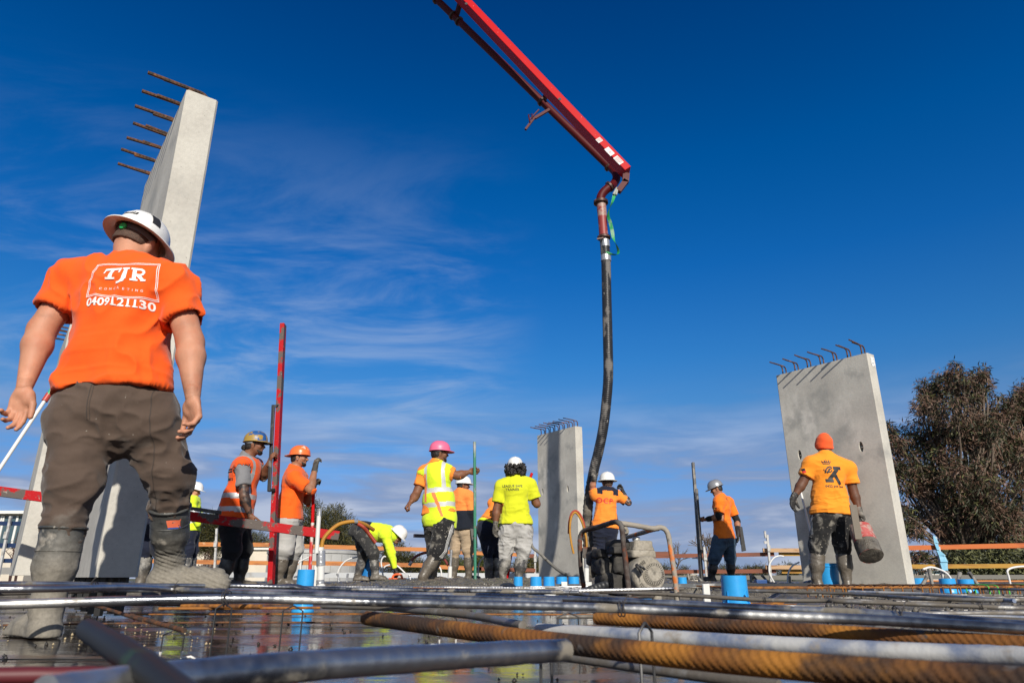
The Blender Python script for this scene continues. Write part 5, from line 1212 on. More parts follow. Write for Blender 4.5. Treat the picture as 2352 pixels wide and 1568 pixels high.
def w_khaki():         # orange and navy hoodie, khaki pants, behind the pink one
    o, J = person('man in white helmet, orange and navy hoodie and khaki trousers behind the green pole', 12.0, dict(
        nk=(1060, 1128, 0), hd=(1064, 1114, .02), sa=(1047, 1141, .08), sb=(1077, 1141, -.08), ea=(1042, 1170, .14), wa=(1046, 1200, .20), eb=(1083, 1176, -.12), wb=(1084, 1206, -.05),
        pl=(1061, 1210, 0), ka=(1046, 1262, .05), na=(1042, 1318, .08), kb=(1074, 1262, -.02), nb=(1077, 1317, 0)), face=(.5, .85), hface=(.97, .2), g=1.0)
    hb = hand(J['wb'], (0, .1, -1), (-.6, -.6, 0), (-.3, .9, 0), curl=(.6, .7, .5), r=.003)
    body(o, J, SKM['brown'], ()); glove(o, J, 'b', hb, M_glove); hair(o, J, low=-.06, thick=.007); beard(o, J, h=.007)
    tt = torso_t(J); nv = cloth('navy_fleece', (.008, .012, .022), .1); eb = J['eb'].z
    def mf(p):
        t, s, f = tt(p); return np.where((t > .56), 1, 0)
    shirt(o, J, [cloth('orange_hoodie', (.92, .27, .06), .07), nv], 'hoodie', long=True, hem=1.08, inf=.028, matfn=mf, disp=folds(.013, (8, 8, 10), 3))
    trousers(o, J, C_khaki, bag=.024, cutf=.30); boots(o, J, B_mud, toes=[(.7, .6, 0), (.9, .3, 0)], top=.30)
    hardhat(o, J, M_hatw, 'peak', 1.0, .045, band=M_print_k)
w_khaki()

def w_nation():        # bent worker half hidden
    o, J = person('worker in orange shirt with lime hem bending, half hidden behind the lime-shirted man', 11.4, dict(
        nk=(1153, 1146, .30), hd=(1164, 1134, .42), sa=(1132, 1156, .22), sb=(1168, 1152, .24), ea=(1140, 1190, .40), wa=(1160, 1206, .52), eb=(1170, 1190, .40), wb=(1172, 1216, .5),
        pl=(1121, 1211, .0), ha=(1114, 1216, 0), hb=(1128, 1216, 0), ka=(1121, 1264, .02), na=(1122, 1318, 0), kb=(1138, 1264, .12), nb=(1138, 1318, .12)), face=(.3, .95), g=1.0)
    body(o, J, SKM['brown'], ()); hair(o, J, low=-.06, thick=.008)
    tt = torso_t(J)
    def mf(p):
        t, s, f = tt(p); return np.where(t > .90, 1, 0)
    sh = shirt(o, J, [C_fo, C_limev], long=True, hem=.96, inf=.016, matfn=mf)
    bv = surf(sh); ax = J['axes']
    printed('shirt_print', [text_mesh('NATIONWIDE', .040, .0006, 1.1)], o, bv, hitpt(bv, 1112, 1187), ax[0], ax[2], M_print_k, .004, .03)
    trousers(o, J, C_navy, bag=.022, cutf=.30); boots(o, J, B_cem, toes=[(.3, .9, 0), (.4, .9, 0)], top=.30)
    hardhat(o, J, M_hatw, 'peak', 1.0, .045)
w_nation()

def w_league():        # lime tee, curly hair
    o, J = person('man in lime tee with curly black hair under a white helmet, seen from behind', 10.4, dict(
        nk=(1184, 1097, 0), hd=(1183, 1076, .03), sa=(1151, 1117, 0), sb=(1218, 1113, .02), ea=(1141, 1168, 0), wa=(1138, 1207, -.02), eb=(1233, 1157, .04), wb=(1221, 1142, .28),
        pl=(1184, 1201, 0), ha=(1169, 1213, 0), hb=(1200, 1213, 0), ka=(1163, 1262, .02), na=(1155, 1316, .02), kb=(1202, 1262, -.02), nb=(1192, 1318, -.05)), face=(-.08, 1), g=1.22, ng=1.2, h=.0095)
    ha = hand(J['wa'], (-.12, 0, -1), (.5, -.8, 0), (.8, .5, 0), curl=(.4, .5, .4), r=.003)
    body(o, J, SKM['brown'], (hand(J['wb'], (-.2, .8, .2), (0, -.1, -1), (.9, 0, 0), curl=(.6, .6, .5)),)); glove(o, J, 'a', ha, M_gloveg)
    sh = shirt(o, J, C_lime, sleeve=.72, hem=1.02, inf=.016, skirt=.05, sl_r=(.072, .080), h=.0085, disp=lambda v: folds(.009, (6, 6, 8), 2, .4)(v) + folds(.010, (3, 3, 15), 12, .3)(v) * np.clip((1.32 - v[:, 2]) / .25, .1, 1))
    ax = J['axes']; bv = surf(sh); c0 = hitpt(bv, 1177, 1117)
    printed('shirt_print', [shift(text_mesh('LEAGUE SAFE', .050, .0005), 0, 0), shift(text_mesh('TRAINER', .050, .0005), 0, -.052)], o, bv, c0 - V((0, 0, .005)), ax[0], ax[2], M_print_k, .004, .014)
    trousers(o, J, C_sweat, bag=.032, cutf=.34, h=.009, disp=lambda v: folds(.022, (7, 7, 9), 4, .4)(v) + folds(.012, (4, 4, 20), 15)(v) * np.clip((.75 - v[:, 2]) / .3, 0, 1))
    boots(o, J, B_cem, toes=[(-.3, .9, 0), (.3, .9, 0)], top=.40, rt=.082)
    c, (hs_, hf, hu) = J['hd'], J['hax']; Pc = []
    for _ in range(90):
        a = random.uniform(0, 2 * math.pi); z = random.uniform(-.105, .045); rr = .118 + .018 * math.sin((z + .1) * 20)
        Pc.append(P_ell(c + hs_ * (math.cos(a) * rr * 1.05) + hf * (math.sin(a) * rr * .85 - .02) + hu * z, [random.uniform(.020, .034)] * 3, None, .008))
    Pc = [p for p in Pc if (V(p[1]) - c).dot(hf) < .05] + [P_ell(c - hf * .03 - hu * .03, (.115, .09, .09), (hs_, hf, hu), .01)]
    hair(o, J, prims=Pc, curly=.03, h=.007)
    hardhat(o, J, M_hatw, 'peak', 1.0, .062)
w_league()

def w_pump():          # pump operator on the hose
    o, J = person('man in orange shirt with navy collar, one arm raised steadying the hanging hose', 11.3, dict(
        nk=(1394, 1123, 0), hd=(1395, 1107, .02), sa=(1368, 1138, 0), sb=(1418, 1139, .02), ea=(1361, 1119, .02), wa=(1364, 1096, -.10), eb=(1444, 1154, .02), wb=(1431, 1131, .06),
        pl=(1390, 1206, 0), ha=(1379, 1216, 0), hb=(1401, 1216, 0), ka=(1376, 1262, .05), na=(1376, 1318, 0), kb=(1402, 1262, .05), nb=(1405, 1318, 0)), face=(0, 1), g=1.05, h=.0095)
    ha = hand(J['wa'], (-.02, .1, 1), (-.2, 1, 0), (1, .2, 0), curl=(.35, .5, .4), r=.004, thumb=(.9, .5, .3), spread=4)
    hb = hand(J['wb'], (-.25, 0, 1), (-.9, .3, 0), (.2, -.9, 0), curl=((.3, 1.0, .8), (.8, 1.0, .7), (.8, 1.0, .7), (.9, 1.0, .7)), r=.004, thumb=(.2, .8, .6))
    ink = mat('inked_skin', (.30, .16, .11), .5, layers=(((.03, .03, .035), 24, .48, .56, 5),)); e = np.array(J['eb'])
    body(o, J, SKM['fair'], (), extra_mats=[ink], matfn=lambda p, m: np.where((np.linalg.norm(p - e, axis=1) < .17), 3, m)); glove(o, J, 'a', ha, M_gloveg); glove(o, J, 'b', hb, M_glove)
    tt = torso_t(J)
    def mf(p):
        t, s, f = tt(p); return np.where((t < .07 + .10 * (np.abs(s) > .085) * (np.abs(s) < .17)) & (np.abs(s) < .175) & (p[:, 2] < 9) & ((t > -.2)) & ((t < .06) | (np.abs(s) > .07)) | (np.abs(s) > .172) & (t > .35) & (t < .95) & (s > 0), 1, 0)
    sh = shirt(o, J, [C_fo, C_navy], sleeve=.72, hem=1.06, inf=.016, sl_r=(.066, .074), h=.0085, matfn=mf, disp=lambda v: folds(.010, (6, 6, 9), 2, .4)(v) + folds(.010, (3, 3, 16), 12, .3)(v) * np.clip((1.35 - v[:, 2]) / .25, .1, 1))
    bv = surf(sh); ax = J['axes']; c0 = hitpt(bv, 1389, 1149)
    printed('shirt_print', [shift(text_mesh('OCP', .115, .0012, 1.2), 0, -.040)], o, bv, c0, ax[0], ax[2], M_print_r, .004, .014)
    printed('shirt_print', [shift(text_mesh('OCEANIA CONCRETE PUMPING', .019, 0, 1.1), 0, -.006)], o, bv, c0, ax[0], ax[2], M_print_r, .0065, .014)
    trousers(o, J, C_navy, bag=.018, cutf=.62); boots(o, J, B_mud, toes=[(-.2, .9, 0), (.2, .9, 0)], top=.30)
    hair(o, J, M_stub, low=-.07, thick=.004, h=.007)
    hardhat(o, J, M_hatw, 'full', 1.06, .045, band=M_print_k)
w_pump()

def w_screed():        # silver helmet, holding the dark screed
    o, J = person('man in silver helmet, orange tee and blue jeans holding a dark upright screed', 12.4, dict(
        nk=(1652, 1139, 0), hd=(1645, 1122, 0), sa=(1652, 1152, -.14), sb=(1674, 1154, .16), ea=(1650, 1187, -.16), wa=(1617, 1193, -.03), eb=(1693, 1196, .16), wb=(1695, 1226, .05),
        pl=(1663, 1231, 0), ha=(1654, 1240, -.06), hb=(1672, 1240, .06), ka=(1641, 1282, -.08), na=(1634, 1320, -.06), kb=(1677, 1280, .06), nb=(1679, 1318, .08)), face=(-.85, .55), hface=(-.93, .2, -.30), g=1.12, ng=1.1, h=.0095)
    hp = gripz(J['wa'], pt(1606, 1192, 12.3), (.1, -1, 0))
    body(o, J, SKM['tan'], (hp,)); hair(o, J, low=-.06, thick=.007)
    glove(o, J, 'b', hand(J['wb'], (0, .1, -1), (-.9, .2, 0), (-.2, -.9, 0), curl=(.5, .6, .5), r=.004), M_glove)
    sh = shirt(o, J, C_fo2, sleeve=.70, hem=1.06, inf=.016, sl_r=(.072, .078), h=.009); bv = surf(sh)
    for q in 'ab':
        a, e, w_ = J['s' + q], J['e' + q], J['w' + q]
        field_obj('undersleeve', [P_cone(lerp(a, e, .48), e, .060, .054, .02), P_cone(e, lerp(e, w_, .72), .054, .042, .02)], .009, C_slv, o, disp=folds(.008, (14, 14, 14), 3))
    cc = hitpt(bv, 1641, 1168); fx = V((1, -.2, 0))
    flag = [rectpoly(-.035, 0, .035, .022)]; fl2 = [rectpoly(-.035, -.022, .035, 0)]; cir = [([(.013 * math.cos(k * math.pi / 8), .013 * math.sin(k * math.pi / 8)) for k in range(16)], [tuple(range(16))])]
    printed('flag_patch', flag, o, bv, cc, fx, (0, 0, 1), M_print_k, .003, .02); printed('flag_patch', fl2, o, bv, cc, fx, (0, 0, 1), mat('flag_red', (.6, .02, .01), .6), .003, .02)
    printed('flag_patch', cir, o, bv, cc, fx, (0, 0, 1), mat('flag_yellow', (.85, .62, .02), .6), .005, .02)
    trousers(o, J, C_jean, bag=.026, cutf=.40, h=.009); boots(o, J, B_blk, toes=[(-.9, .3, 0), (-.6, .8, 0)], top=.36)
    hardhat(o, J, mat('silver_hat', (.30, .31, .33), .3, metal=.3), 'peak', 1.0, .045)
w_screed()

def w_crown():         # orange beanie, black print
    o, J = person('man in orange beanie and amber tee with a black K print, carrying a red bucket', 8.5, dict(
        nk=(1896, 1046, 0), hd=(1893, 1022, .03), sa=(1862, 1068, 0), sb=(1948, 1077, 0), ea=(1844, 1107, .02), wa=(1822, 1143, .0), eb=(1960, 1128, 0), wb=(1975, 1177, -.06),
        pl=(1909, 1173, 0), ha=(1892, 1188, 0), hb=(1928, 1189, 0), ka=(1878, 1254, .02), na=(1875, 1326, .02), kb=(1935, 1254, 0), nb=(1944, 1327, -.02)), face=(-.1, 1), hface=(-.25, .96), g=1.20, ng=1.2, h=.009)
    ha = hand(J['wa'], (-.28, -.05, -1), (.4, -.85, 0), (.85, .4, 0), curl=(.35, .45, .4), r=.004); hb = hand(J['wb'], (.18, -.1, -1), (-.8, -.5, 0), (-.4, .9, 0), curl=(.9, 1.2, .9), r=.004)
    body(o, J, SKM['dark'], ()); glove(o, J, 'a', ha, M_glove); glove(o, J, 'b', hb, M_gloveg)
    sh = shirt(o, J, cloth('amber_tee', (.93, .30, .022), .04), sleeve=.66, hem=1.06, inf=.018, skirt=.05, sl_r=(.068, .078), h=.008, disp=lambda v: folds(.009, (6, 6, 8), 2, .4)(v) + folds(.013, (3, 3, 13), 22, .3)(v) * np.clip((1.30 - v[:, 2]) / .25, .1, 1))
    bv = surf(sh); ax = J['axes']; c0 = hitpt(bv, 1915, 1090); K = []
    K += [rectpoly(-.096, -.090, -.006, -.050), rectpoly(-.002, .064, .094, .102), strokepoly([(.046, .070), (.0, .012), (-.050, -.055)], .046), strokepoly([(.008, .012), (.040, -.045), (.072, -.112)], .040)]
    K += [shift(rectpoly(-.04, 0, .04, .012), -.070, .128), shift(([(-.045, .012), (-.055, .045), (-.03, .022), (-.018, .055), (0, .022), (.0, .068), (.012, .022), (.030, .055), (.035, .022), (.058, .045), (.045, .012)], [(0, 1, 2), (2, 3, 4), (4, 5, 6), (6, 7, 8), (8, 9, 10)]), -.070, .128)]
    K += [strokepoly([(-.095, .02), (-.085, .06), (-.06, .09), (-.035, .10), (-.02, .085), (-.03, .07)], .016), strokepoly([(-.075, .02), (-.055, .05), (-.04, .075)], .022), strokepoly([(-.06, .03), (-.03, .035), (-.02, .055)], .012), strokepoly([(-.10, .045), (-.11, .06), (-.10, .075)], .007)]
    K.append(shift(text_mesh('0422 644 264', .038, .0008, 1.02), 0, -.150))
    printed('shirt_print', K, o, bv, c0, ax[0], ax[2], M_print_k, .004, .014)
    printed('flag_patch', [rectpoly(-.02, 0, .022, .03)], o, bv, hitpt(bv, 1846, 1081), (1, -.3, .2), (-.2, 0, 1), M_print_k, .004, .02); printed('flag_patch', [rectpoly(-.02, -.026, .022, 0)], o, bv, hitpt(bv, 1846, 1081), (1, -.3, .2), (-.2, 0, 1), mat('flag_red', (.6, .02, .01), .6), .004, .02)
    tr = trousers(o, J, C_blk, bag=.016, cutf=.24, h=.0085)
    bt = surf(tr); d = (J['ka'] - J['ha']).normalized()
    for k in (-1, 0, 1): printed('stripe', [strokepoly([(k * .014, -i * .03) for i in range(9)], .005)], o, bt, J['ha'] + V((-.12, 0, .03)), (0, -1, 0) if False else (.3, -1, 0), -d, M_print_w, .003, .03, V((1, .3, 0)).normalized())
    boots(o, J, B_mud, toes=[(-.35, .9, 0), (.35, .9, 0)], top=.26, rt=.078)
    c, (hs_, hf, hu) = J['hd'], J['hax']
    field_obj('beanie', [P_ell(c - hf * .008 + hu * .035, (.090, .106, .100), (hs_, hf, hu), .02), P_ell(c - hf * .015 + hu * .115, (.035, .05, .03), (hs_, hf, hu), .04), P_cone(c - hf * .004 - hu * .03 + hs_ * .001, c + hf * .01 - hu * .0, .098, .100, .02)],
              .007, cloth('orange_knit', (.92, .12, .03), .05), o, cuts=(plane_cut(c - hu * .045 - hf * .0, -(hu + hf * -.12)),), disp=lambda v: .006 * (1 - np.abs(2 * vnoise(v * (6, 6, 34), 2) - 1)))
w_crown()

def w_back():          # behind the tall left panel
    o, J = person('worker in navy trousers standing behind the raised gumboot of the biggest man', 7.6, dict(
        nk=(360, 1068, 0), hd=(364, 1044, .02), sa=(346, 1088, .03), sb=(384, 1090, -.03), ea=(350, 1142, .02), wa=(366, 1170, .22), eb=(392, 1140, 0), wb=(380, 1172, .2),
        pl=(352, 1186, 0), ka=(336, 1258, .02), na=(326, 1326, .02), kb=(370, 1258, 0), nb=(376, 1326, 0)), face=(.2, 1), g=1.05)
    body(o, J, SKM['tan'], ()); hair(o, J)
    tt = torso_t(J)
    shirt(o, J, [C_fo2, M_tape], long=True, hem=1.0, matfn=lambda p: np.where((tt(p)[0] > .42) & (tt(p)[0] < .52), 1, 0))
    trousers(o, J, C_navy, bag=.025, cutf=.3); boots(o, J, B_cem, top=.3); hardhat(o, J, M_hatw, 'peak', 1.0, .045)
w_back()
def w_far():           # far lime vest, profile
    o, J = person('distant man in white helmet and lime vest in profile, just past the raised gumboot', 12.6, dict(
        nk=(441, 1141, 0), hd=(447, 1127, 0), sa=(448, 1153, .17), sb=(440, 1153, -.17), ea=(458, 1180, .2), wa=(470, 1196, .16), eb=(447, 1184, -.2), wb=(456, 1206, -.16),
        pl=(438, 1216, 0), ka=(444, 1264, .1), na=(438, 1318, .1), kb=(434, 1264, -.1), nb=(426, 1318, -.1)), face=(1, 0), hface=(.97, .05, -.2), g=1.0)
    body(o, J, SKM['fair'], (), ); hair(o, J, mat('brown_hair', (.08, .045, .03), .6, bump=(200, .003)), low=-.05)
    tt = torso_t(J)
    shirt(o, J, [C_limev, M_tape], 'vest', long=True, hem=1.06, inf=.025, matfn=lambda p: np.where((tt(p)[0] > .46) & (tt(p)[0] < .54) | (tt(p)[0] > .76) & (tt(p)[0] < .84), 1, 0))
    trousers(o, J, C_navy, cutf=.5); boots(o, J, B_cem, top=.3); hardhat(o, J, M_hatw, 'peak', 1.0, .05)
w_far()
# ------------------------------------------------------------------ boom, hose, strap
M_red = mat('boom_red', (.50, .002, .005), .5, layers=(((.50, .004, .010), 3, .5, .7, 4), ((.75, .25, .22), 26, .70, .74, 3, (1, 1, 1))), spec=.15)
M_dred = mat('pipe_dark_red', (.075, .003, .004), .55, spec=.25, layers=(((.09, .005, .006), 5, .5, .7, 5), ((.20, .12, .10), 30, .70, .76, 4)))
tip = pt(1447, 393, 11.0); far_ = pt(1078, 6, 11.3); d0 = (tip - far_).normalized(); start = far_ - d0 * 7
o = thing('pump_boom', 'red placing boom coming down from the upper left with a delivery pipe under it', 'pump boom', tip)
upv = V((0, -1, 0)); nb_ = d0.cross(V((0, 1, 0))).normalized()      # in the picture plane, across the beam
if nb_.z < 0: nb_ = -nb_
bc = -nb_ * .070                                                    # beam centre line sits below its upper edge
mb = MB()
ctr = lambda t: start + (tip - start) * t + bc
mb.bar(ctr(0), ctr(1), .29, .14, up=nb_); mb.build('beam', M_red, o, smooth=False, bevel=.008)
def onbeam(u, v):                                                   # point on the camera-facing side of the beam
    x, z = ray(u, v); a = ctr(0); n = d0.cross(nb_).normalized(); n = n if n.y < 0 else -n; P0 = a + n * .1465; dd = V((x, 1, z)); k = (P0 - V((0, 0, H))).dot(n) / dd.dot(n); return V((0, 0, H)) + dd * k, n
for u, v in ((1071, 9), (1285.5, 228)):
    q = pt(u, v, 11.0 - .02); mb = MB(); mb.lathe([(.026, 0), (.030, .006)], onbeam(u, v)[0], (V((1, 0, 0)), V((0, 0, 1)), V((0, -1, 0))), 16); mb.build('bore', mat('dark_hole', (.01, .01, .01), .6), o)
for i, (u, v, L_) in enumerate(((1376.5, 322, .10), (1400, 348, .19), (1420.5, 368, .19))):
    P, n = onbeam(u, v); a = d0; b = nb_; w2 = L_ / 2; h2 = .050; mb = MB()
    mb.add([P + n * .001 - a * w2 - b * h2, P + n * .001 + a * w2 - b * h2, P + n * .001 + a * w2 + b * h2, P + n * .001 - a * w2 + b * h2], [(0, 1, 2, 3)])
    st = mb.build('safety_sticker', mat('sticker_white', (.66, .66, .65), .5, layers=(((.25, .2, .2), 50, .66, .70, 3),)), o, smooth=False)
    mb = MB()
    if i == 1:
        for q0, q1 in (((-.02, -.018), (.02, -.018)), ((.02, -.018), (0, .018)), ((0, .018), (-.02, -.018))): mb.bar(P + n * .003 + a * (q0[0] + .02) + b * q0[1], P + n * .003 + a * (q1[0] + .02) + b * q1[1], .004, .002, up=n)
    else:
        for k in range(4): mb.bar(P + n * .003 - a * w2 * .8 + b * (.035 - k * .022), P + n * .003 + a * w2 * (.8 - .3 * (k == 3)) + b * (.035 - k * .022), .005, .002, up=n)
    mb.build('sticker_print', mat('sticker_ink', (.35, .02, .02) if i != 2 else (.05, .05, .05), .6), st, smooth=False)
pl = spline([pt(1397.5, 381.5, 11.5), pt(1405, 387, 11.45), pt(1413.5, 397, 11.4), pt(1416, 410, 11.3), pt(1410, 422, 11.2), pt(1402, 430, 11.1)], 5)
ps = pt(1003.5, 0, 11.8); pe_ = pt(1397.5, 381.5, 11.5); pd0 = (pe_ - ps).normalized()
mb = MB(); mb.tube([ps - pd0 * 7, pe_], .076, 20); mb.build('delivery_pipe', M_dred, o)
mb = MB(); mb.tube(pl, .078, 20); mb.tube(spline([pt(1404, 428, 11.0), pt(1396, 433, 11.0), pt(1386, 442, 11), pt(1380, 453, 11), pt(1379.5, 466, 11)], 5), .080, 20); mb.build('elbow', M_dred, o)
def ringm(name, c, ax_, r, t, m, parent, ln=.05):
    mb = MB(); mb.tube([c - ax_ * ln / 2, c - ax_ * ln * .3, c + ax_ * ln * .3, c + ax_ * ln / 2], [r, r + t, r + t, r], 22); return mb.build(name, m, parent)
M_cl = mat('clamp_steel', (.06, .03, .025), .5, metal=.4, layers=(((.30, .14, .09), 20, .55, .7, 4),))
ringm('clamp', pe_ + pd0 * .02, pd0, .082, .022, M_cl, o, .07); ringm('clamp', pt(1400, 429, 11), V((-.8, 0, -.6)), .082, .022, M_cl, o, .06)
for (u, v) in ((1045, 52), (1060, 70), (1256, 245), (1003, 2)): 
    x, z = ray(u, v); t = ((u - 1003.5) / (1397.5 - 1003.5)); c = ps + (pe_ - ps) * t; ringm('clamp', c, pd0, .080, .024, M_cl, o, .07)
for t in (.115, .64):
    c = ps + (pe_ - ps) * t; mb = MB(); mb.bar(c + nb_ * .05, c + nb_ * .20 - V((0, .35, 0)), .10, .06, up=d0); mb.build('pipe_bracket', M_dred, o, smooth=False)
# latch arm hanging out at the middle
mb = MB(); mb.bar(pt(1262, 252, 11.0), pt(1228, 272, 10.95), .05, .05); mb.bar(pt(1228, 270, 10.95), pt(1207, 298, 10.92), .05, .04); mb.bar(pt(1216, 276, 10.9), pt(1238, 252, 10.9), .018, .02); mb.tube([pt(1217, 281, 10.9), pt(1214, 264, 10.88), pt(1222, 262, 10.88), pt(1222, 272, 10.9)], .014, 8); mb.build('latch_arm', M_dred, o, smooth=False)
mb = MB(); mb.bar(pt(1438, 400, 10.97), pt(1436, 420, 10.97), .10, .12, up=(1, 0, 0)); mb.bar(pt(1438, 416, 10.97), pt(1420, 440, 10.97), .10, .10, up=(1, 0, 0)); mb.build('end_bracket', M_dred, o, smooth=False)
ho = thing('delivery_hose', 'black rubber concrete hose hanging from the boom tip, steel reducer at its top', 'hose', pt(1362, 1330, 10.7), None)
mb = MB(); mb.tube([pt(1380.5, 463, 11), pt(1383.5, 500, 11), pt(1386.5, 541, 11)], [.088, .083, .080], 22); mb.build('steel_reducer', mat('worn_red_steel', (.26, .035, .03), .5, layers=(((.36, .24, .20), 7, .48, .60, 6), ((.10, .05, .04), 14, .6, .7, 5)), bump=(40, .001)), ho)
ringm('clamp', pt(1380, 465, 11), V((0, 0, 1)), .088, .045, M_cl, ho, .08); ringm('clamp', pt(1387, 546, 11), V((0, 0, 1)), .085, .035, M_cl, ho, .06)
mb = MB(); mb.bar(pt(1386, 546, 10.9), pt(1371, 549, 10.9), .02, .02); mb.tube([pt(1395, 500, 10.9), pt(1399, 505, 10.88), pt(1396, 512, 10.9)], .008, 6); mb.build('clamp_lever', M_cl, ho)
M_hose = mat('hose_rubber', (.022, .022, .024), .35, layers=(((.16, .15, .14), 5, .52, .64, 7, (1, 1, .5), .8), ((.38, .36, .33), 12, .66, .72, 5, (1, 1, .4), .8), ((.3, .08, .04), 16, .70, .74, 3, (1, 1, .5), .7)), rib=(10, .003), bump=(50, .0015))
HP = [(1388, 549), (1390, 575), (1392, 610), (1394, 700), (1396, 780), (1397, 860), (1393, 920), (1386, 980), (1375, 1035), (1365, 1075), (1358, 1110)]
mb = MB(); mb.tube(spline([pt(u, v, 11 + .55 * max(0, (v - 780) / 330) ** 1.5) for i, (u, v) in enumerate(HP)], 8), .084, 22); mb.build('rubber_hose', M_hose, ho)
mb = MB(); mb.tube([pt(1389, 553, 11), pt(1390, 568, 11)], .087, 20); mb.tube([pt(1391.5, 587, 11), pt(1392, 600, 11)], .092, 20); mb.build('hose_band', M_duct, ho)
LP = [(1358, 1108), (1353, 1140), (1350, 1175), (1349, 1205), (1350, 1235), (1354, 1270), (1359, 1300), (1361, 1335)]
P = spline([pt(u, v, 11.55) for i, (u, v) in enumerate(LP)], 10); mb = MB(); mb.tube(P, [.078 + .02 * (k / len(P)) ** 2 + random.uniform(-.006, .006) for k in range(len(P))], 16, wob=.06)
mb.build('muddy_hose_end', mat('caked_hose', (.055, .048, .040), .7, layers=(((.15, .135, .11), 6, .45, .6, 5),), bump=(30, .012)), ho)
# green sling
so = thing('lifting_sling', 'green webbing sling looped beside the top of the hose', 'sling', pt(1418, 500, 10.9)); mb = MB()
SLP = [(1412, 445, -.08), (1407, 462, -.1), (1400, 478, -.12), (1397, 495, -.14), (1402, 512, -.14), (1406, 530, -.12), (1409, 548, -.10), (1415, 562, -.08), (1420, 575, -.06), (1418, 584, -.05), (1406, 584, -.08), (1394, 578, -.11)]
P = spline([pt(u, v, 11 + dy) for u, v, dy in SLP], 5); n = len(P)
for i in range(n - 1):
    wv = [V((math.cos(.6 * k / 5 + .4), math.sin(.6 * k / 5) * .8, .1)).normalized() * .032 for k in (i, i + 1)]; tw = V((0, .005, 0))
    mb.add([P[i] - wv[0], P[i + 1] - wv[1], P[i + 1] + wv[1], P[i] + wv[0], P[i] - wv[0] + tw, P[i + 1] - wv[1] + tw, P[i + 1] + wv[1] + tw, P[i] + wv[0] + tw], [(0, 1, 2, 3), (7, 6, 5, 4), (0, 4, 5, 1), (3, 2, 6, 7)])
mb.build('webbing', mat('green_webbing', (.015, .34, .10), .7, layers=(((.25, .42, .28), 5, .48, .62, 5),), bump=(200, .001)), so)
mb = MB(); mb.tube([pt(1417, 432, 10.95), pt(1409, 447, 10.9)], .022, 8); mb.tube([pt(1419, 432, 10.95), pt(1415, 448, 10.9)], .018, 8); mb.build('sling_eye', mat('sling_grey', (.35, .37, .33), .7), so)

# ------------------------------------------------------------------ screeds and poles
M_scr = mat('screed_red', (.42, .004, .008), .55, spec=.2, layers=(((.11, .09, .08), 5, .51, .56, 8), ((.30, .28, .25), 30, .64, .70, 5)), bump=(60, .002)); M_blk = mat('screed_black', (.018, .018, .02), .4, layers=(((.13, .12, .105), 9, .56, .66, 6),))
def beam(name, cat, label, a, b, wd, ht, m, up=(0, 0, 1), extra=(), pname='beam'):
    a, b = V(a), V(b); o = thing(name, label, cat, a if a.z < b.z else b); mb = MB(); mb.bar(a, b, wd, ht, up=up); mb.build(pname, m, o, smooth=False, bevel=min(wd, ht) * .08)
    for nm, a2, b2, w2, h2, m2 in extra:
        mb = MB(); mb.bar(a2, b2, w2, h2, up=up); mb.build(nm, m2, o, smooth=False, bevel=.003)
    return o
beam('screed', 'screed', 'tall red screed held upright, red with a black side handle', pt(622, 1341, 7.95), pt(650.5, 745, 8.15), .10, .055, M_scr, up=(1, 0, 0), extra=(
    ('handle', pt(618, 1128, 7.9), pt(628, 930, 8.0), .035, .035, M_blk), ('bracket', pt(617, 1126, 7.9), pt(632, 1124, 7.95), .03, .03, M_blk), ('bracket', pt(627, 932, 8.0), pt(641, 932, 8.05), .03, .03, M_blk)))
beam('screed', 'screed', 'long red screed carried level past the vest man\'s hip, paint worn off', pt(-260, 1094, 6.6), pt(779, 1230, 7.6), .06, .095, M_scr, extra=(('handle', pt(300, 1147, 6.95), pt(508, 1177, 7.1), .035, .035, M_blk), ('bracket', pt(498, 1173, 7.12), pt(499, 1190, 7.12), .03, .03, M_blk)))
beam('screed', 'screed', 'dark screed caked with concrete held upright by the man in the silver helmet', pt(1613, 1337, 12.2), pt(1591.5, 1062, 12.4), .075, .045, mat('caked_screed', (.03, .03, .032), .5, layers=(((.15, .135, .115), 5, .50, .56, 7),), bump=(50, .003)), up=(1, 0, 0), extra=(('handle', pt(1611, 1262, 12.12), pt(1600, 1122, 12.2), .04, .04, M_blk), ('side_face', pt(1608, 1337, 12.22), pt(1589.5, 1062, 12.42), .05, .012, M_blk)))
beam('screed', 'screed', 'dark bar end sticking out left of the pink-helmet man\'s hip', pt(951, 1229.5, 9.6), pt(1035, 1232, 9.9), .05, .045, mat('purple_steel', (.05, .025, .035), .4), up=(0, 0, 1))
def pole(name, cat, label, segs, base=None):
    o = thing(name, label, cat, base or segs[0][1])
    for nm, a, b, r, m in segs:
        mb = MB(); mb.tube([a, (V(a) + V(b)) / 2, b], r, 12); mb.build(nm, m, o)
    return o
M_gp = mat('worn_green_pole', (.06, .26, .17), .4, layers=(((.42, .42, .40), 6, .47, .58, 6, (1, 1, .3)), ((.20, .17, .14), 9, .60, .68, 5)), metal=.2)
gp0, gp1 = pt(1091.5, 1348, 9.0), pt(1090, 1014, 8.85)
po = pole('rake', 'rake', 'upright green and silver pole held out by the pink-helmet man, three wire feet', [('pole', gp0, gp1, .019, M_gp)])
for dx, dy in ((-.17, -.12), (.19, -.10), (.0, .14)):
    mb = MB(); mb.tube([lerp(gp0, gp1, .035), V((gp0.x + dx, gp0.y + dy, .10))], .008, 7); mb.build('foot', mat('muddy_wire', (.12, .10, .08), .6), po)
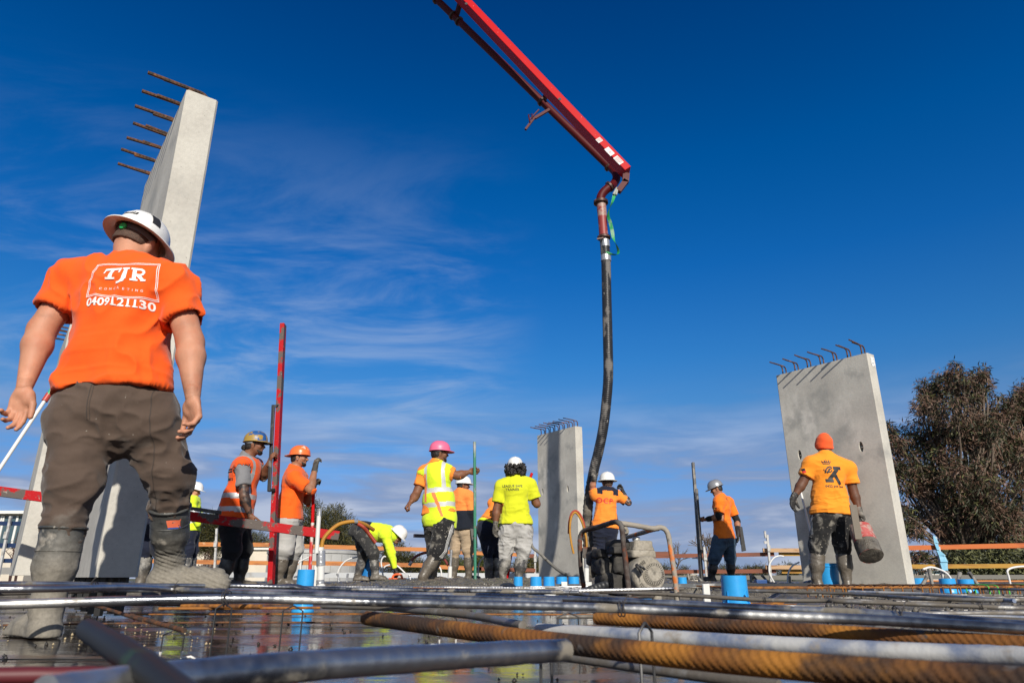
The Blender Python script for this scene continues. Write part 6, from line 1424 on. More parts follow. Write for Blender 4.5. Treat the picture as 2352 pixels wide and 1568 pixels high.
pole('rake', 'rake', 'slim red pole standing in front of the man in the orange tee', [('pole', pt(722, 1070, 8.85), pt(718, 1200, 8.85), .020, M_red), ('pole', pt(718, 1200, 8.85), pt(710, 1340, 8.8), .022, mat('red_white_worn', (.50, .03, .03), .5, layers=(((.55, .52, .48), 8, .45, .55, 6),)))])
pole('rake', 'rake', 'red handle tip showing above the lime man\'s right shoulder', [('pole', pt(1222, 1086, 11.0), pt(1190, 1170, 10.95), .022, M_red), ('pole_shaft', pt(1190, 1170, 10.95), pt(1165, 1330, 10.9), .020, M_red)])
a0, a1, a2, a3 = pt(-75, 1188, 4.2), pt(104, 918, 4.45), pt(109, 910, 4.46), pt(262, 672, 4.62)
f0 = a1 + (a0 - a1) * 1.0; dz = (a1 - a0).normalized(); f0 = a0 - dz * ((a0.z - .02) / dz.z)
pole('telescopic_pole', 'pole', 'white and green telescopic pole leaning behind the orange-shirted man', [('lower_tube', f0, a1, .0115, M_cw), ('twist_lock', a1 - dz * .01, a1 + dz * .05, .019, mat('red_lock', (.42, .05, .04), .4)), ('upper_tube', a1, a3, .0135, mat('green_tube', (.02, .42, .16), .4))])
b0, b1 = pt(1838, 1124, 9.35), pt(1856, 1196, 9.2)
pole('broom_handle', 'pole', 'white stick leaning at the left hip of the man in the beanie', [('handle', b0, b1 + (b1 - b0) * 1.9, .014, M_cw)])
# floats and trowels on hips, bucket
def slabt(name, cat, label, pts, Y, th, m):
    P = [pt(u, v, Y) for u, v in pts]; n = V((0, th, 0)); o = thing(name, label, cat, P[-1]); mb = MB(); mb.add([p for p in P] + [p + n for p in P], [(3, 2, 1, 0), (4, 5, 6, 7), (0, 1, 5, 4), (1, 2, 6, 5), (2, 3, 7, 6), (3, 0, 4, 7)]); mb.build('blade', m, o, smooth=False, bevel=.004)
    a = lerp(P[0], P[3], .3) + n + (P[1] - P[0]) * .5; b = lerp(P[0], P[3], .7) + n + (P[1] - P[0]) * .5; mb = MB(); mb.tube([a, a + n * 1.2 + V((0, .03, 0)), b + n * 1.2 + V((0, .03, 0)), b], .014, 8); mb.build('handle', M_blk, o); return o
M_wfl = mat('muddy_wood', (.17, .145, .115), .7, layers=(((.26, .23, .19), 5, .48, .62, 6, (1, 1, .2)),), bump=(60, .002))
slabt('wooden_float', 'float', 'muddy wooden float tucked at the beanie man\'s right hip', [(1951.5, 1158.5), (1968, 1158.5), (1981.5, 1238), (1965, 1238)], 8.12, .018, M_wfl)
slabt('float', 'float', 'black float hanging from the jeans-wearing man\'s belt', [(1698.5, 1208), (1705, 1209), (1714, 1264), (1704, 1266)], 12.2, .02, M_blk)
slabt('float', 'float', 'dark float hanging behind the khaki-trousered man', [(1080, 1213), (1095, 1215), (1097, 1258), (1086, 1257)], 11.8, .02, mat('dark_float', (.10, .095, .09), .6))
o = thing('hand_float', 'orange hand float pressed on the concrete by the bending man', 'float', pt(912, 1326, 11.35)); mb = MB()
mb.tube(spline([pt(901, 1327, 11.3), pt(905, 1320, 11.3), pt(914, 1318, 11.3), pt(921, 1320, 11.3), pt(924, 1327, 11.3)], 4), .017, 8); mb.build('handle', mat('orange_plastic', (.80, .14, .04), .4), o)
mb = MB(); mb.box(pt(913, 1328, 11.35), (.26, .10, .015)); mb.build('blade', mat('orange_plastic', (.80, .14, .04), .4), o, smooth=False)
def bucket(label, top, bot, rt, rb, m, mm=None, full=False, handle=None):
    o = thing('bucket', label, 'bucket', bot); ax = (top - bot); L_ = ax.length; ax.normalize(); s_ = ax.cross(V((0, 1, .2))).normalized(); f_ = ax.cross(s_); A = (s_, f_, ax)
    mb = MB(); mb.lathe([(rb * .35, .004), (rb * .36, .0), (rb * .55, .0), (rb * .92, .0), (rb, -.004), (rb, .01), (lerp(rb, rt, .8), L_ * .82), (rt * 1.05, L_ * .84), (rt * 1.05, L_ * .87), (rt, L_ * .9), (rt * 1.04, L_), (rt * .97, L_), (rb * .93, .02), (0, .02)], bot, A, 36); mb.build('pail', m, o)
    if mm:
        mb = MB(); mb.lathe([(0, -.006), (rb * .3, -.006), (rb * .95, -.005), (rb + .004, -.002), (rb + .004, L_ * .42), (rb + .002, L_ * .45)], bot, A, 36, ); mb.build('mud_coat', mm, o, noise=(24, .005))
    mb = MB(); a = top + s_ * rt; b = top - s_ * rt; c = handle or (top - V((0, .02, .12))); mb.tube(spline([a, lerp(a, c, .6) + V((0, -.02, 0)), c, lerp(b, c, .6) + V((0, -.02, 0)), b], 5), .003, 6); mb.build('wire_handle', M_wire, o); return o
M_rbk = mat('red_bucket', (.40, .06, .055), .6, layers=(((.40, .30, .26), 7, .42, .52, 8), ((.20, .03, .03), 9, .6, .7, 4)))
bucket('red bucket caked with mud, its round bottom towards us, in the beanie man\'s hand', pt(1975, 1214, 8.40), pt(2001, 1276, 8.17), .125, .130, M_rbk, M_conc, handle=pt(1984, 1203, 8.3))
bb_ = pt(1905, 1340, 8.75); bucket('blue bucket standing between the beanie man\'s boots', V((bb_.x, bb_.y, .36)), V((bb_.x, bb_.y, .12)), .13, .115, M_blue)
b4 = pt(846, 1330, 11.9); bucket('tall blue bucket between the bending man\'s boots', V((b4.x, b4.y, .50)), V((b4.x, b4.y, .12)), .145, .12, mat('blue_pail', (.02, .20, .55), .4, layers=(((.20, .19, .17), 6, .52, .6, 6),)))
o = thing('void_box', 'flat blue box on the slab at the foot of the galvanised post', 'box', pt(1747, 1336, 9.5)); mb = MB(); mb.box(pt(1747, 1335, 9.5), (.14, .10, .05)); mb.build('box_body', mat('dark_blue_plastic', (.01, .06, .22), .4), o, smooth=False, bevel=.006)

# ------------------------------------------------------------------ vibrator drive engine in its tube frame
E = lambda X_, Y_, Yd: pt(1320.7 + .1245 * X_, 1194.4 + .1245 * Y_, Yd)
M_eng = mat('cement_crust', (.27, .245, .20), .85, layers=(((.36, .33, .28), 8, .45, .62, 6), ((.12, .11, .09), 16, .56, .68, 6)), bump=(55, .004, 7), fine=(80, .18))
M_engd = mat('dark_crust', (.045, .042, .038), .8, layers=(((.11, .10, .085), 9, .48, .64, 6), ((.015, .015, .016), 14, .5, .62, 5)), bump=(45, .005, 7))
M_frd = mat('dark_frame', (.055, .035, .028), .75, layers=(((.11, .10, .09), 9, .45, .58, 6), ((.18, .045, .012), 7, .56, .66, 4)), bump=(60, .003))
M_frl = mat('orange_frame_crusted', (.30, .27, .225), .8, layers=(((.60, .17, .035), 7, .55, .62, 4), ((.16, .14, .12), 16, .58, .68, 6)), bump=(60, .004))
o = thing('vibrator_engine', 'cement-crusted petrol engine in a bent tube frame standing on the bars', 'engine', (*E(900, 1400, 4.1).xy, .08))
def tub(name, P, r, m, n=5, wob=.05):
    Q = spline(P, n); mb = MB(); mb.tube(Q, [r * random.uniform(.95, 1.08) for _ in Q], 14, wob=wob * .5); return mb.build(name, m, o)
YA, YB, YC, YD = 4.45, 3.83, 4.0, 4.62
tub('frame_tube', [E(185, 1440, YA), E(150, 1150, YA), E(110, 900, YA), E(90, 500, YA), E(95, 330, YA), E(130, 225, YA - .02), E(210, 175, YA - .06), E(400, 130, 4.28), E(600, 66, 4.05), E(700, 35, 3.95), E(775, 32, 3.87), E(840, 80, 3.84), E(868, 170, YB), E(890, 400, YB), E(925, 700, YB), E(965, 1050, YB), E(1012, 1465, YB)], .0145, M_frd)
tub('frame_tube', [E(800, 50, 3.86), E(950, 70, 3.88), E(1100, 92, 3.9), E(1300, 128, 3.95), E(1450, 150, 3.98), E(1560, 132, YC), E(1640, 150, YC), E(1700, 220, YC), E(1735, 340, YC), E(1775, 600, YC), E(1815, 850, YC), E(1850, 1100, YC), E(1888, 1480, YC)], .0145, M_frl)
tub('frame_tube', [E(1530, 150, YC + .02), E(1400, 180, 4.12), E(1200, 240, 4.35), E(1050, 285, 4.5), E(940, 315, YD), E(910, 360, YD), E(905, 600, YD), E(920, 1360, YD)], .0135, M_frl)
tub('frame_tube', [E(130, 240, YA), E(300, 330, 4.5), E(500, 360, 4.55), E(760, 330, 4.6), E(930, 320, YD)], .0135, M_frd) if False else None
tub('lifting_eye', [E(880, 130, 4.0), E(930, 140, 4.0), E(960, 190, 4.0), E(950, 240, 4.0), E(900, 255, 4.0)], .010, M_eng)
up = V((0, 0, 1)); fn = V((.26, -.965, 0)).normalized(); fr = V((fn.y, -fn.x, 0)) * -1; fr = V((-fn.y, fn.x, 0))
def ebox(name, x0, y0, x1, y1, Yf, dep, m, bev=.008, taper=1.0, noise=(40, .003)):
    a = E(x0, y1, Yf); b = E(x1, y0, Yf); wd = (E(x1, y1, Yf) - a).length; ht = b.z - a.z; c = V(((a.x + b.x) / 2, Yf, (a.z + b.z) / 2)) - fn * dep / 2
    bm = bmesh.new(); bmesh.ops.create_cube(bm, size=1); bmesh.ops.bevel(bm, geom=bm.edges[:], offset=.26 if m is M_engd else .14, segments=3, profile=.6, affect='EDGES')
    bmesh.ops.subdivide_edges(bm, edges=bm.edges[:], cuts=1, use_grid_fill=True); base = V(o.location)
    for v in bm.verts:
        tt = 1 if v.co.z < 0 else taper
        p = c + fr * v.co.x * wd * tt - fn * v.co.y * dep + up * v.co.z * ht; q = mnoise.noise_vector(p * noise[0]); v.co = p + q * noise[1] - base
    bmesh.ops.recalc_face_normals(bm, faces=bm.faces[:]); me = bpy.data.meshes.new(name); bm.to_mesh(me); bm.free(); return finish(name, me, m, o, True, None, auto=60)
ebox('fuel_tank', 1060, 372, 1500, 560, 3.98, .17, M_eng, taper=.84); ebox('fuel_tank', 1040, 545, 1530, 690, 3.97, .19, M_eng); ebox('tank_base', 1080, 670, 1460, 745, 4.0, .15, M_engd)
mb = MB(); c = E(1130, 372, 4.03); mb.lathe([(.022, 0), (.023, .012), (.019, .020), (0, .021)], c, seg=18); mb.build('fuel_cap', mat('cap_metal', (.5, .49, .46), .4, metal=.5, layers=(((.27, .25, .2), 14, .45, .6, 4),)), o)
ebox('air_filter', 700, 340, 1040, 560, 4.02, .14, M_engd, noise=(24, .007)); ebox('air_filter', 680, 470, 985, 620, 4.0, .12, M_engd, taper=.9)
ebox('control_box', 430, 520, 640, 700, 4.1, .12, M_engd, noise=(24, .008)); ebox('muffler', 300, 560, 500, 830, 4.22, .10, M_engd, noise=(24, .010)); ebox('bracket_plate', 140, 490, 420, 700, 4.4, .012, M_frd, noise=(40, .001))
ebox('cylinder_head', 480, 690, 720, 1010, 4.08, .16, M_engd, noise=(22, .016)); ebox('crankcase', 560, 960, 1080, 1330, 4.06, .20, M_engd, noise=(16, .020)); ebox('carburettor', 740, 620, 960, 1000, 4.04, .10, M_engd, noise=(26, .016))
ebox('shroud', 1000, 730, 1420, 1300, 4.02, .14, M_engd, noise=(20, .006))
# recoil starter cover with its ring of slots
cc = E(1400, 1010, 3.93); A = (fr, up, fn); mb = MB(); mb.lathe([(.098, -.10), (.101, -.03), (.098, -.012), (.090, .0), (.080, .004)], cc - fr * .006, A, 40, sx=.97, sy=1.02); mb.build('starter_cover', M_eng, o, noise=(30, .0025))
c2 = E(1448, 985, 3.93) + fn * .004; mb = MB(); r0, r1, r2 = .036, .056, .064; n = 96
rings = [(0, .012), (r0, .013), (r0 + .001, .012), (r1, .007), (r1 + .002, .004), (r2, 0)]
mb.lathe(rings, c2, A, 48); SG = mb
for k in range(30):
    a = 2 * math.pi * k / 30; e1 = fr * math.cos(a) + up * math.sin(a); e2 = -fr * math.sin(a) + up * math.cos(a); q = c2 + e1 * .0475 + fn * .0098; mb.box(q, (.017, .0030, .0025), (e1, e2, fn), mi=1)
for k in range(5):
    for sgn, b0_ in ((1, 2.3), (-1, 4.0)):
        a = b0_ + (k - 2) * .12
        for rr in (.074, .084):
            e1 = fr * math.cos(a) + up * math.sin(a); e2 = -fr * math.sin(a) + up * math.cos(a); q = cc + e1 * rr + fn * .0045; mb.box(q, (.010, .0030, .004), ((e1 + e2 * .7).normalized(), (e2 - e1 * .7).normalized(), fn), mi=1)
mb.build('starter_grille', [M_eng, mat('dark_hole', (.01, .01, .01), .6)], o)
mb = MB(); mb.tube(spline([E(1130, 815, 3.88), E(1175, 870, 3.87), E(1215, 930, 3.87), E(1235, 965, 3.87)], 4), .010, 10); mb.tube(spline([E(1180, 850, 3.865), E(1240, 860, 3.86), E(1285, 905, 3.865)], 4), .007, 8); mb.build('pull_handle', M_blk, o)
mb = MB(); mb.tube([E(1175, 975, 3.9), E(1185, 1050, 3.9), E(1205, 1130, 3.9)], .0012, 5); mb.build('pull_cord', M_blk, o)
mb = MB(); mb.add([E(480, 1440, 4.3), E(1000, 1330, 4.3), E(1520, 1350, 3.95), E(1440, 1440, 3.85), E(1000, 1450, 3.85)], [(0, 4, 3, 2, 1)]); mb.add([p + V((0, 0, .006)) for p in (E(480, 1440, 4.3), E(1000, 1330, 4.3), E(1520, 1350, 3.95), E(1440, 1440, 3.85), E(1000, 1450, 3.85))], [(0, 1, 2, 3, 4)]); mb.build('base_plate', M_frd, o, smooth=False)
for (x_, y_, Yd) in ((1515, 1480, 3.93), (700, 1450, 4.25)):
    c = E(x_, y_, Yd); mb = MB(); mb.lathe([(.027, 0), (.026, .045), (.024, .05), (.0, .052)], c, seg=18); mb.build('rubber_mount', M_eng if x_ > 1000 else M_engd, o, noise=(40, .002))
tub('drive_shaft', [E(700, 1150, 4.1), E(550, 1190, 4.05), E(300, 1270, 4.0), E(100, 1340, 3.95), E(-60, 1390, 3.85), E(-250, 1440, 3.7)], .021, mat('ribbed_shaft', (.03, .032, .036), .5, rib=(12, .004), layers=(((.12, .11, .10), 8, .5, .62, 5),)), 8, 0)
# ------------------------------------------------------------------ guard rails
M_tim = mat('orange_timber', (.52, .20, .055), .7, layers=(((.36, .13, .04), 3, .48, .62, 6, (.5, .5, 5)), ((.62, .36, .18), 4, .62, .72, 5)), bump=(40, .002, 5, (.3, .3, 6)))
M_tim_shade = mat('shade_brown_timber', (.20, .055, .022), .6, layers=(((.13, .04, .02), 3, .48, .62, 6, (.5, .5, 5)),)); M_timp = mat('pale_timber', (.46, .30, .17), .75, layers=(((.30, .16, .08), 3, .5, .62, 6, (.5, .5, 5)),)); M_timy = mat('yellow_timber', (.40, .22, .03), .7, layers=(((.28, .13, .02), 3, .48, .62, 6, (.5, .5, 5)),))  # the brown-red one is rail timber with its shade put into the colour
Mg = MATS['galv']
M_gpost = mat('whitish_post', (.48, .48, .47), .6, layers=(((.30, .29, .27), 8, .5, .65, 5),))
def rail_set(label, rails, posts, name='guard_rail'):
    a = rails[0][0]; o = thing(name, label, 'guard rail', (*pt(*a).xy, .1), 'guard rails along the slab edge')
    for p, q, wd, m in rails: mb = MB(); mb.bar(pt(*p), pt(*q), .04, wd); mb.build('rail', m, o, smooth=False)
    for u0, v0, u1, v1, Y in posts:
        a, b = pt(u0, v0, Y), pt(u1, v1, Y); a.z = .05; mb = MB(); mb.bar(a, b, .045, .045, up=(1, 0, 0)); c = lerp(a, b, .72); mb.box(c + V((0, -.03, 0)), (.07, .05, .14)); mb.build('post', M_gpost, o, smooth=False)
    return o
rail_set('orange timber guard rails behind the bending man and the left crew', [((330, 1248.5, 17.0), (640, 1250.5, 17.0), .095, M_tim), ((632, 1252, 17.05), (1003, 1262, 19), .10, M_tim), ((250, 1286, 17.0), (652, 1293, 17.0), .095, M_tim), ((630, 1290.5, 17.05), (1003, 1298, 19), .10, M_tim), ((420, 1251, 17.1), (455, 1251.5, 17.1), .11, M_tim)],
         [(494, 1320, 498, 1213, 16.9), (689, 1320, 697, 1224, 16.9), (686, 1325, 693, 1250, 16.8), (430, 1310, 405, 1230, 16.9)])
rail_set('orange timber guard rails seen between the khaki and lime men', [((1000, 1266, 19), (1215, 1274, 19.5), .095, M_tim), ((1000, 1301, 19), (1106, 1305, 19), .10, M_tim), ((1090, 1305, 19), (1230, 1309, 19), .095, M_tim_shade), ((1190, 1275, 19.2), (1230, 1276, 19.2), .095, M_tim_shade)], [(1003, 1325, 1004, 1288, 18.9), (1229, 1325, 1229, 1262, 19.2)])
rail_set('guard rails coloured brown for shade, behind the jeans-wearing man', [((1380, 1279, 17.5), (1778, 1272, 17.0), .09, M_tim_shade), ((1480, 1313, 17.5), (1782, 1310.5, 17.0), .09, M_tim_shade), ((1500, 1271, 17.4), (1535, 1271, 17.4), .10, M_tim_shade), ((1752, 1263, 16.9), (1850, 1263, 16.9), .09, M_timp), ((1789, 1272, 17), (1850, 1272, 17), .08, M_timy), ((1758, 1302, 16.9), (1850, 1302, 16.9), .09, M_timp), ((1795, 1312, 17), (1850, 1312, 17), .08, M_timy)],
         [(1771, 1335, 1762, 1227, 16.8), (1623, 1330, 1617, 1255, 16.8)])
mb = MB(); r3 = bpy.data.objects['guard_rail.002'] if 'guard_rail.002' in bpy.data.objects else None
q = pt(1757.5, 1227, 16.8); mb.box(q, (.04, .04, .16)); mb.box(pt(1760, 1245, 16.8), (.10, .03, .06)); mb.build('post_bracket', M_gpost, r3, smooth=False)
rail_set('orange and yellow guard rails in front of the big tree on the right', [((2070, 1258, 16.0), (2450, 1250, 15.6), .10, mat('bright_orange_timber', (.50, .12, .015), .6, layers=(((.38, .08, .012), 3, .5, .62, 6, (.5, .5, 5)),))), ((2070, 1300.5, 16.0), (2450, 1298, 15.8), .09, M_timy), ((2100, 1334, 16), (2350, 1334.5, 16), .05, M_tim)], [(2168, 1335, 2148, 1232, 15.9)])
o = thing('wrap_sheet', 'torn light blue plastic wrapped down the guard post by the big tree', 'plastic sheet', pt(2170, 1312, 15.8)); mb = MB()
P = [pt(u, v, 15.80) for u, v in ((2144, 1230), (2148, 1246), (2152, 1262), (2160, 1275), (2163, 1290), (2168, 1312))]; 
for i in range(len(P) - 1):
    w0 = [.03, .07, .05, .11, .13, .08][i]; w1 = [.07, .05, .11, .13, .08, .06][i]
    mb.add([P[i] - V((w0 * .3, 0, 0)), P[i + 1] - V((w1 * .3, .03 * (i % 2), 0)), P[i + 1] + V((w1, -.02, 0)), P[i] + V((w0, .02 * (i % 2), 0)), P[i] + V((w0 * .3, .06, 0)), P[i + 1] + V((w1 * .3, .06, 0))], [(0, 1, 2, 3), (3, 2, 5, 4), (4, 5, 1, 0)])
mb.build('sheet', mat('blue_film', (.16, .42, .60), .5, layers=(((.30, .52, .66), 8, .5, .65, 4),)), o)
# slab edge form
mb = MB(); M_edge = mat('edge_form', (.46, .48, .50), .5, metal=.3, layers=(((.33, .32, .30), 2, .5, .65, 5),))
mb.bar(pt(-400, 1311, 17.6), pt(120, 1310, 17.6), .03, .16); mb.bar(pt(100, 1318, 17.6), pt(1450, 1322, 18.4), .03, .12); tag(mb.build('edge_form', M_edge, None, smooth=False), 'light steel edge form along the far side of the slab', 'edge form')
mb = MB(); mb.bar(pt(1440, 1326, 17.8), pt(2500, 1324, 17.0), .03, .10); tag(mb.build('edge_form', mat('dark_edge', (.16, .155, .14), .7), None, smooth=False), 'dull dark edge form along the right far side of the slab', 'edge form')
# blue rails in front of the left building
rail_set('dark blue guard rails and steel post at the far left edge', [((-300, 1198, 15), (58, 1202, 15), .085, mat('dark_blue_rail', (.012, .03, .09), .4)), ((-300, 1249, 15), (45, 1252, 15), .085, MATS['dark_blue_rail'] if 'dark_blue_rail' in MATS else M_tim_shade), ((-300, 1286, 15), (35, 1287, 15), .085, MATS['dark_blue_rail'] if 'dark_blue_rail' in MATS else M_tim_shade)], [(2, 1300, 25, 1185, 14.9)])

# ------------------------------------------------------------------ buildings, tank
M_cream = mat('cream_render', (.62, .56, .47), .85, layers=(((.56, .50, .42), 1.2, .45, .65, 4),)); M_glass = mat('tinted_glass', (.05, .09, .11), .06, spec=.8); M_wf = mat('white_frame', (.72, .72, .70), .5)
o = thing('office_building', 'cream office building with a long window band at the far left', 'building', (*pt(30, 1320, 34).xy, -4.6))
a, b = pt(-420, 1178, 34), pt(86, 1178, 34); zt = a.z; mb = MB(); mb.box(((a.x + b.x) / 2, 37, (zt - .05 - 4.6) / 2), (b.x - a.x, 6, zt - .05 + 4.6)); mb.build('wall', M_cream, o, smooth=False)
mb = MB(); mb.box(((a.x + b.x) / 2, 36.9, zt + .02), (b.x - a.x + .3, 6.6, .14)); mb.build('roof', M_wf, o, smooth=False)
zg0, zg1 = pt(0, 1258, 34).z, pt(0, 1184, 34).z
for k in range(7):
    u0 = -400 + k * 68; x0, x1 = pt(u0, 1200, 34).x, pt(u0 + 64, 1200, 34).x; mb = MB(); mb.box(((x0 + x1) / 2, 33.985, (zg0 + zg1) / 2), (x1 - x0, .03, zg1 - zg0)); wn_ = mb.build('window', M_glass, o, smooth=False)
    mb = MB()
    for xx in (x0, (x0 + x1) / 2, x1): mb.box((xx, 33.95, (zg0 + zg1) / 2), (.10, .06, zg1 - zg0))
    mb.build('frame', M_wf, wn_, smooth=False)
def block(label, u0, u1, vt, Y, m, dep=5, name='building', cat='building', roofm=None, wins=()):
    a, b = pt(u0, vt, Y), pt(u1, vt, Y); o = thing(name, label, cat, ((a.x + b.x) / 2, Y, -4.6), None); mb = MB(); mb.box(((a.x + b.x) / 2, Y + dep / 2, (a.z - 4.6) / 2), (b.x - a.x, dep, a.z + 4.6)); mb.build('wall', m, o, smooth=False)
    mb = MB(); mb.box(((a.x + b.x) / 2, Y + dep / 2, a.z + .06), (b.x - a.x + .3, dep + .3, .12)); mb.build('roof', roofm or M_wf, o, smooth=False)
    for (w0, w1, v0, v1) in wins:
        c, d = pt(w0, v1, Y), pt(w1, v0, Y); mb = MB(); mb.box(((c.x + d.x) / 2, Y - .015, (c.z + d.z) / 2), (d.x - c.x, .03, d.z - c.z)); wi = mb.build('window', M_glass, o, smooth=False)
        mb = MB(); mb.box((c.x, Y - .05, (c.z + d.z) / 2), (.08, .05, d.z - c.z)); mb.box((d.x, Y - .05, (c.z + d.z) / 2), (.08, .05, d.z - c.z)); mb.build('frame', M_wf, wi, smooth=False)
    return o
block('long low cream wall building behind the left rails', 380, 655, 1262, 42, mat('cream_fence', (.66, .60, .51), .85, layers=(((.60, .55, .46), 1, .45, .65, 4),)), name='low_building')
block('white flat-roofed house far behind the right panel', 2082, 2165, 1302, 60, mat('white_render', (.62, .60, .55), .8), wins=((2092, 2128, 1308, 1317), (2136, 2158, 1310, 1317)))
block('small far house on the horizon right of the engine', 1558, 1602, 1318, 90, M_cream)
o = thing('water_tank', 'round pale grey water tank behind the taped pipes and the bending man', 'water tank', (*pt(690, 1310, 26).xy, -1.5)); c = V(o.location); rT = 1.75
zt = pt(700, 1262, 26).z; c.y = 26 + rT
mb = MB(); mb.lathe([(rT, 0), (rT, zt + 1.5 - .12), (rT + .04, zt + 1.5 - .1), (rT + .04, zt + 1.5), (rT * .5, zt + 1.5 + .12), (0, zt + 1.5 + .2)], c, seg=64); mb.build('shell', mat('tank_grey', (.44, .44, .43), .6, layers=(((.38, .38, .37), 2, .45, .65, 4),)), o)
mb = MB()
for k in range(26): a = 2 * math.pi * k / 26; mb.box(c + V((math.cos(a) * rT, math.sin(a) * rT, (zt + 1.4) / 2)), (.03, .03, zt + 1.3), (V((math.cos(a), math.sin(a), 0)), V((-math.sin(a), math.cos(a), 0)), V((0, 0, 1))))
mb.build('panel_seam', mat('tank_seam', (.34, .34, .33), .6), o, smooth=False)

# ------------------------------------------------------------------ trees
def leaf_mesh(P, D, size, w_, rg):
    n = len(P); D = D / (np.linalg.norm(D, axis=1)[:, None] + 1e-9); R_ = rg.normal(size=(n, 3)); S = np.cross(D, R_); S /= np.linalg.norm(S, axis=1)[:, None] + 1e-9
    L = (size * rg.uniform(.6, 1.3, n))[:, None]; W_ = L * w_; N = np.cross(S, D)
    v = np.stack([P, P + D * L * .45 + S * W_ * .5, P + D * L + N * L * .12, P + D * L * .45 - S * W_ * .5], 1).reshape(-1, 3)
    i = np.arange(n) * 4; return v, np.stack([i, i + 1, i + 2, i + 3], 1)
def limb(mb, a, b, r0, r1, k=4, bend=.08):
    a, b = V(a), V(b); L_ = (b - a).length; P = [a]; 
    for i in range(1, k): P.append(lerp(a, b, i / k) + V((random.uniform(-1, 1), random.uniform(-1, 1), random.uniform(-.5, .5))) * L_ * bend)
    P.append(b); Q = spline(P, 3); mb.tube(Q, [r0 + (r1 - r0) * i / (len(Q) - 1) for i in range(len(Q))], 7); return Q
def leafy(label, base, clumps, n, leaf, w_, mats, group=None, name='tree', trunk=.25, tm=None, droop=.5, seed=1, fork=None, spread=1.0, cl=9, ragged=False):
    "clumps: (x, y, z, r) in world space; leaves in sub-clusters through the volume"
    rg = np.random.default_rng(seed); random.seed(seed); o = thing(name, label, 'tree', base, group); base = V(base); mb = MB(); f0 = V(fork) if fork else lerp(base, V(clumps[0][:3]), .45)
    limb(mb, base, f0, trunk, trunk * .7, 4, .03); tot = sum(c[3] ** 2.4 for c in clumps); PS = []; DS = []
    if ragged:
        ex = []
        for c in clumps:
            for _ in range(5):
                q = V(rg.normal(size=3)).normalized() * c[3] * rg.uniform(.6, 1.05); ex.append((c[0] + q.x, c[1] + q.y, c[2] + q.z * .9, c[3] * rg.uniform(.28, .48)))
            ex.append((c[0], c[1], c[2], c[3] * .62))
        clumps = ex; tot = sum(c[3] ** 2.0 for c in clumps)
    for c in clumps:
        C_ = V(c[:3]); r = c[3]; Q = limb(mb, f0, C_, trunk * (.20 if ragged else .5), trunk * .06, 4, .06)
        m = max(3, int(n * c[3] ** (2.0 if ragged else 2.4) / tot / cl)); q = rg.normal(size=(m, 3)); q /= np.linalg.norm(q, axis=1)[:, None]; q *= (rg.uniform(.35, 1.0, m) ** .6 * r)[:, None]; q[:, 2] *= .85
        for j in range(min(4 if ragged else 9, m)):
            e = C_ + V(q[j]) * .85; limb(mb, lerp(f0, C_, random.uniform(.75, 1)), e, trunk * (.05 if ragged else .14), trunk * .02, 3, .08)
        sub = np.repeat(q, cl, 0); s_ = r * .13 * spread; P = sub + rg.normal(size=sub.shape) * s_ + np.array(C_)
        dd = rg.normal(size=P.shape) * .6 + sub / r * .5; dd[:, 2] -= droop; PS.append(P); DS.append(dd)
    mb.build('trunk', tm or M_bark, o); P = np.concatenate(PS); D = np.concatenate(DS); v, q = leaf_mesh(P, D, leaf, w_, rg); cid = rg.random(len(P) // cl + 1)[np.arange(len(P)) // cl]
    mi = (cid * .75 + rg.random(len(P)) * .25 > .5).astype(int) + ((cid + rg.random(len(P)) * .5) > 1.25).astype(int)
    arr_mesh('crown', v, q, mats, o, smooth=False, mi=np.minimum(mi, len(mats) - 1)); return o
def leafm(name, c): return mat(name, c, .55, layers=((tuple(x * 1.5 for x in c), .9, .5, .75, 3),), spec=.35)
M_bark = mat('bark', (.14, .105, .08), .9, layers=(((.24, .19, .15), 5, .5, .65, 5, (1, 1, .3)),), bump=(20, .01))
gum = [leafm('gum_leaf_brown', (.135, .080, .055)), leafm('gum_leaf_dark', (.040, .045, .022)), leafm('gum_leaf_olive', (.125, .13, .05))]
def cl_(L, Y): return [(*pt(u, v, Y + dy), r) for u, v, r, dy in L]
YG = 24.0
gb = pt(2230, 1330, YG); gf = pt(2225, 1290, YG)
L1 = [(2185, 880, .95, 0), (2150, 905, .8, 1), (2240, 900, .8, 0), (2120, 985, 1.0, 0), (2200, 985, 1.1, -1), (2260, 980, 1.0, 1), (2085, 1030, .75, 0), (2050, 985, .35, .5), (2150, 1080, 1.15, 0), (2230, 1090, 1.15, -1), (2080, 1110, .9, 0), (2290, 1060, 1.0, 0), (2075, 1185, .8, 0), (2150, 1180, .95, 1), (2255, 1180, 1.1, -1), (2310, 1150, 1.0, 0), (2120, 1290, .6, 0), (2290, 1260, 1.1, 0), (2230, 1290, .8, 1), (2060, 1060, .5, 0), (2200, 1230, .7, .5), (2290, 935, .7, 0), (2300, 1005, .85, .5), (2195, 850, .45, 0), (2120, 930, .55, 0), (2255, 868, .5, 0)]
leafy('large brown-leaved gum tree on the right beside the tall right panel', (gb.x, gb.y, -4.6), cl_(L1, YG), 50000, .20, .17, gum, 'gum trees at the right', 'gum_tree', .30, seed=3, fork=gf, droop=.55, spread=1.6, ragged=True, cl=12)
gb2 = pt(2420, 1330, YG + 1); L2 = [(2340, 930, .8, 0), (2380, 960, 1.0, 0), (2400, 880, .9, 0), (2340, 1030, 1.0, 1), (2390, 1080, 1.2, 0), (2360, 1180, 1.2, 0), (2330, 1270, 1.0, -1), (2410, 1260, 1.2, 0), (2330, 960, .55, 0)]
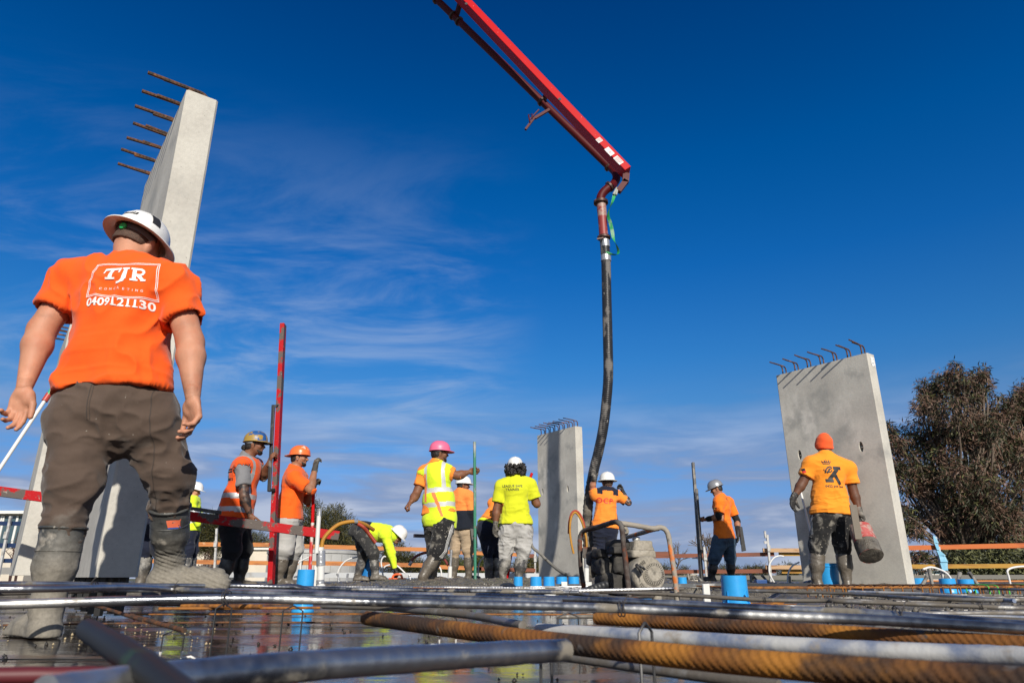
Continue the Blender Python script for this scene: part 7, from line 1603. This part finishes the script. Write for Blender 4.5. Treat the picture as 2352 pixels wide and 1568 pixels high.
leafy('second brown-leaved gum tree cut off by the right edge', (gb2.x, gb2.y, -4.6), cl_(L2, YG + 1), 28000, .20, .18, gum, 'gum trees at the right', 'gum_tree', .30, seed=8, fork=pt(2420, 1270, YG + 1), spread=1.6, ragged=True, cl=12)
YH = 21; hb_ = [(u, 1322 - (i % 3) * 12, .62, 0) for i, u in enumerate(range(2070, 2400, 28))] + [(2110, 1305, .45, 0)]
leafy('dark leafy shrub mass under the gum trees, right of the panel', (pt(2270, 1330, YH).x, YH, -4.6), cl_([q for q in hb_ if q[0] > 2190], YH), 14000, .16, .25, gum[1:], None, 'shrub', .12, seed=9)
cas = [leafm('casuarina_olive', (.080, .072, .022)), leafm('casuarina_dark', (.030, .034, .014)), leafm('casuarina_bright', (.12, .105, .035))]
def bush(label, L, Y, n, leaf, seed, mats=cas, w_=.12, droop=-.4, name='tree', group='dark trees beyond the rails', trunk=.18):
    u = sum(q[0] for q in L) / len(L); b = pt(u, 1320, Y); return leafy(label, (b.x, Y, -4.6), cl_(L, Y), n, leaf, w_, mats, group, name, trunk, seed=seed, droop=droop, spread=1.5, fork=(b.x, Y, min(pt(q[0], q[1], Y).z for q in L) - .4))
bush('peaked olive tree right of the man in the orange tee', [(714, 1162, .45, 0), (712, 1190, .9, 0), (735, 1215, 1.1, 0), (700, 1235, 1.1, 0), (770, 1250, .9, 0), (690, 1270, .9, 0), (740, 1280, 1.1, 0)], 38, 15000, .22, 21)
bush('rounded olive tree above the water tank', [(770, 1175, .5, 0), (765, 1205, .95, 0), (790, 1230, 1.0, 0), (810, 1262, 1.0, 0), (800, 1295, 1.0, 0), (760, 1250, .8, 0), (825, 1290, .7, 0)], 40, 14000, .22, 22)
bush('bushy olive tree between the gumboot and the vest man', [(470, 1205, .7, 0), (495, 1215, .8, 0), (460, 1235, .7, 0), (490, 1250, .8, 0), (520, 1235, .7, 0), (455, 1255, .5, 0)], 38, 12000, .20, 23)
bush('low dark tree between the vest man and the red screed', [(560, 1252, .7, 0), (585, 1248, .8, 0), (610, 1258, .6, 0)], 45, 5000, .22, 24)
bush('dark ragged tree behind the bending man\'s arm', [(890, 1270, .6, 0), (925, 1290, .9, 0), (945, 1300, .8, 0), (900, 1300, .9, 0), (960, 1310, .6, 0), (915, 1255, .35, 0)], 50, 9000, .25, 25)
bush('bright green bush under the right guard rail end of the central crew', [(1100, 1290, .9, 0), (1125, 1282, .9, 0), (1110, 1305, 1.0, 0), (1140, 1305, .9, 0), (1085, 1306, .8, 0)], 55, 9000, .25, 26, [cas[0], leafm('grass_green', (.07, .10, .025)), cas[2]])
bush('low green bush behind the khaki man\'s legs', [(1030, 1298, .9, 0), (1050, 1305, .9, 0), (1005, 1308, .8, 0), (1068, 1306, .7, 0)], 60, 7000, .28, 27, [cas[0], leafm('grass_green', (.07, .10, .025)), cas[1]])
bush('green bush against the left edge of the central panel', [(1215, 1300, .8, 0), (1235, 1302, .8, 0), (1195, 1308, .7, 0)], 55, 5000, .26, 28, [cas[2], cas[0], cas[1]])
for i, (us, lab) in enumerate((((1378, 1400, 1420), 'low scrub on the horizon left under the engine'), ((1480, 1530, 1570), 'low scrub on the horizon right under the engine'), ((1640, 1665, 1690), 'low dark scrub left of the wide blue sleeve'), ((1720, 1745), 'low scrub right of the wide blue sleeve'), ((1798, 1815, 1830), 'rounded low tree just left of the right panel'))):
    bush(lab, [(u, 1316 - 3 * (i == 4), .75 + .2 * (k % 2), 0) for k, u in enumerate(us)], 80, 3500, .32, 40 + i)
# bare trees and saplings
def bare(label, base, h_, seed, r=.07, spreadv=.7, m=None, name='bare_tree', depth=5, lean=0, cat='tree', group='leafless trees beyond the rails'):
    random.seed(seed); o = thing(name, label, cat, base, group); mb = MB()
    def rec(p, d, L_, r_, k):
        q = p + d * L_; mid = lerp(p, q, .5) + V((random.uniform(-1, 1), random.uniform(-1, 1), random.uniform(-1, 1))) * L_ * .10
        mb.tube([p, mid, q], [r_, r_ * .85, r_ * .65], 6 if k > 2 else 4)
        if k == 0: return
        for _ in range(3 if k > 1 else 2):
            nd = (d + V((random.uniform(-1, 1), random.uniform(-1, 1), random.uniform(-.35, .7))) * spreadv).normalized(); rec(q if random.random() < .6 else lerp(mid, q, .4), nd, L_ * random.uniform(.62, .85), r_ * .62, k - 1)
    rec(V(base), V((lean, 0, 1)).normalized(), h_ * .36, r, depth); mb.build('branches', m or M_bark, o); return o
b = pt(1628, 1322, 28); bare('large leafless tree behind the dark screed', (b.x, 28, b.z - .1), 1.75, 5, .085, .95)
b = pt(1552, 1322, 30); bare('smaller leafless tree right of the engine', (b.x, 30, b.z - .1), 1.5, 9, .06, .9)
M_sap = mat('dark_twig', (.06, .03, .025), .8)
for i, (u, Y, vt) in enumerate(((30, 30, 1225), (42, 30, 1218), (448, 36, 1276), (466, 36, 1270), (482, 36, 1274), (508, 36, 1272), (462, 37, 1268))):
    a, t_ = pt(u, 1312, Y), pt(u + 6, vt, Y); o = thing('sapling', ['bare sapling in front of the cream office, left', 'bare sapling in front of the cream office, right', 'leftmost twiggy sapling by the low cream building', 'second twiggy sapling by the low cream building', 'fourth twiggy sapling by the low cream building', 'rightmost twiggy sapling by the low cream building', 'third twiggy sapling by the low cream building'][i], 'sapling', (a.x, Y, -1), 'bare saplings in front of the cream walls'); mb = MB()
    for k in range(3):
        top = t_ + V((random.uniform(-.25, .2), 0, -k * .35)); P = [V((a.x, Y, -1)), lerp(a, top, .4) + V((random.uniform(-.1, .1), 0, 0)), top]; Q = spline(P, 6); mb.tube(Q, [.03 * (1 - .6 * j / len(Q)) for j in range(len(Q))], 5)
        for q in Q[5:]: s_ = random.choice((-1, 1)); mb.tube([q, q + V((s_ * .10, 0, .08))], .010, 4)
    mb.build('twigs', M_sap, o)
random.seed(99)
